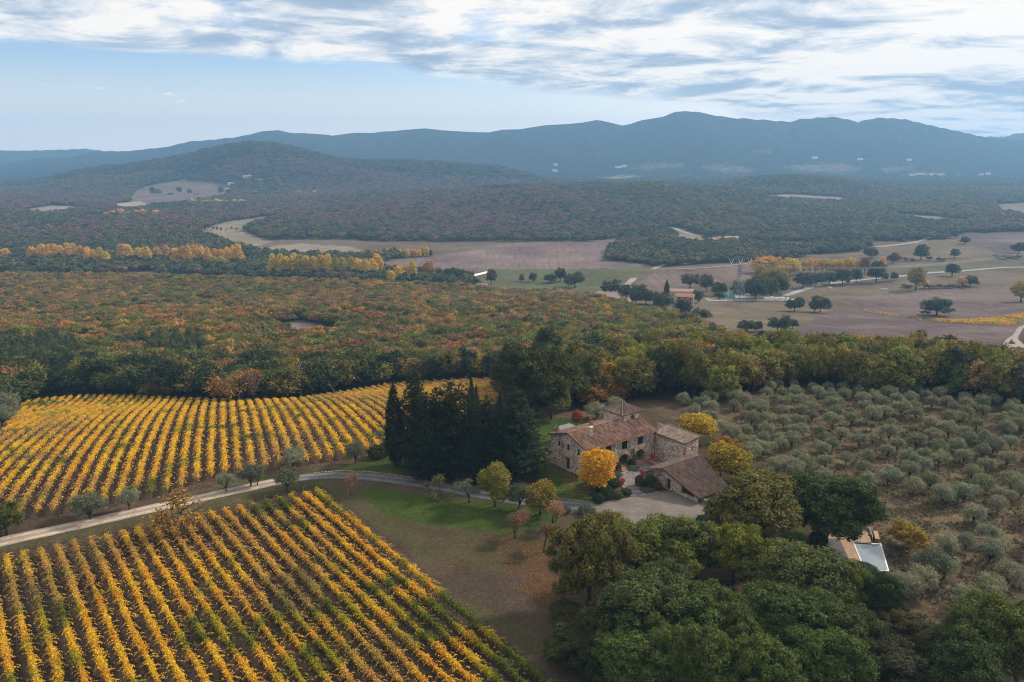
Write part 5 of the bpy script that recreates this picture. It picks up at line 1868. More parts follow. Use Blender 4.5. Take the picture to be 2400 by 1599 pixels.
# court and yard trees
plant_px('young', 1, 1399, 1154, 104, 80, (.640, .345, .020), 'maple_tree', 'brilliant golden yellow maple in front of the farmhouse corner', 'tree')
plant_px('young', 0, 1634, 1034, 66, 70, (.420, .290, .020), 'maple_tree', 'bright yellow maple behind the stone wing', 'tree')
plant_px('big_oak', 3, 1703, 1078, 56, 72, (.240, .125, .024), 'maple_tree', 'bronze orange round tree right of the stone wing', 'tree')
plant_px('young', 1, 1714, 1132, 88, 84, (.250, .200, .020), 'maple_tree', 'yellow-green tree at the right end of the barn roof', 'tree')
plant_px('young', 0, 1688, 1118, 84, 52, (.420, .290, .020), 'maple_tree', 'yellow slender tree just behind the barn roof edge', 'tree')
# the two big ones right of the yard
plant_px('big_oak', 2, 1762, 1296, 182, 168, (.120, .112, .026), 'oak_tree', 'big olive-yellow oak between gravel yard and side lawn', 'tree')
plant_px('big_oak', 0, 1932, 1268, 166, 178, (.052, .072, .016), 'oak_tree', 'big dark green oak shading the end of the pool terrace', 'tree')
# wood at the lower right
for k, (vr, u, vc, wd, ra, tn, lb) in enumerate([
    (1, 1382, 1318, 176, 1.15, (.112, .098, .026), 'bronze green oak with orange flecks at the left corner of the near wood'),
    (2, 1436, 1252, 104, .75, (.150, .110, .030), 'bronze topped oak beside the drive end'),
    (0, 1532, 1288, 180, .82, (.098, .112, .022), 'yellow-green oak at the yard edge of the near wood'),
    (3, 1636, 1288, 110, 1.1, (.058, .075, .034), 'dark grey-green holm oak right of the yard-edge oak'),
    (1, 1722, 1296, 140, .9, (.155, .155, .024), 'bright yellow-green oak below the big olive-yellow oak'),
    (2, 1826, 1334, 120, 1.0, (.105, .115, .026), 'lighter green oak below the side lawn'),
    (3, 1564, 1372, 120, 1.0, (.060, .080, .030), 'rounded grey-green oak in the middle left of the near wood'),
    (0, 1516, 1432, 190, .95, (.066, .085, .030), 'wide soft green oak over the dark hollow'),
    (2, 1884, 1376, 165, 1.0, (.078, .090, .030), 'grey-olive oak in the middle of the near wood'),
    (1, 1972, 1384, 122, 1.0, (.108, .122, .022), 'yellow-green oak left of the pool hedge'),
    (3, 2068, 1402, 104, 1.15, (.036, .056, .020), 'dense dark evergreen below the pool'),
    (0, 1640, 1452, 165, 1.0, (.066, .090, .024), 'green oak in the heart of the near wood, left half'),
    (1, 1724, 1484, 150, 1.0, (.082, .094, .030), 'olive-tinged oak in the heart of the near wood'),
    (2, 1822, 1460, 155, 1.0, (.058, .082, .022), 'deep green oak in the heart of the near wood, right half'),
    (3, 1910, 1464, 150, 1.0, (.064, .092, .022), 'fresh green oak below the grey-olive oak'),
    (0, 1990, 1492, 120, 1.2, (.062, .078, .028), 'dark grey-green oak on the right flank of the near wood'),
    (2, 1488, 1560, 140, 1.0, (.074, .100, .026), 'soft bright oak at the bottom edge, leftmost of four'),
    (1, 1586, 1546, 150, 1.05, (.080, .104, .026), 'soft bright oak at the bottom edge, second of four'),
    (1, 1672, 1568, 175, 1.0, (.072, .094, .024), 'green oak at the bottom edge, third of four'),
    (3, 1790, 1580, 180, .95, (.070, .094, .022), 'green oak at the bottom edge, rightmost of four'),
    (0, 1924, 1556, 165, 1.0, (.060, .088, .020), 'fresh green oak low on the right flank of the near wood'),
    (2, 2302, 1492, 150, 1.1, (.078, .096, .020), 'green oak in the lower right corner, left one of two'),
    (0, 2396, 1505, 165, 1.15, (.088, .104, .022), 'lighter green oak in the lower right corner, right one of two'),
    (1, 2270, 1590, 190, .9, (.040, .056, .018), 'dark oak under the two green oaks of the lower right corner'),
    (3, 1404, 1474, 120, .9, (.052, .060, .020), 'dark low oak in the hollow left of the soft green oak'),
    (0, 1352, 1516, 130, .6, (.046, .052, .018), 'dark scrubby bush at the track below the lawn'),
    (1, 1440, 1580, 150, .6, (.026, .034, .013), 'dark scrubby bush at the bottom end of the vineyard track'),
    (2, 1330, 1440, 76, .5, (.070, .062, .024), 'low brownish scrub where the lawn ends at the near wood'),
    (3, 2110, 1476, 120, .7, (.062, .048, .024), 'brown and green scrub right of the dense evergreen'),
    (1, 2180, 1520, 130, .7, (.056, .050, .022), 'russet scrub left of the lower right corner oaks'),
    (0, 2090, 1560, 150, .7, (.040, .042, .018), 'dark scrub at the bottom edge right of the near wood'),
]):
    plant_c('big_oak', vr, u, vc, wd, ra * 1.18, (tn[0] * 1.06, tn[1] * 1.12, tn[2] * .90), 'oak_tree' if ra > .75 else 'scrub_bush', lb, 'tree' if ra > .75 else 'shrub')
# wood-edge specials
plant_px('sparse', 0, 570, 945, 84, 84, (.290, .150, .040), 'maple_tree', 'half bare orange tree at the top edge of the far vineyard', 'tree')
plant_px('sparse', 1, 596, 946, 78, 44, (.170, .120, .085), 'maple_tree', 'bare brownish tree right beside the half bare orange one', 'tree')
plant_px('bare', 0, 704, 936, 92, 74, (.3, .3, .3), 'dead_tree', 'pale dead tree with bare branches at the vineyard top edge', 'tree')
plant_px('oak', 2, 770, 905, 36, 22, (.250, .115, .026), 'maple_tree', 'small orange tree against the dark wood edge', 'tree')
plant_px('olive', 3, 20, 985, 66, 50, OLV, 'olive_tree', 'pale olive at the top left corner of the far vineyard', 'tree')
plant_px('olive', 0, 6, 1000, 52, 40, OLV, 'olive_tree', 'pale olive at the left picture edge beside the far vineyard', 'tree')
plant_px('oak', 1, 20, 950, 62, 62, (.090, .105, .030), 'oak_tree', 'light green small oak at the left end of the dark wood edge', 'tree')
plant_px('bare', 0, 1095, 902, 30, 14, (.1, .1, .1), 'dead_tree', 'thin dead snag behind the far right vines', 'tree')

# shrubs of the court, by zoomed positions round the house
z4 = lambda x, y: (1270 + x / 5.2267, 930 + y / 5.2267)
for k, (x, y, h, wd, tn, lb) in enumerate([
    (1195, 1095, 26, 22, (.105, .055, .030), 'reddish brown clipped bush at the barn gable'),
    (1330, 1105, 29, 30, (.036, .066, .022), 'big dark green clipped dome at the barn gable'),
    (1425, 1150, 20, 20, (.130, .060, .026), 'small rust coloured ball bush at the barn gable'),
    (1290, 1158, 9, 28, (.085, .105, .075), 'flat grey-green cushion before the clipped domes'),
    (1365, 1160, 9, 11, (.130, .100, .030), 'tiny yellowish cushion beside the grey-green one'),
    (860, 1110, 30, 36, (.040, .066, .020), 'large green bush right under the golden maple'),
    (640, 1080, 30, 40, (.028, .044, .016), 'dark bush at the house corner under the golden maple'),
    (790, 1250, 30, 34, (.030, .052, .018), 'dark hedge bush in the middle of the border bed'),
    (690, 1300, 24, 29, (.032, .056, .020), 'round dark bush at the corner of drive and lawn'),
    (915, 1240, 18, 28, (.095, .082, .034), 'brownish loose bush in the border bed'),
    (1035, 1205, 17, 26, (.050, .066, .034), 'low green bush at the right end of the border bed'),
    (735, 1170, 26, 34, (.034, .052, .018), 'dark green bush at the back of the border bed'),
    (930, 930, 22, 16, (.045, .070, .030), 'green bush beside the left arch'),
    (920, 975, 12, 24, (.090, .115, .085), 'grey-leaved cushion left of the court paving'),
    (1095, 855, 18, 18, (.036, .060, .028), 'dark spiky bush between the two arches'),
    (1115, 890, 10, 26, (.100, .130, .110), 'blue-grey cushion between the two arches'),
    (280, 1420, 15, 28, (.060, .062, .060), 'grey lavender bush on the near side of the drive'),
    (560, 1440, 18, 40, (.070, .095, .045), 'green bush on the near side of the drive'),
    (1985, 1540, 18, 36, (.022, .040, .015), 'low dark hedge at the right end of the yard'),
    (2090, 1490, 18, 30, (.026, .046, .016), 'dark green bush behind the low yard hedge'),
    (2040, 1260, 14, 40, (.050, .085, .022), 'green ground bush below the barn eave'),
    (2130, 1220, 18, 40, (.095, .115, .080), 'grey-green lavender bush right of the barn'),
    (2150, 1370, 20, 36, (.050, .075, .024), 'green bush between barn and olive-yellow oak'),
]):
    plant_px('shrub', k, *z4(x, y), h, wd, tn, 'shrub', lb, 'shrub')
for k, x in enumerate((872, 990, 1030, 1060)):
    plant_px('shrub', k, *z4(x, 1262 - (x - 872) * .17), 5.0, 6.0, (.16, .17, .17), 'lavender', 'silver lavender ball in the row edging the border bed', 'shrub', 'lavender balls along the border bed')
m, t = new_mat('pink_petals'); finish(t, t.ramp(t.noise(wpos(t), 8, 2), [(.3, (.30, .012, .05)), (.7, (.48, .05, .13))]), .7, .2)
pot_mb = MB(); pot_mb.tube([(0, 0, 0), (0, 0, .12), (0, 0, .34), (0, 0, .42), (0, 0, .42), (0, 0, .36)], [.17, .19, .27, .29, .24, .22], 12)
fl = leaf_cloud([(0, 0, .62, .34, .34, .26)], 700, .11, .06, 6, 91)
FLM = np_mesh('flowers', fl[0], fl[1]); FLM.materials.append(MAT['pink_petals'])
PTM = pot_mb.mesh('pot'); PTM.materials.append(MAT['terracotta'])
for x, y, z, lb in ((1352, 772, .72, 'terracotta pot of pink flowers on the low wall before the right arch'), (948, 1090, .12, 'pot of pink flowers on the left of the pair beside the court'), (986, 1076, .12, 'pot of pink flowers on the right of the pair beside the court'), (1236, 972, .12, 'pot of pink flowers at the corner of the barn')):
    r_ = empty('flower_pot', level(*z4(x, y), z)); r_.scale = (1.25,) * 3
    link(bpy.data.objects.new('pot', PTM), r_); link(bpy.data.objects.new('flowers', FLM), r_)
    tag(r_, lb, 'flower pot')
# stone edging of drive and beds
m, t = new_mat('edging'); finish(t, t.ramp(t.noise(wpos(t), 2, 4), [(.3, (.15, .12, .10)), (.7, (.28, .235, .20))]), .95, .1)


def edging(name, pix, label, sz=.34, seed=1):
    g = np.random.default_rng(seed)
    P = [ground(u, v) for u, v in pix]
    mb = MB()
    for a_, b_ in zip(P, P[1:]):
        n = max(1, int((b_ - a_).length / (sz * 1.15)))
        ax = (b_ - a_).normalized(); ay = Vector((-ax.y, ax.x, 0))
        for j in range(n):
            q = a_.lerp(b_, (j + .5) / n) + ay * g.uniform(-.06, .06)
            s_ = sz * g.uniform(.7, 1.1)
            mb.box((q.x, q.y, hz(q.x, q.y) + .08), (s_, .2 * g.uniform(.8, 1.3), .22 * g.uniform(.7, 1.2)), (ax, ay, UZ))
    return tag(mb.build(name, MAT['edging']), label, 'stone edging')


edging('stone_edging', [(1296, 1167), (1330, 1173), (1370, 1177), (1392, 1178)], 'stone kerb between drive and house lawn', seed=1)
edging('stone_edging', [(1432, 1172), (1450, 1168), (1482, 1164)], 'brick kerb in front of the border bed', seed=2)
edging('stone_edging', [(735, 1110), (800, 1105), (860, 1107), (930, 1115), (990, 1124)], 'small pale stones edging the far side of the grey drive', .5, seed=3)
yw = empty('retaining_wall', (0, 0, 0)); tag(yw, 'low rubble wall running from the barn corner along the yard', 'low wall')
a_, b_ = ground(1643, 1176), ground(1668, 1188)
ax = (b_ - a_).normalized()
MB().box((a_ + b_) / 2 + UZ * .3, ((b_ - a_).length, .45, .75), (ax, Vector((-ax.y, ax.x, 0)), UZ)).build('wall', MAT['garden_stone'], yw)
MB().box((a_ + b_) / 2 + UZ * .71, ((b_ - a_).length + .1, .55, .09), (ax, Vector((-ax.y, ax.x, 0)), UZ)).build('coping', MAT['garden_stone'], yw)

# ------------------------------------------------------------------ the olive grove
BARE = [[(1990, 1165), (2125, 1168), (2190, 1218), (2245, 1245), (2205, 1268), (2160, 1290), (2146, 1330), (2120, 1400), (2090, 1500), (2050, 1300), (1990, 1220)],
        [(1500, 900), (1500, 1100), (1690, 1100), (1640, 1000), (1600, 960)], [(1880, 1180), (2060, 1180), (2100, 1330), (1900, 1330)], [(1760, 1095), (1800, 1085), (1960, 1200), (1900, 1240)]]
g = np.random.default_rng(77)
ol = []
for i in range(-4, 40):
    for j in range(-10, 34):
        p = Vector((20, 92, 0)) + Vector((.88, .47, 0)) * (i * 5.1) + Vector((-.47, .88, 0)) * (j * 4.9)
        x, y = p.x + g.normal() * .75, p.y + g.normal() * .75
        z = hz(x, y)
        u, v, d = (float(k) for k in project(x, y, z))
        if not (1540 < u < 2470 and 905 < v < 1470):
            continue
        U, V = np.array([u]), np.array([v])
        if not inside(GROVE, U, V)[0] or any(inside(b_, U, V)[0] for b_ in BARE) or g.uniform() < .10 or d < 92:
            continue
        if v > 1290 and u > 2200 and g.uniform() < .12:
            continue
        ol.append((d, x, y, z, u, v))
ol.sort()
print('olives', len(ol))
NEAR_L = ['big grey olive at the near end of the grove beside the scrub', 'second olive up from the scrub at the near end of the grove']
for k, (d, x, y, z, u, v) in enumerate(ol[:300]):
    w_ = g.uniform(2.5, 3.5) * (1.0 + .10 * (d < 130))
    h = w_ * g.uniform(1.0, 1.15)
    if g.uniform() < .07:
        w_ *= .62; h *= .66
    tn = np.array(OLV) * g.uniform(.74, 1.08) * np.array([g.uniform(.92, 1.08), 1, g.uniform(.85, 1.1)])
    zone = 'on the slope right of the pool' if v > 1150 and u > 2000 else ('along the back of the grove' if v < 985 else ('in the left half of the grove' if u < 1990 else 'in the right half of the grove'))
    size = 'small young' if w_ < 3.2 else 'grey-green'
    plant('olive', int(g.integers(5)), (x, y, z - .1), h, w_, tn, 'olive_tree', f'{size} olive {zone}', 'tree', f'{size} olives {zone}')
for u, vb, h, w_, tn, lb in ((1784, 1146, 62, 44, OLD, 'upright dark olive beside the side lawn'), (1852, 1128, 60, 58, OLV, 'broad pale olive above the big dark oak'), (2034, 1230, 62, 60, OLD, 'dark wide olive on the lawn tip above the pool terrace'), (2176, 1362, 86, 72, OLD, 'big dark olive below the bare slope'), (2212, 1345, 70, 46, (.045, .062, .035), 'dark evergreen bush behind the big dark olive'), (1822, 1110, 40, 50, OLV, 'round pale olive near the top of the side lawn'), (1758, 1080, 46, 50, OLV, 'pale olive right of the bronze tree')):
    plant_px('olive', int(g.integers(5)), u, vb, h, w_, tn, 'olive_tree', lb, 'tree')
plant_px('oak', 2, 2126, 1287, 62, 66, (.260, .190, .020), 'mulberry_tree', 'small golden green tree on the bare slope right of the pool', 'tree')

# ------------------------------------------------------------------ the pool
zp = lambda x, y, z=0.0: level(1860 + x / 7.84, 1160 + y / 7.84, z)
m, t = new_mat('pool_water')
p_ = t.n('ShaderNodeBsdfPrincipled', i={'Roughness': 0.03, 'Specular IOR Level': .9}); p_.inputs['Base Color'].default_value = (0.16, 0.20, 0.23, 1)
b_ = t.n('ShaderNodeBump', i={'Strength': .06, 'Distance': .03}); t.l(t.noise(wpos(t), 2.5, 3), b_.inputs['Height']); t.l(b_.outputs[0], p_.inputs['Normal'])
o = t.n('ShaderNodeOutputMaterial'); t.l(p_.outputs[0], o.inputs[0])
m, t = new_mat('pool_stone'); finish(t, (0.62, 0.62, 0.60), .6, .3)
m, t = new_mat('terrace_stone')
vo = t.n('ShaderNodeTexBrick', i={'Scale': 2.2, 'Mortar Size': .012}); t.l(wpos(t), vo.inputs['Vector'])
for k, c_ in ((1, (.36, .235, .165)), (2, (.44, .30, .215)), (3, (.22, .15, .115))):
    vo.inputs[k].default_value = (*c_, 1)
nz = t.noise(wpos(t), 1.4, 5, .7)
finish(t, t.mix(1.0, vo.outputs[0], t.ramp(nz, [(.3, (.72, .70, .68)), (.7, (1.15, 1.13, 1.1))]), 'MULTIPLY'), .9, .1)
m, t = new_mat('deck_wood')
wv = t.n('ShaderNodeTexWave', wave_type='BANDS', bands_direction='Y', i={'Scale': 1.05, 'Distortion': .4}); t.l(wpos(t), wv.inputs[0])
finish(t, t.ramp(wv.outputs[1], [(.0, (.045, .042, .045)), (.25, (.085, .08, .085)), (1, (.125, .118, .122))]), .8, .15)
pool = empty('swimming_pool', (0, 0, 0)); tag(pool, 'small overflow swimming pool mirroring the pale sky beside the olive slope', 'pool')
WZ = .16
q = [zp(1080, 862, WZ), zp(1612, 898, WZ), zp(1760, 1400, WZ), zp(1300, 1400, WZ)]
qq = [(p.x, p.y) for p in q]


def inset(loop, d):
    c_ = Vector((sum(p[0] for p in loop) / len(loop), sum(p[1] for p in loop) / len(loop)))
    return [tuple(Vector(p) + (c_ - Vector(p)).normalized() * d) for p in loop]


ccw = lambda l: l if sum(l[k][0] * l[(k + 1) % len(l)][1] - l[(k + 1) % len(l)][0] * l[k][1] for k in range(len(l))) > 0 else l[::-1]
qq = ccw(qq)
MB().prism(inset(qq, .28), -.3, WZ - .03).build('water', MAT['pool_water'], pool)
mb = MB()
for k in range(4):
    a_, b_ = Vector((*qq[k], 0)), Vector((*qq[(k + 1) % 4], 0))
    ax = (b_ - a_).normalized(); ay = Vector((-ax.y, ax.x, 0))
    mb.box((a_ + b_) / 2 + ay * .11 + UZ * (WZ / 2 - .05), ((b_ - a_).length, .2, WZ + .1 + .012 * k), (ax, ay, UZ))
mb.build('coping', MAT['pool_stone'], pool)
a_, b_ = zp(1100, 872, WZ), zp(1425, 894, WZ)
ax = (b_ - a_).normalized(); ay = Vector((-ax.y, ax.x, 0))
MB().box((a_ + b_) / 2 - ay * .14 + UZ * .0, ((b_ - a_).length, .16, .16), (ax, ay, UZ)).build('far_edge_strip', MAT['dark_wood'], pool)  # dark strip along the far edge, by the inside wall
mb = MB()
for x in (1188, 1212):
    b0 = zp(x, 850, WZ)
    mb.tube([b0 + Vector((0, .5, 0)), b0 + Vector((0, .45, .8)), b0 + Vector((0, .2, 1.0)), b0 + Vector((0, -.25, .8)), b0 + Vector((0, -.4, -.1))], [.03] * 5, 6)
mb.build('ladder', MAT['white_paint'], pool)
drape_poly('pool_terrace', [(1925, 1258), (1960, 1252), (2004, 1244), (2032, 1243), (2043, 1273), (1999, 1271), (2024, 1340), (2000, 1345), (1975, 1300), (1966, 1266), (1930, 1266)], .13, 'terrace_stone', wob=0)
dk = drape_poly('pool_deck', [(1932, 1265), (1967.5, 1265), (1990, 1313), (2005, 1350), (1960, 1350)], .15, 'deck_wood', wob=0)
lg = empty('sun_lounger', zp(1196, 690, .15)); lg.rotation_euler = (0, 0, .35); tag(lg, 'single grey sun lounger on the pool terrace', 'sun lounger')
MB().box((0, 0, .30), (.62, 1.9, .10)).build('mattress', MAT['grey_shutter'], lg)
mb = MB().box((0, 1.1, .52), (.62, .75, .08), (Vector((1, 0, 0)), Vector((0, .78, .62)), Vector((0, -.62, .78)))); mb.build('backrest', MAT['grey_shutter'], lg)
for sx_ in (-.26, .26):
    for sy_ in (-.85, .75):
        MB().box((sx_, sy_, .125), (.05, .05, .25)).build('leg', MAT['white_paint'], lg)
rl = empty('stair_railing', (0, 0, 0)); tag(rl, 'thin metal handrail beside the pool terrace steps', 'railing')
pts = [zp(1350, 660, .0), zp(1400, 760, -.2), zp(1440, 890, -.4)]
mb = MB()
mb.tube([p + UZ * 1.0 for p in pts], [.035] * 3, 6); mb.build('rail', MAT['white_paint'], rl)
for p in pts:
    MB().tube([p + UZ * -.1, p + UZ * 1.0], [.03, .03], 6).build('post', MAT['white_paint'], rl)
st = empty('garden_steps', (0, 0, 0)); tag(st, 'dark steps going down beside the pool terrace', 'steps')
mb = MB()
for k in range(6):
    c_ = zp(1385 + k * 12, 690 + k * 34, 0)
    mb.box(c_ + UZ * (.10 - .015 * k), (.9, .34, .12), (A2, B2, UZ))
mb.build('treads', MAT['dark_wood'], st)
pb = empty('brick_planter', (0, 0, 0)); tag(pb, 'low brick block wall at the head of the pool', 'planter')
a_, b_ = zp(1500, 740, 0), zp(1530, 880, 0)
ax = (b_ - a_).normalized(); ay = Vector((-ax.y, ax.x, 0))
MB().box((a_ + b_) / 2 + UZ * .3, ((b_ - a_).length, .5, .6), (ax, ay, UZ)).build('wall', MAT['brick'], pb)
MB().box((a_ + b_) / 2 + UZ * .63, ((b_ - a_).length + .08, .6, .07), (ax, ay, UZ)).build('coping', MAT['terrace_stone'], pb)
b3 = zp(1400, 655, 0)
MB().box(b3 + UZ * .25, (1.1, .5, .5), (A2, B2, UZ)).build('block', MAT['terrace_stone'], pb)
for x, y, h, w_, tn, lb in ((440, 960, 40, 40, (.040, .070, .020), 'green bush on the left of the pool deck'), (500, 1230, 42, 52, (.034, .060, .018), 'dark green bush at the near left corner of the deck'), (365, 1010, 13, 14, (.20, .22, .22), 'small silver bush between the two deck bushes'), (1290, 1425, 20, 60, (.030, .050, .018), 'dark hedge hiding the near edge of the pool')):
    plant_px('shrub', int(x), 1860 + x / 7.84, 1160 + y / 7.84, h, w_, tn, 'shrub', lb, 'shrub')

# ------------------------------------------------------------------ the valley: poplars, lone trees, farms, roads, pylon
print('valley')
PO, PY, PG, PT = (.620, .385, .075), (.560, .400, .055), (.330, .290, .055), (.600, .370, .130)
DG, GR, RB = (.046, .064, .028), (.075, .092, .036), (.110, .064, .046)


def row(us, tops, base, wd, tints, label, group, kind='poplar', name='poplar_tree', seed=0, cat='tree'):
    g = np.random.default_rng(seed + 5)
    for k, u in enumerate(us):
        tp = tops[k % len(tops)] if hasattr(tops, '__len__') else tops
        tn = np.array(tints[int(g.integers(len(tints)))]) * g.uniform(.82, 1.15)
        b_ = base + g.uniform(-2, 2)
        plant_px(kind, int(g.integers(4)), u + g.uniform(-2, 2), b_, (b_ - tp) * g.uniform(.9, 1.05), wd * g.uniform(.85, 1.15), tn, name, label, cat, group)


row([15], 579, 611, 28, [PO], 'single round orange poplar at the far left of the valley', None)
row([78, 92], 580, 616, 22, [PO], 'orange poplar at the left end of the valley row', 'left end poplars', seed=1)
row([104, 118, 131, 146, 160, 176, 192, 206], [569, 570, 573, 575], 616, 22, [PT, PO], 'faded pinkish poplar in the long valley row beyond the left wood', 'pinkish poplars on the left', seed=2)
row([208, 222, 238, 252], [588, 582, 577], 624, 22, [PY, PO], 'golden poplar stepping down at the gap in the valley row', 'golden poplars by the gap', seed=3)
row([288, 302], 572, 618, 24, [PT, PY], 'paired poplar standing alone between two gaps of the valley row', 'paired poplars', seed=4)
row([328, 346], 580, 618, 24, [PY], 'yellow paired poplar right of the pinkish pair', 'yellow paired poplars', seed=5)
row([372, 388], 575, 612, 20, [PT], 'thin pinkish poplar left of the long orange stand', 'thin pinkish poplars', seed=6)
row([382, 408], 604, 622, 11, [PY], 'small yellow poplar at the foot of the valley row', 'small yellow poplars', seed=7)
row([416, 430, 444, 459, 474, 488, 503, 518, 533, 548, 562], [577, 574, 573, 576, 578, 580, 583, 585], 622, 22, [PT, PO, PO], 'orange-pink poplar of the long stand in the middle of the valley row', 'long orange poplar stand', seed=8)
row([500, 520], 600, 632, 24, [PG], 'green-yellow poplar in front of the long orange stand', 'front poplars', seed=9)
row([643, 657, 672, 690, 706, 720, 738, 754, 769], [594, 596, 599, 592], 650, 24, [PY, PG, PY], 'yellow-green poplar in the tall stand left of the ploughed field', 'tall yellow-green stand', seed=10)
row([790, 806, 822], 604, 652, 26, [PG], 'greenish poplar beside the tall yellow stand', 'greenish poplars', seed=11)
row([840, 856, 871], 602, 654, 28, [PY], 'broad golden poplar at the corner of the ploughed field', 'broad golden poplars', seed=12)
row([886], 597, 648, 26, [PO], 'tall bright orange poplar at the ploughed field corner', None, seed=13)
row([917, 936, 951, 966], [632, 622, 622, 604], 662, 24, [PY], 'golden poplar at the near side of the ploughed field', 'golden poplars at the field', seed=14)
row([1005], 608, 654, 36, [(.40, .22, .05)], 'lone bright orange-yellow poplar right of the golden ones', None, seed=15)
row([830, 840, 850, 860, 870, 880, 890], [586, 588, 584], 606, 12, [PO, PT, PY], 'slender pale poplar of the back row behind the ploughed field', 'slender back row, left half', seed=16)
row([908, 918, 929, 939, 949], [582, 585, 580], 604, 13, [PG, PY], 'slender yellow-green poplar of the back row', 'slender back row, middle', seed=17)
row([956, 964, 973, 982], 583, 603, 12, [PO], 'slender orange poplar of the back row', 'slender back row, orange', seed=18)
row([991, 1000], 578, 602, 11, [PY], 'bright slender poplar at the right end of the back row', 'slender back row, end', seed=19)
row([1010, 902, 990], 584, 603, 10, [GR, DG], 'dark green tree among the slender back row', 'dark trees of the back row', seed=20)
row([450, 470, 490, 510, 530, 550, 566], [466, 470, 468], 480, 18, [PY, PO], 'golden tree edging the pale fields under the round hill', 'golden trees under the round hill', kind='far', seed=21)
row([580, 596, 680, 700, 720, 740, 756], [448, 446], 456, 14, [PO, PY], 'orange tree of the thin line right of the pale fields', 'thin orange line', kind='far', seed=22)
row([5, 20, 36, 52, 66, 200, 216, 232], [516, 514], 526, 16, [PO, PY], 'orange tree of the low line at the left side of the valley', 'low orange line', kind='far', seed=23)
row([250, 266, 284, 300, 318, 335, 352, 366], [496, 492, 490], 504, 16, [PO, PY, PT], 'orange tree of the line below the pale left fields', 'orange line below the fields', kind='far', seed=24)
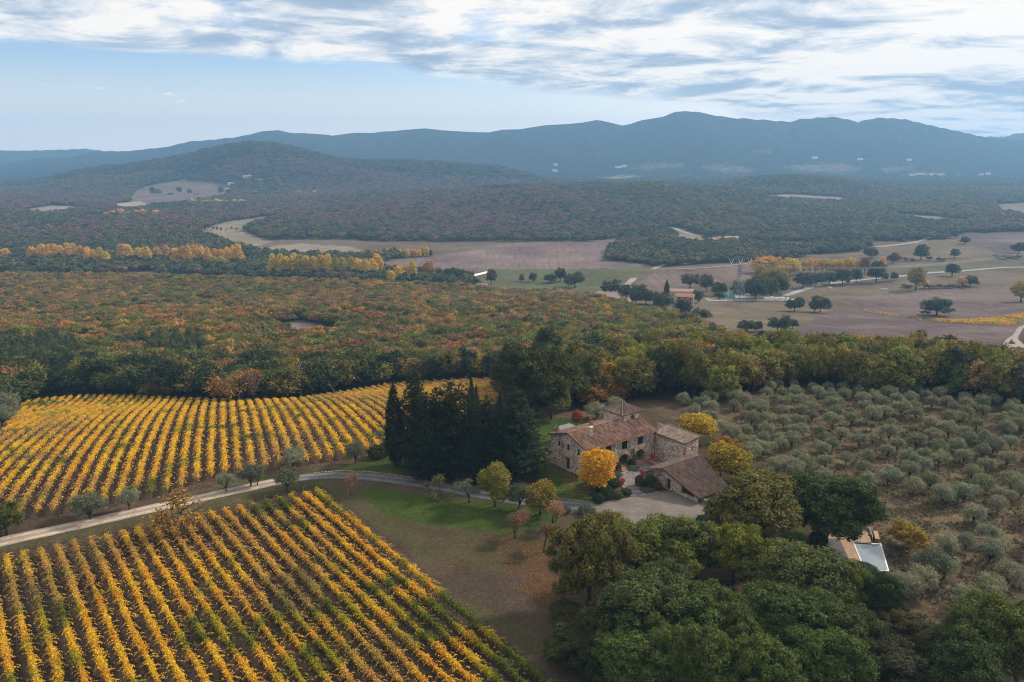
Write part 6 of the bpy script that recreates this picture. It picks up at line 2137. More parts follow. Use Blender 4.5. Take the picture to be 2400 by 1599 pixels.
# dark clumps and lone trees
for u, tp, b_, w_, tn, lb, kd in [
    (1035, 632, 660, 30, DG, 'dark round tree left in the clump by the green dome', 'oak'), (1055, 628, 660, 32, DG, 'dark round tree, tallest of the clump by the green dome', 'oak'),
    (1078, 629, 660, 30, GR, 'dark tree right in the clump by the green dome', 'oak'), (1096, 638, 662, 24, GR, 'low tree at the right end of the clump by the green dome', 'oak'),
    (1151, 631, 668, 26, RB, 'dark reddish tree at the left end of the green meadow', 'oak'), (1222, 641, 660, 13, DG, 'small pointed tree in front of the green meadow', 'pine'),
    (1249, 639, 662, 18, GR, 'small round tree in front of the green meadow', 'oak'), (1290, 641, 664, 30, GR, 'round tree left of the tall one on the green meadow', 'oak'),
    (1313, 627, 660, 25, DG, 'tall dark tree on the green meadow', 'oak'), (1347, 637, 675, 38, GR, 'broad green tree on the green meadow, nearest the wood', 'oak'),
    (1333, 644, 672, 18, RB, 'brownish tree against the broad green one', 'oak'),
    (1432, 655, 694, 34, DG, 'dark tree behind the red roof of the left farm', 'oak'), (1468, 667, 700, 30, DG, 'dark tree right of the left farm yard', 'oak'),
    (1497, 665, 694, 26, GR, 'green tree at the end of the white track', 'oak'), (1490, 680, 714, 30, DG, 'dark shade tree left of the farm garden', 'oak'), (1514, 678, 714, 32, DG, 'dark shade tree in the farm garden', 'oak'), (1532, 682, 714, 26, GR, 'green shade tree in the farm garden', 'oak'),
    (1552, 686, 730, 44, DG, 'big dark tree left of the red-roofed farmhouse', 'oak'), (1562, 657, 692, 12, (.022, .040, .018), 'pointed cypress behind the red-roofed farmhouse', 'cypress'),
    (1600, 700, 742, 40, DG, 'dark tree in front of the red-roofed farmhouse', 'oak'), (1642, 722, 752, 40, GR, 'green tree at the tip of the autumn wood', 'oak'),
    (1617, 640, 676, 36, (.105, .082, .045), 'brownish tree behind the red-roofed farm', 'oak'), (1655, 642, 684, 30, GR, 'green tree left of the pylon', 'oak'),
    (1685, 661, 694, 34, DG, 'dark tree just left of the pylon', 'oak'), (1634, 680, 710, 26, GR, 'round green tree right of the red-roofed farmhouse', 'oak'), (1685, 683, 702, 26, GR, 'small round tree left of the teal shed', 'oak'),
    (1742, 655, 700, 44, DG, 'big dark tree behind the teal shed', 'oak'), (1770, 652, 704, 46, DG, 'big dark tree right of the teal shed', 'oak'), (1806, 654, 700, 44, GR, 'big green tree below the yellow ones', 'oak'), (1830, 650, 690, 34, DG, 'dark tree right below the yellow ones', 'oak'),
    (1792, 624, 684, 44, (.260, .205, .032), 'big yellow-green tree left of the golden row', 'oak'), (1822, 628, 686, 44, (.235, .195, .032), 'yellow-green tree in front of the golden row', 'oak'),
    (1778, 602, 640, 40, PO, 'orange tree at the left end of the golden row', 'oak'), (1812, 600, 640, 30, PO, 'tall orange tree of the golden row', 'oak'), (1850, 604, 652, 44, PY, 'wide golden tree of the golden row', 'oak'),
    (2026, 603, 642, 28, (.250, .110, .040), 'rust brown tree at the right end of the golden row', 'oak'), (2066, 602, 640, 22, PO, 'thin orange tree right of the golden row', 'oak'),
    (1882, 640, 676, 36, DG, 'dark tree by the road, left end', 'oak'), (1912, 640, 672, 32, DG, 'dark tree by the road below the golden row', 'oak'), (1944, 636, 668, 30, GR, 'green tree by the road below the golden row', 'oak'),
    (1974, 630, 668, 36, DG, 'dark broad tree by the road below the golden row', 'oak'), (2006, 630, 664, 28, DG, 'dark tree by the road right of the broad one', 'oak'), (2053, 612, 662, 38, DG, 'tall dark tree by the road at the end of the golden row', 'oak'),
    (2076, 640, 660, 15, GR, 'small tree by the road beside the tall dark one', 'oak'), (2095, 638, 658, 17, GR, 'small round tree by the road, last of the line', 'oak'),
    (2146, 624, 680, 54, (.270, .205, .036), 'big yellow crowned tree standing by the road', 'oak'), (2166, 655, 676, 22, PO, 'orange bush right of the big yellow tree', 'oak'),
    (2231, 617, 648, 36, DG, 'lone dark round tree on the far side of the road', 'oak'), (2273, 645, 672, 28, GR, 'green tree at the right end of the hedge', 'oak'), (2253, 648, 672, 18, PO, 'orange tree at the right end of the hedge', 'oak'),
    (2195, 697, 740, 66, DG, 'broad dark tree standing above the yellow vineyard strip', 'oak'), (2168, 728, 738, 24, (.13, .07, .04), 'low rusty bush left of the broad dark tree', 'far'),
    (2392, 659, 708, 44, (.330, .235, .036), 'yellow tree cut by the right picture edge', 'oak'), (2158, 573, 610, 30, DG, 'tall dark tree on the dry meadow', 'oak'), (2236, 583, 606, 24, GR, 'small tree right of the tall dark meadow tree', 'oak'),
    (2040, 580, 606, 32, DG, 'dark tree at the head of the golden row', 'oak'), (2093, 592, 618, 22, RB, 'dark brown tree on the hedge of the dry meadow', 'oak'), (2260, 554, 573, 20, DG, 'dark tree on the edge of the upper ploughed field', 'oak'), (2388, 568, 594, 34, DG, 'dark tree at the right edge of the upper fields', 'oak'),
    (1922, 694, 732, 36, DG, 'dark tree on the bare slope, right one of three', 'oak'), (1908, 702, 732, 24, GR, 'green tree on the bare slope, middle one of three', 'oak'), (1862, 698, 730, 34, DG, 'dark tree on the bare slope, left one of three', 'oak'), (1874, 696, 720, 20, GR, 'tree rising behind the left dark slope tree', 'oak'),
    (1750, 750, 778, 42, DG, 'dark bushy tree low on the slope above the wood', 'oak'), (1776, 752, 778, 28, (.07, .055, .04), 'brownish tree low on the slope above the wood', 'oak'), (1822, 744, 778, 34, DG, 'dark tree low on the slope, left of two', 'oak'), (1840, 738, 776, 26, GR, 'taller green tree low on the slope, right of two', 'oak'), (1858, 748, 770, 20, DG, 'small dark tree at the edge of the near ploughed field', 'oak'),
    (2153, 772, 800, 28, GR, 'single tree at the front rim of the near ploughed field', 'oak'),
]:
    cat = 'tree' if kd != 'far' else 'shrub'
    plant_px(kd, int(u) % 5, u, b_, b_ - tp, w_, tn, {'cypress': 'cypress_tree', 'pine': 'pine_tree', 'far': 'bush'}.get(kd, 'oak_tree'), lb, cat)
row([1880, 1896, 1912, 1928, 1944, 1960, 1976, 1992, 2008], [607, 606, 604, 603], 642, 22, [PY, PO, PY], 'golden tree in the long row behind the road', 'golden row behind the road', kind='oak', name='poplar_tree', seed=30)
row([1960, 1972, 1984], 616, 644, 15, [(.42, .2, .05)], 'bright orange tree in front of the golden row', 'bright orange front trees', kind='oak', name='poplar_tree', seed=31)
row([2120, 2132, 2176, 2190, 2204, 2218, 2232, 2246, 2262], [666, 668], 676, 18, [(.06, .055, .035), RB], 'low dark bush in the hedge right of the big yellow tree', 'hedge bushes by the road', kind='far', name='bush', seed=32, cat='shrub')
row([2080, 2094, 2108, 2122, 2138, 2178, 2196, 2210], [603, 605, 600], 613, 15, [(.075, .062, .04), (.13, .085, .05)], 'scrubby bush in the hedge of the dry meadow', 'meadow hedge bushes', kind='far', name='bush', seed=33, cat='shrub')
row([2340, 2356, 2372, 2388], [598, 597], 606, 18, [(.16, .09, .055), DG], 'reddish bush in the hedge at the right picture edge', 'right hedge bushes', kind='far', name='bush', seed=34, cat='shrub')
row([360, 372, 400, 420, 446, 462, 520, 536], [438, 442, 452], 458, 14, [DG, GR], 'dark tree dotted on the pale fields under the round hill', 'trees on the pale fields', kind='far', name='oak_tree', seed=35)
row([300, 318, 290, 336], [484, 486], 494, 14, [DG], 'dark tree below the pale left field', 'trees below the pale field', kind='far', name='oak_tree', seed=36)
row([470, 482, 496, 508, 520, 486, 502, 516, 530, 542, 556], [531, 534, 538], 541, 5, [DG], 'tiny dot of a tree on the pale hillside field', 'dots on the hillside field', kind='far', name='olive_tree', seed=37)

# ---- roads and tracks
ribbon('road', [(1840, 694), (1880, 681), (1925, 668), (2000, 659), (2080, 651), (2200, 639), (2300, 632), (2420, 626), (2600, 616)], 6.0, .35, 'tarmac', 6, .3)
ribbon('track', [(1470, 668), (1490, 650), (1510, 638), (1535, 629), (1562, 618)], 6.0, .35, 'pale_track', 4, .6)
ribbon('track', [(1545, 632), (1620, 630), (1700, 624), (1760, 617), (1810, 608), (1850, 600)], 3.4, .35, 'pale_track', 4, .5)
ribbon('track', [(2050, 580), (2110, 574), (2155, 566), (2178, 556), (2192, 549)], 7.0, .45, 'pale_track', 5, .8)
ribbon('track', [(1548, 545), (1546, 536), (1562, 532), (1590, 540), (1625, 552)], 9.0, .6, 'pale_track', 6, .8)
ribbon('track', [(2460, 806), (2400, 810), (2368, 813), (2348, 824), (2340, 836), (2342, 850), (2352, 860)], 5.0, .25, 'pale_track', 1.5, .3)
ribbon('track', [(2440, 818), (2410, 818), (2388, 806), (2378, 795), (2384, 782), (2400, 766), (2440, 740)], 2.6, .22, 'pale_track', 1.5, .3)
ribbon('track', [(2316, 848), (2340, 824), (2365, 796), (2392, 770), (2420, 745)], 1.8, .20, 'pale_track', 1.5, .4)
drape_poly('farm_yard', [(2330, 846), (2345, 842), (2375, 856), (2420, 874), (2420, 890), (2370, 872), (2330, 858)], .24, 'pale_track', wob=.5)
drape_poly('farm_yard', [(1442, 702), (1470, 697), (1484, 704), (1478, 716), (1452, 716)], .3, 'pale_track', wob=.5)
drape_poly('farm_yard', [(1650, 700), (1700, 697), (1780, 700), (1860, 702), (1856, 707), (1760, 706), (1660, 706)], .3, 'pale_track', wob=.5)

# ---- the yellow vineyard strip beyond the ploughed field, too dense to count
strip = [(2000, 726), (2060, 735), (2150, 750), (2250, 755), (2330, 748), (2400, 737), (2398, 752), (2382, 763), (2300, 763), (2200, 755), (2090, 742)]
g = np.random.default_rng(8)
P = [ground(u, v) for u, v in strip]
x0, x1, y0, y1 = min(p.x for p in P) - 2, max(p.x for p in P) + 2, min(p.y for p in P) - 2, max(p.y for p in P) + 2
n = 26000
X, Y = g.uniform(x0, x1, n), g.uniform(y0, y1, n)
rw = np.round((X * .55 + Y * .835) / 2.6) * 2.6 - (X * .55 + Y * .835)
X, Y = X + rw * .55 * .75, Y + rw * .835 * .75
Z = height(X, Y)
u, v, d = project(X, Y, Z)
ok = inside(strip, u, v)
X, Y, Z = X[ok], Y[ok], Z[ok] + g.uniform(.4, 1.9, int(ok.sum()))
n = len(X)
nn = g.normal(size=(n, 3)) + np.array([0, 0, .6]); nn /= np.linalg.norm(nn, axis=1)[:, None]
a_ = np.cross(nn, g.normal(size=(n, 3))); a_ /= np.linalg.norm(a_, axis=1)[:, None]
b_ = np.cross(nn, a_)
P = np.stack([X, Y, Z], 1); s_ = g.uniform(.5, 1.0, n)[:, None]
me = np_mesh('distant_vineyard', np.stack([P - a_ * s_ * .6, P + b_ * s_ * .4, P + a_ * s_ * .6, P - b_ * s_ * .4], 1).reshape(-1, 3), np.arange(4 * n).reshape(-1, 4))
f_ = fbm(X / 9, Y / 9, 3, 3)
c = np.array((.60, .33, .035)) + (np.array((.25, .24, .04)) - np.array((.60, .33, .035))) * smooth01((f_ - .45) * 7)[:, None]
point_attr(me, 'leafcol', np.repeat(c * g.uniform(.6, 1.2, (n, 1)), 4, 0), 'FLOAT_COLOR')
tag(obj('distant_vineyard', me, MAT['vine_leaves']), 'narrow yellow vineyard strip curving beyond the ploughed field', 'vineyard', kind='stuff')

# ---- buildings of the valley
m, t = new_mat('farm_wall'); finish(t, t.ramp(t.noise(wpos(t), .5, 4), [(.3, (.26, .19, .155)), (.7, (.36, .28, .23))]), .95, .1)
m, t = new_mat('red_tiles'); finish(t, t.ramp(t.noise(wpos(t), .8, 4), [(.3, (.21, .095, .055)), (.7, (.33, .17, .105))]), .9, .1)
m, t = new_mat('faded_tiles'); finish(t, t.ramp(t.noise(wpos(t), .8, 4), [(.3, (.24, .15, .12)), (.7, (.33, .23, .19))]), .9, .1)
m, t = new_mat('teal_sheet'); finish(t, (.045, .225, .19), .6, .3)
m, t = new_mat('glass_house'); finish(t, (.60, .60, .60), .4, .4)


def house(u, v, L, W_, h, rise, rot, label, wall='farm_wall', roof='red_tiles', name='farmhouse', cat='house', nwin=3, floors=2):
    p = ground(u, v)
    r_ = empty(name, p, rot)
    tag(r_, label, cat)
    mb = MB()
    O = Vector((-L / 2, -W_ / 2, 0)); X_, Y_ = Vector((1, 0, 0)), Vector((0, 1, 0))
    holes = []
    for f_ in range(floors):
        for k in range(nwin):
            s_ = L * (k + .5) / nwin
            z_ = .9 + f_ * (h / floors)
            holes.append(rect_loop(s_ - .5, s_ + .5, z_, z_ + min(1.4, h / floors - 1.2)))
    wall_face(mb, O, X_, Y_, [(0, -1), (L, -1), (L, h), (0, h)], holes, .3)
    gh = [rect_loop(W_ / 2 - .5, W_ / 2 + .5, h * .55, h * .55 + 1.3)]
    wall_face(mb, O, Y_, X_, [(0, -1), (W_, -1), (W_, h), (W_ / 2, h + rise), (0, h)], gh, .3)
    wall_face(mb, O + X_ * L, Y_, -X_, [(0, -1), (W_, -1), (W_, h), (W_ / 2, h + rise), (0, h)])
    wall_face(mb, O + Y_ * W_, X_, -Y_, [(0, -1), (L, -1), (L, h), (0, h)])
    mb.build('wall', MAT[wall], r_)
    for l in holes:
        plate('window', O, X_, Y_, l, .15, 'dark_glass', r_)
    plate('window', O, Y_, X_, gh[0], .15, 'dark_glass', r_)
    mb = MB()
    e = .5
    for sg in (-1, 1):
        a = Vector((-L / 2 - e, sg * (W_ / 2 + e), h - e * rise / (W_ / 2) + .05)); b = Vector((L / 2 + e, sg * (W_ / 2 + e), a.z))
        c_, d_ = Vector((L / 2 + e, 0, h + rise + .05)), Vector((-L / 2 - e, 0, h + rise + .05))
        q_ = [a, b, c_, d_]
        up = Vector((0, 0, .22))
        mb.add(q_ + [k + up for k in q_], [(0, 1, 2, 3), (4, 5, 6, 7), (0, 1, 5, 4), (1, 2, 6, 5), (2, 3, 7, 6), (3, 0, 4, 7)])
    rf_ = mb.build('roof', MAT[roof], r_)
    MB().box((L * .2, W_ * .12, h + rise + .3), (.7, .7, 1.4)).build('chimney', MAT[wall], rf_)
    return r_


house(1606, 712, 12, 9, 5.6, 1.6, -.32, 'square farmhouse with bright red roof and rows of small windows')
house(1596, 694, 18, 8, 4.2, 1.4, -.08, 'long pale farmhouse with faded roof behind the red-roofed one', roof='faded_tiles', wall='plaster', nwin=5, floors=1)
house(1424, 706, 15, 10, 4.2, 2.2, -.5, 'farm with broad brownish red roof at the edge of the wood', roof='faded_tiles')
house(1402, 700, 10, 7, 3.4, 1.5, .9, 'small tiled outbuilding left of the broad brown roof', roof='red_tiles', nwin=2, floors=1)
house(1094, 671, 9, 7, 3.0, 1.3, .2, 'small pinkish roofed house beside the green dome', roof='faded_tiles', nwin=2, floors=1)
house(1120, 674, 16, 6, 2.6, .8, -.1, 'low grey-roofed shed right of the small pinkish house', roof='grey_sheet', nwin=3, floors=1, name='shed', cat='shed')
house(1700, 566, 34, 11, 5.0, 1.6, -.03, 'long pale farm on the knoll above the wood', wall='plaster', roof='faded_tiles', nwin=6, floors=1)
house(1664, 568, 16, 8, 4.0, 1.4, .05, 'low pale barn left of the long farm on the knoll', wall='plaster', roof='faded_tiles', nwin=3, floors=1, name='barn', cat='barn')
for u, v, L, W_, h, ro, lb in [(545, 434, 26, 12, 6, .3, 'white farm building on the pale fields under the round hill'), (538, 446, 22, 10, 4, -.2, 'low white shed below the farm under the round hill'), (580, 418, 22, 12, 7, .1, 'pale house higher up on the round hill side'), (606, 424, 18, 10, 5, .4, 'small pale house right of the hillside house')]:
    house(u, v, L, W_, h, 2, ro, lb, wall='white_paint', roof='faded_tiles', nwin=3, floors=1)
for k, (u, v) in enumerate([(1448, 394), (1462, 392), (1302, 388), (2134, 412), (2146, 414), (2158, 411), (2170, 414), (2184, 412), (2196, 415), (2206, 412), (2244, 414), (2300, 412), (2316, 410), (1910, 372), (2016, 375), (2130, 377), (1300, 402)]):
    g = np.random.default_rng(k)
    grp = 'houses of the far village' if 2130 < u < 2320 else None
    house(u, v, g.uniform(14, 26), 11, g.uniform(5, 8), 2.5, g.uniform(-.5, .5), 'tiny pale house of the far village at the mountain foot' if grp else f'tiny pale house at the mountain foot, {ordinal(k + 1)} in a loose line', wall='white_paint', roof='faded_tiles', nwin=2, floors=1)['group'] = grp or 'scattered houses at the mountain foot'


def arched_shed(u, v, L, W_, h, rot, label, mat, name='shed', cat='shed'):
    p = ground(u, v)
    r_ = empty(name, p, rot); tag(r_, label, cat)
    mb = MB(); n = 12; V = []
    for s_ in (-1, 1):
        for k in range(n + 1):
            a = math.pi * k / n
            V.append((s_ * L / 2, -W_ / 2 * math.cos(a), h * math.sin(a)))
    F = [(k, k + 1, n + 2 + k, n + 1 + k) for k in range(n)] + [tuple(range(n + 1)), tuple(range(2 * n + 1, n, -1))]
    mb.add(V, F)
    mb.build('cover', MAT[mat], r_)
    mb = MB()
    for s_ in np.linspace(-1, 1, 6):
        mb.tube([(s_ * (L / 2 + .02), -(W_ / 2 + .05) * math.cos(math.pi * k / n), (h + .05) * math.sin(math.pi * k / n)) for k in range(n + 1)], [.09] * (n + 1), 4)
    mb.build('hoops', MAT['white_paint'], r_)
    mb = MB().box((-L / 2 - .05, 0, h * .35), (.12, W_ * .4, h * .7)); mb.build('door', MAT['dark_wood'], r_)
    return r_


arched_shed(1716, 700, 13, 8, 4.6, .05, 'teal arched tarpaulin shed under the pylon', 'teal_sheet')
arched_shed(1030, 664, 7, 7, 3.6, .5, 'small teal dome shed by the dark clump', 'teal_sheet')
arched_shed(1062, 664, 6, 4, 2.2, .2, 'tiny teal shed right of the dome', 'teal_sheet')
arched_shed(1126, 643, 26, 5, 2.6, 1.05, 'long white plastic tunnel at the corner of the green meadow', 'glass_house', 'greenhouse', 'greenhouse')
house(1740, 703, 12, 6, 2.2, .9, .05, 'white-roofed stall in front of the teal shed', wall='farm_wall', roof='white_paint', nwin=2, floors=1, name='stall', cat='shed')
house(1748, 698, 10, 5, 3.0, .9, .05, 'white-roofed shed behind the white stall', wall='white_paint', roof='white_paint', nwin=2, floors=1, name='stall', cat='shed')

# cars and trailers
wheel_mb = MB(); wheel_mb.tube([(0, -.11, 0), (0, .11, 0)], [.33, .33], 12)
WHL = wheel_mb.mesh('wheel'); m, t = new_mat('tyre'); finish(t, (.012, .012, .012), .8, .2); WHL.materials.append(MAT['tyre'])


def car(pos, rot, col, label, group=None, van=False):
    r_ = empty('parked_van' if van else 'parked_car', pos, rot); tag(r_, label, 'van' if van else 'car', group)
    mn = 'paint_%02d' % len([k for k in MAT if k.startswith('paint_')])
    m, t = new_mat(mn); finish(t, col, .35, .5)
    hw = .86
    if van:
        pr = [(-2.5, .35), (2.4, .35), (2.5, .9), (2.2, 1.25), (1.7, 2.1), (-2.5, 2.15)]
    else:
        pr = [(-2.05, .35), (2.05, .32), (2.1, .7), (1.95, .85), (1.0, .95), (.35, 1.42), (-1.2, 1.45), (-1.85, 1.0), (-2.1, .92)]
    n = len(pr); ins = [0 if z < 1.0 else .12 for x, z in pr]
    V = [(x, -hw + i, z) for (x, z), i in zip(pr, ins)] + [(x, hw - i, z) for (x, z), i in zip(pr, ins)]
    MB().add(V, [tuple(range(n)), tuple(range(2 * n - 1, n - 1, -1))] + [(k, n + k, n + (k + 1) % n, (k + 1) % n) for k in range(n)]).build('body', MAT[mn], r_)
    zt = 1.9 if van else 1.36
    mb = MB()
    for sg in (-1, 1):
        x0_, x1_ = ((1.2, 1.85) if van else (-1.35, .55))
        mb.add([(x0_, sg * (hw + .012), zt - .4), (x1_ + .3, sg * (hw + .012), zt - .4), (x1_ - .1, sg * (hw - .06), zt), (x0_ + .1, sg * (hw - .06), zt)], [(0, 1, 2, 3)])
    mb.build('side_window', MAT['dark_glass'], r_)
    for sx_ in (-1.3, 1.3):
        for sy_ in (-.78, .78):
            w_ = bpy.data.objects.new('wheel', WHL); w_.location = (sx_, sy_, .33); link(w_, r_)
    return r_


for u, v, ro, cl, lb, vn in [(2338, 847, .3, (.55, .55, .55), 'white car parked at the left end of the line by the curved track', False), (2350, 851, .25, (.10, .11, .13), 'dark car parked second in the line by the curved track', False), (2362, 856, .3, (.45, .46, .48), 'silver car parked third in the line by the curved track', False), (2375, 861, .2, (.06, .07, .09), 'black car parked at the right end of the line by the curved track', False),
                              (1453, 709, .2, (.09, .09, .1), 'dark car standing in the yard of the left farm', False), (1402, 714, .4, (.3, .3, .3), 'grey car half hidden by the wood near the left farm', False)]:
    p = ground(u, v); p.z += .25
    car(p, ro, cl, lb, van=vn)
for k, (u, v) in enumerate([(1796, 704), (1808, 703), (1822, 705), (1834, 704), (1846, 706), (1858, 709), (1872, 712)]):
    p = ground(u, v); p.z += .3
    car(p, (.1, .4, -.2, .2, 1.2, .1, .6)[k], (.62, .62, .62), f'white van on the farm yard right of the white stalls, {ordinal(k + 1)} from the left', 'white vans on the yard', True)
p = ground(1283, 690)
# sheep-white bales on the meadow
for k, (u, v, lb) in enumerate([(1943, 677, 'left of the two white wrapped bales beside the road'), (1948, 677.5, 'right of the two white wrapped bales beside the road'), (2072, 680, 'white feed trough on the field below the big yellow tree')]):
    p = ground(u, v)
    b_ = empty('wrapped_bale' if k < 2 else 'feed_trough', p); tag(b_, lb, 'bale' if k < 2 else 'trough')
    if k < 2:
        MB().tube([(0, -.7, .9), (0, -.62, .9), (0, .62, .9), (0, .7, .9)], [.7, .9, .9, .7], 14).build('wrap', MAT['white_paint'], b_)
    else:
        mb = MB().box((0, 0, .5), (6, 1.3, .12)).box((0, -.6, .8), (6, .1, .6)).box((0, .6, .8), (6, .1, .6)).box((-2.95, 0, .8), (.1, 1.2, .6)).box((2.95, 0, .8), (.1, 1.2, .6)).box((-2, 0, .25), (.2, 1, .5)).box((2, 0, .25), (.2, 1, .5))
        mb.build('basin', MAT['white_paint'], b_)

# ---- the pylon and its lines
m, t = new_mat('galvanised'); finish(t, (.20, .21, .22), .5, .4, metal=.3)
m, t = new_mat('insulator'); finish(t, (.72, .74, .74), .3, .5)
pp = ground(1729, 716)
py_ = empty('power_pylon', pp, .35); tag(py_, 'grey steel lattice pylon with three white V-shaped insulators', 'pylon')
HT = 113 * depth_of(pp) / FPX
mb = MB()
half = lambda z: 4.4 * (1 - z / (HT * .62)) + .9 if z < HT * .62 else .9
lev = [0, .16, .30, .42, .52, .60, .68, .76, .84]
for k in range(len(lev) - 1):
    z0, z1 = lev[k] * HT, lev[k + 1] * HT
    a_, b_ = half(z0), half(z1)
    c0 = [(-a_, -a_, z0), (a_, -a_, z0), (a_, a_, z0), (-a_, a_, z0)]
    c1 = [(-b_, -b_, z1), (b_, -b_, z1), (b_, b_, z1), (-b_, b_, z1)]
    for j in range(4):
        mb.bar(c0[j], c1[j], .22)
        mb.bar(c0[j], c1[(j + 1) % 4], .13); mb.bar(c0[(j + 1) % 4], c1[j], .13)
        mb.bar(c1[j], c1[(j + 1) % 4], .12)
mb.build('lattice_mast', MAT['galvanised'], py_)
zt, AR = .84 * HT, 10.5
mb = MB()
zb_ = .97 * HT
mb.bar((-AR, 0, zb_), (AR, 0, zb_), .22); mb.bar((-AR, 0, zb_), (-4, 0, zb_ + 1.5), .14); mb.bar((AR, 0, zb_), (4, 0, zb_ + 1.5), .14); mb.bar((-4, 0, zb_ + 1.5), (4, 0, zb_ + 1.5), .14)
for sg in (-1, 1):
    mb.bar((sg * .9, 0, zt), (sg * 4.2, 0, zb_), .2); mb.bar((sg * .9, .6, zt), (sg * 4.2, .5, zb_), .14); mb.bar((sg * 4.2, 0, zb_), (sg * 4.6, 0, zb_ + 2.2), .16)
    for k in range(5):
        x = sg * (1.2 + k * 1.9)
        mb.bar((x, 0, zb_), (x + sg * .95, 0, zb_ + (1.4 if abs(x) < 5 else .6)), .1)
mb.build('cross_arm', MAT['galvanised'], py_)
for x in (-7.6, 0, 7.6):
    mb = MB(); zz_ = zb_ - .2
    mb.bar((x - 1.6, 0, zz_), (x, 0, zz_ - 3.4), .24); mb.bar((x + 1.6, 0, zz_), (x, 0, zz_ - 3.4), .24)
    mb.build('insulator', MAT['insulator'], py_)
rot = Matrix.Rotation(.35, 3, 'Z')
for k, x in enumerate((-7.6, 0, 7.6)):
    a_ = pp + rot @ Vector((x, 0, zb_ - 3.6))
    e = level(560, 690 + 4 * k, a_.z - 6); far_ = level(2560, 660 + 2 * k, a_.z)
    far_ = Vector((a_.x + 330, a_.y + 120 + 8 * k, a_.z + 2))
    for nm, b_ in (('left', Vector((a_.x - 330, a_.y - 120 + 8 * k, a_.z - 2))), ('right', far_)):
        mb = MB(); pts = []
        for j in range(17):
            f_ = j / 16; q_ = a_.lerp(b_, f_); q_.z -= 11 * 4 * f_ * (1 - f_)
            pts.append(q_)
        mb.tube(pts, [.045] * 17, 4)
        tag(mb.build('power_line', MAT['galvanised']), f'thin power line leaving the pylon to the {nm}', 'cable', f'power lines to the {nm}')
for k, (u, v) in enumerate([(1665, 702), (1748, 690)]):
    p = ground(u, v)
    q_ = empty('utility_pole', p); tag(q_, ['grey utility pole left of the teal shed', 'grey utility pole right of the teal shed'][k], 'pole')
    MB().tube([(0, 0, -.3), (0, 0, 8.5)], [.16, .11], 7).build('pole', MAT['post_wood'], q_)
    MB().box((0, 0, 8.1), (1.8, .14, .14)).build('crossbar', MAT['post_wood'], q_)
# vineyard fence posts at the left end of the yellow strip
for k in range(14):
    u = 1952 + k * 5.5
    p = ground(u, 716 + k * .75)
    q_ = bpy.data.objects.new('fence_post', POST); link(q_); q_.location = p
    tag(q_, 'bare vineyard post at the left end of the yellow strip', 'post', 'bare posts at the yellow strip')

# ------------------------------------------------------------------ ground cover nobody could count: dry grass, lawn blades, weeds, fallen leaves
print('cover')


def blades(name, poly, n, size, cols, label, seed, lean=.6, flat=False, clump=None, mask=None, zoff=0.0):
    """tufts over an outline of photo pixels"""
    g = np.random.default_rng(seed)
    P = [ground(u, v) for u, v in poly]
    x0, x1, y0, y1 = min(p.x for p in P), max(p.x for p in P), min(p.y for p in P), max(p.y for p in P)
    X, Y = g.uniform(x0, x1, n * 3), g.uniform(y0, y1, n * 3)
    if clump:
        keep = fbm(X / clump, Y / clump, seed, 3) > g.uniform(.35, .62, len(X))
        X, Y = X[keep], Y[keep]
    Z = height(X, Y)
    u, v, d = project(X, Y, Z)
    ok = inside(poly, u, v)
    if mask is not None:
        for m_ in mask:
            ok &= ~inside(m_, u, v)
    X, Y, Z = X[ok][:n], Y[ok][:n], Z[ok][:n]
    k = len(X)
    a = g.uniform(0, 6.28, k)
    s = size * g.uniform(.5, 1.4, k)
    P = np.stack([X, Y, Z + zoff], 1)
    w_ = np.stack([np.cos(a), np.sin(a), np.zeros(k)], 1) * (s * (.5 if not flat else .5))[:, None]
    if flat:
        b = np.stack([-np.sin(a), np.cos(a), g.uniform(-.3, .5, k)], 1) * (s * .4)[:, None]
        V = np.stack([P - w_ + [0, 0, .03], P + b + [0, 0, .03], P + w_ + [0, 0, .03], P - b + [0, 0, .05]], 1)
    else:
        up = np.stack([g.normal(0, lean, k), g.normal(0, lean, k), np.ones(k)], 1) * (s * .8)[:, None]
        V = np.stack([P - w_ * .6, P + w_ * .6, P + w_ * 1.0 + up, P - w_ * 1.0 + up * .8], 1)
    me = np_mesh(name, V.reshape(-1, 3), np.arange(4 * k).reshape(-1, 4))
    c = np.asarray(cols)[g.integers(0, len(cols), k)] * g.uniform(.7, 1.25, (k, 1))
    point_attr(me, 'leafcol', np.repeat(c, 4, 0), 'FLOAT_COLOR')
    return tag(obj(name, me, MAT['vine_leaves']), label, 'grass' if 'grass' in name or 'lawn' in name or 'weeds' in name else 'leaves', kind='stuff')


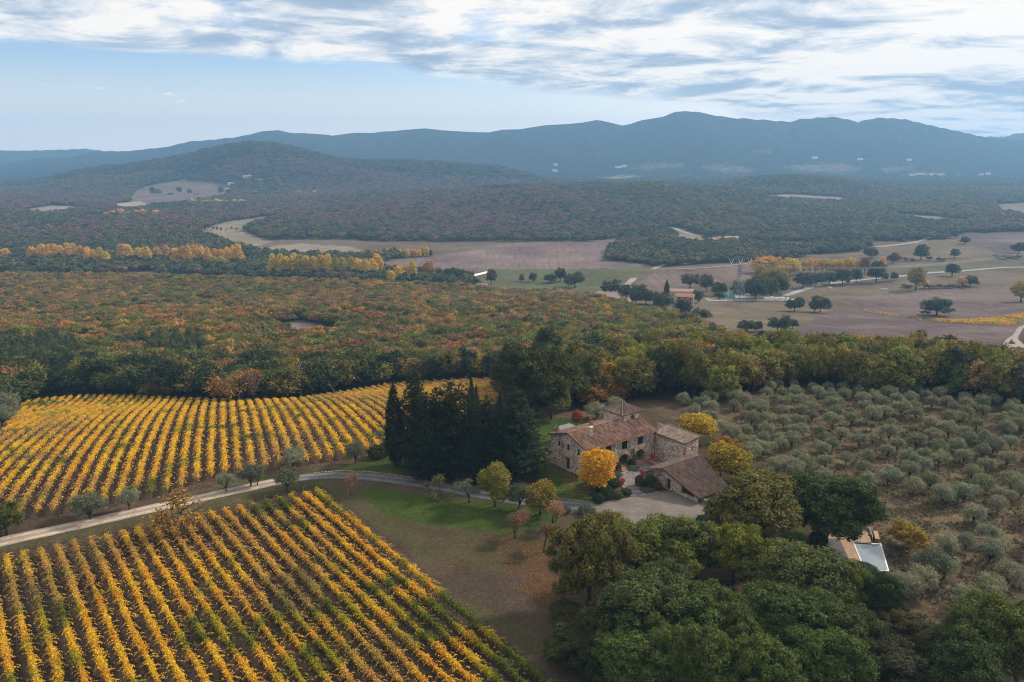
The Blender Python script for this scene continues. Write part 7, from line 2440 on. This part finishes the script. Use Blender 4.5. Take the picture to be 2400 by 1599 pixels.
blades('dry_grass', [(1690, 1000), (1841, 912), (2224, 932), (2400, 950), (2480, 1650), (2150, 1640), (2120, 1480), (2090, 1330), (2060, 1255), (1980, 1200), (1860, 1150)], 42000, .30, [(.135, .105, .062), (.115, .088, .052), (.155, .125, .078), (.080, .082, .036), (.070, .076, .030)], 'dry straw-coloured grass on the olive slope', 1, clump=3.0)
for k, L_ in enumerate(LAWNS):
    blades('lawn_grass', L_, 7000, .10, [(.066, .096, .022), (.054, .080, .018), (.085, .100, .030), (.105, .098, .044)], 'short green grass of a garden lawn', 20 + k, flat=True, clump=2.4)
blades('weeds', VINE_NEAR, 16000, .16, [(.052, .062, .022), (.075, .062, .036), (.10, .078, .048), (.04, .05, .018)], 'low weeds and dry tufts between the near vine rows', 31, clump=4.0)
blades('weeds', VINE_FAR, 16000, .22, [(.060, .066, .026), (.095, .078, .048), (.12, .092, .058)], 'low weeds and dry tufts between the far vine rows', 32, clump=4.0)
blades('rough_grass', [(-100, 1330), (0, 1290), (300, 1222), (640, 1140), (760, 1125), (850, 1160), (1000, 1200), (1290, 1245), (1300, 1400), (1240, 1480), (1340, 1600), (1290, 1600), (905, 1268), (740, 1145), (330, 1235), (0, 1300)], 26000, .13, [(.072, .074, .032), (.098, .080, .050), (.066, .072, .028), (.125, .10, .066)], 'rough grass on the verges and the bank below the lawn', 33, flat=True, clump=3.5)
blades('rough_grass', [(-100, 1270), (0, 1240), (300, 1180), (640, 1112), (760, 1095), (850, 1075), (890, 1066), (870, 1060), (740, 1092), (520, 1124), (240, 1196), (-100, 1240)], 9000, .20, [(.062, .066, .028), (.085, .070, .042), (.110, .088, .056)], 'rough grass between drive and far vineyard', 34, flat=True, clump=3.0)
LIT = [(.30, .145, .045), (.22, .10, .04), (.36, .22, .06), (.17, .10, .06)]
blades('fallen_leaves', [(1180, 1260), (1300, 1235), (1330, 1330), (1290, 1420), (1200, 1380), (1160, 1300)], 5200, .15, LIT, 'brown fallen leaves under the thin russet trees', 41, flat=True, clump=3.0)
blades('fallen_leaves', [(1330, 1100), (1440, 1110), (1430, 1165), (1370, 1170), (1310, 1150)], 1600, .13, [(.52, .30, .04), (.42, .22, .04)], 'golden fallen leaves under the yellow maple', 42, flat=True)
blades('fallen_leaves', [(930, 1300), (1180, 1330), (1240, 1480), (1330, 1590), (1280, 1590), (1060, 1400)], 2600, .10, [(.19, .14, .11), (.24, .17, .12), (.16, .11, .08)], 'scattered dead leaves on the bare bank', 43, flat=True, clump=5.0)
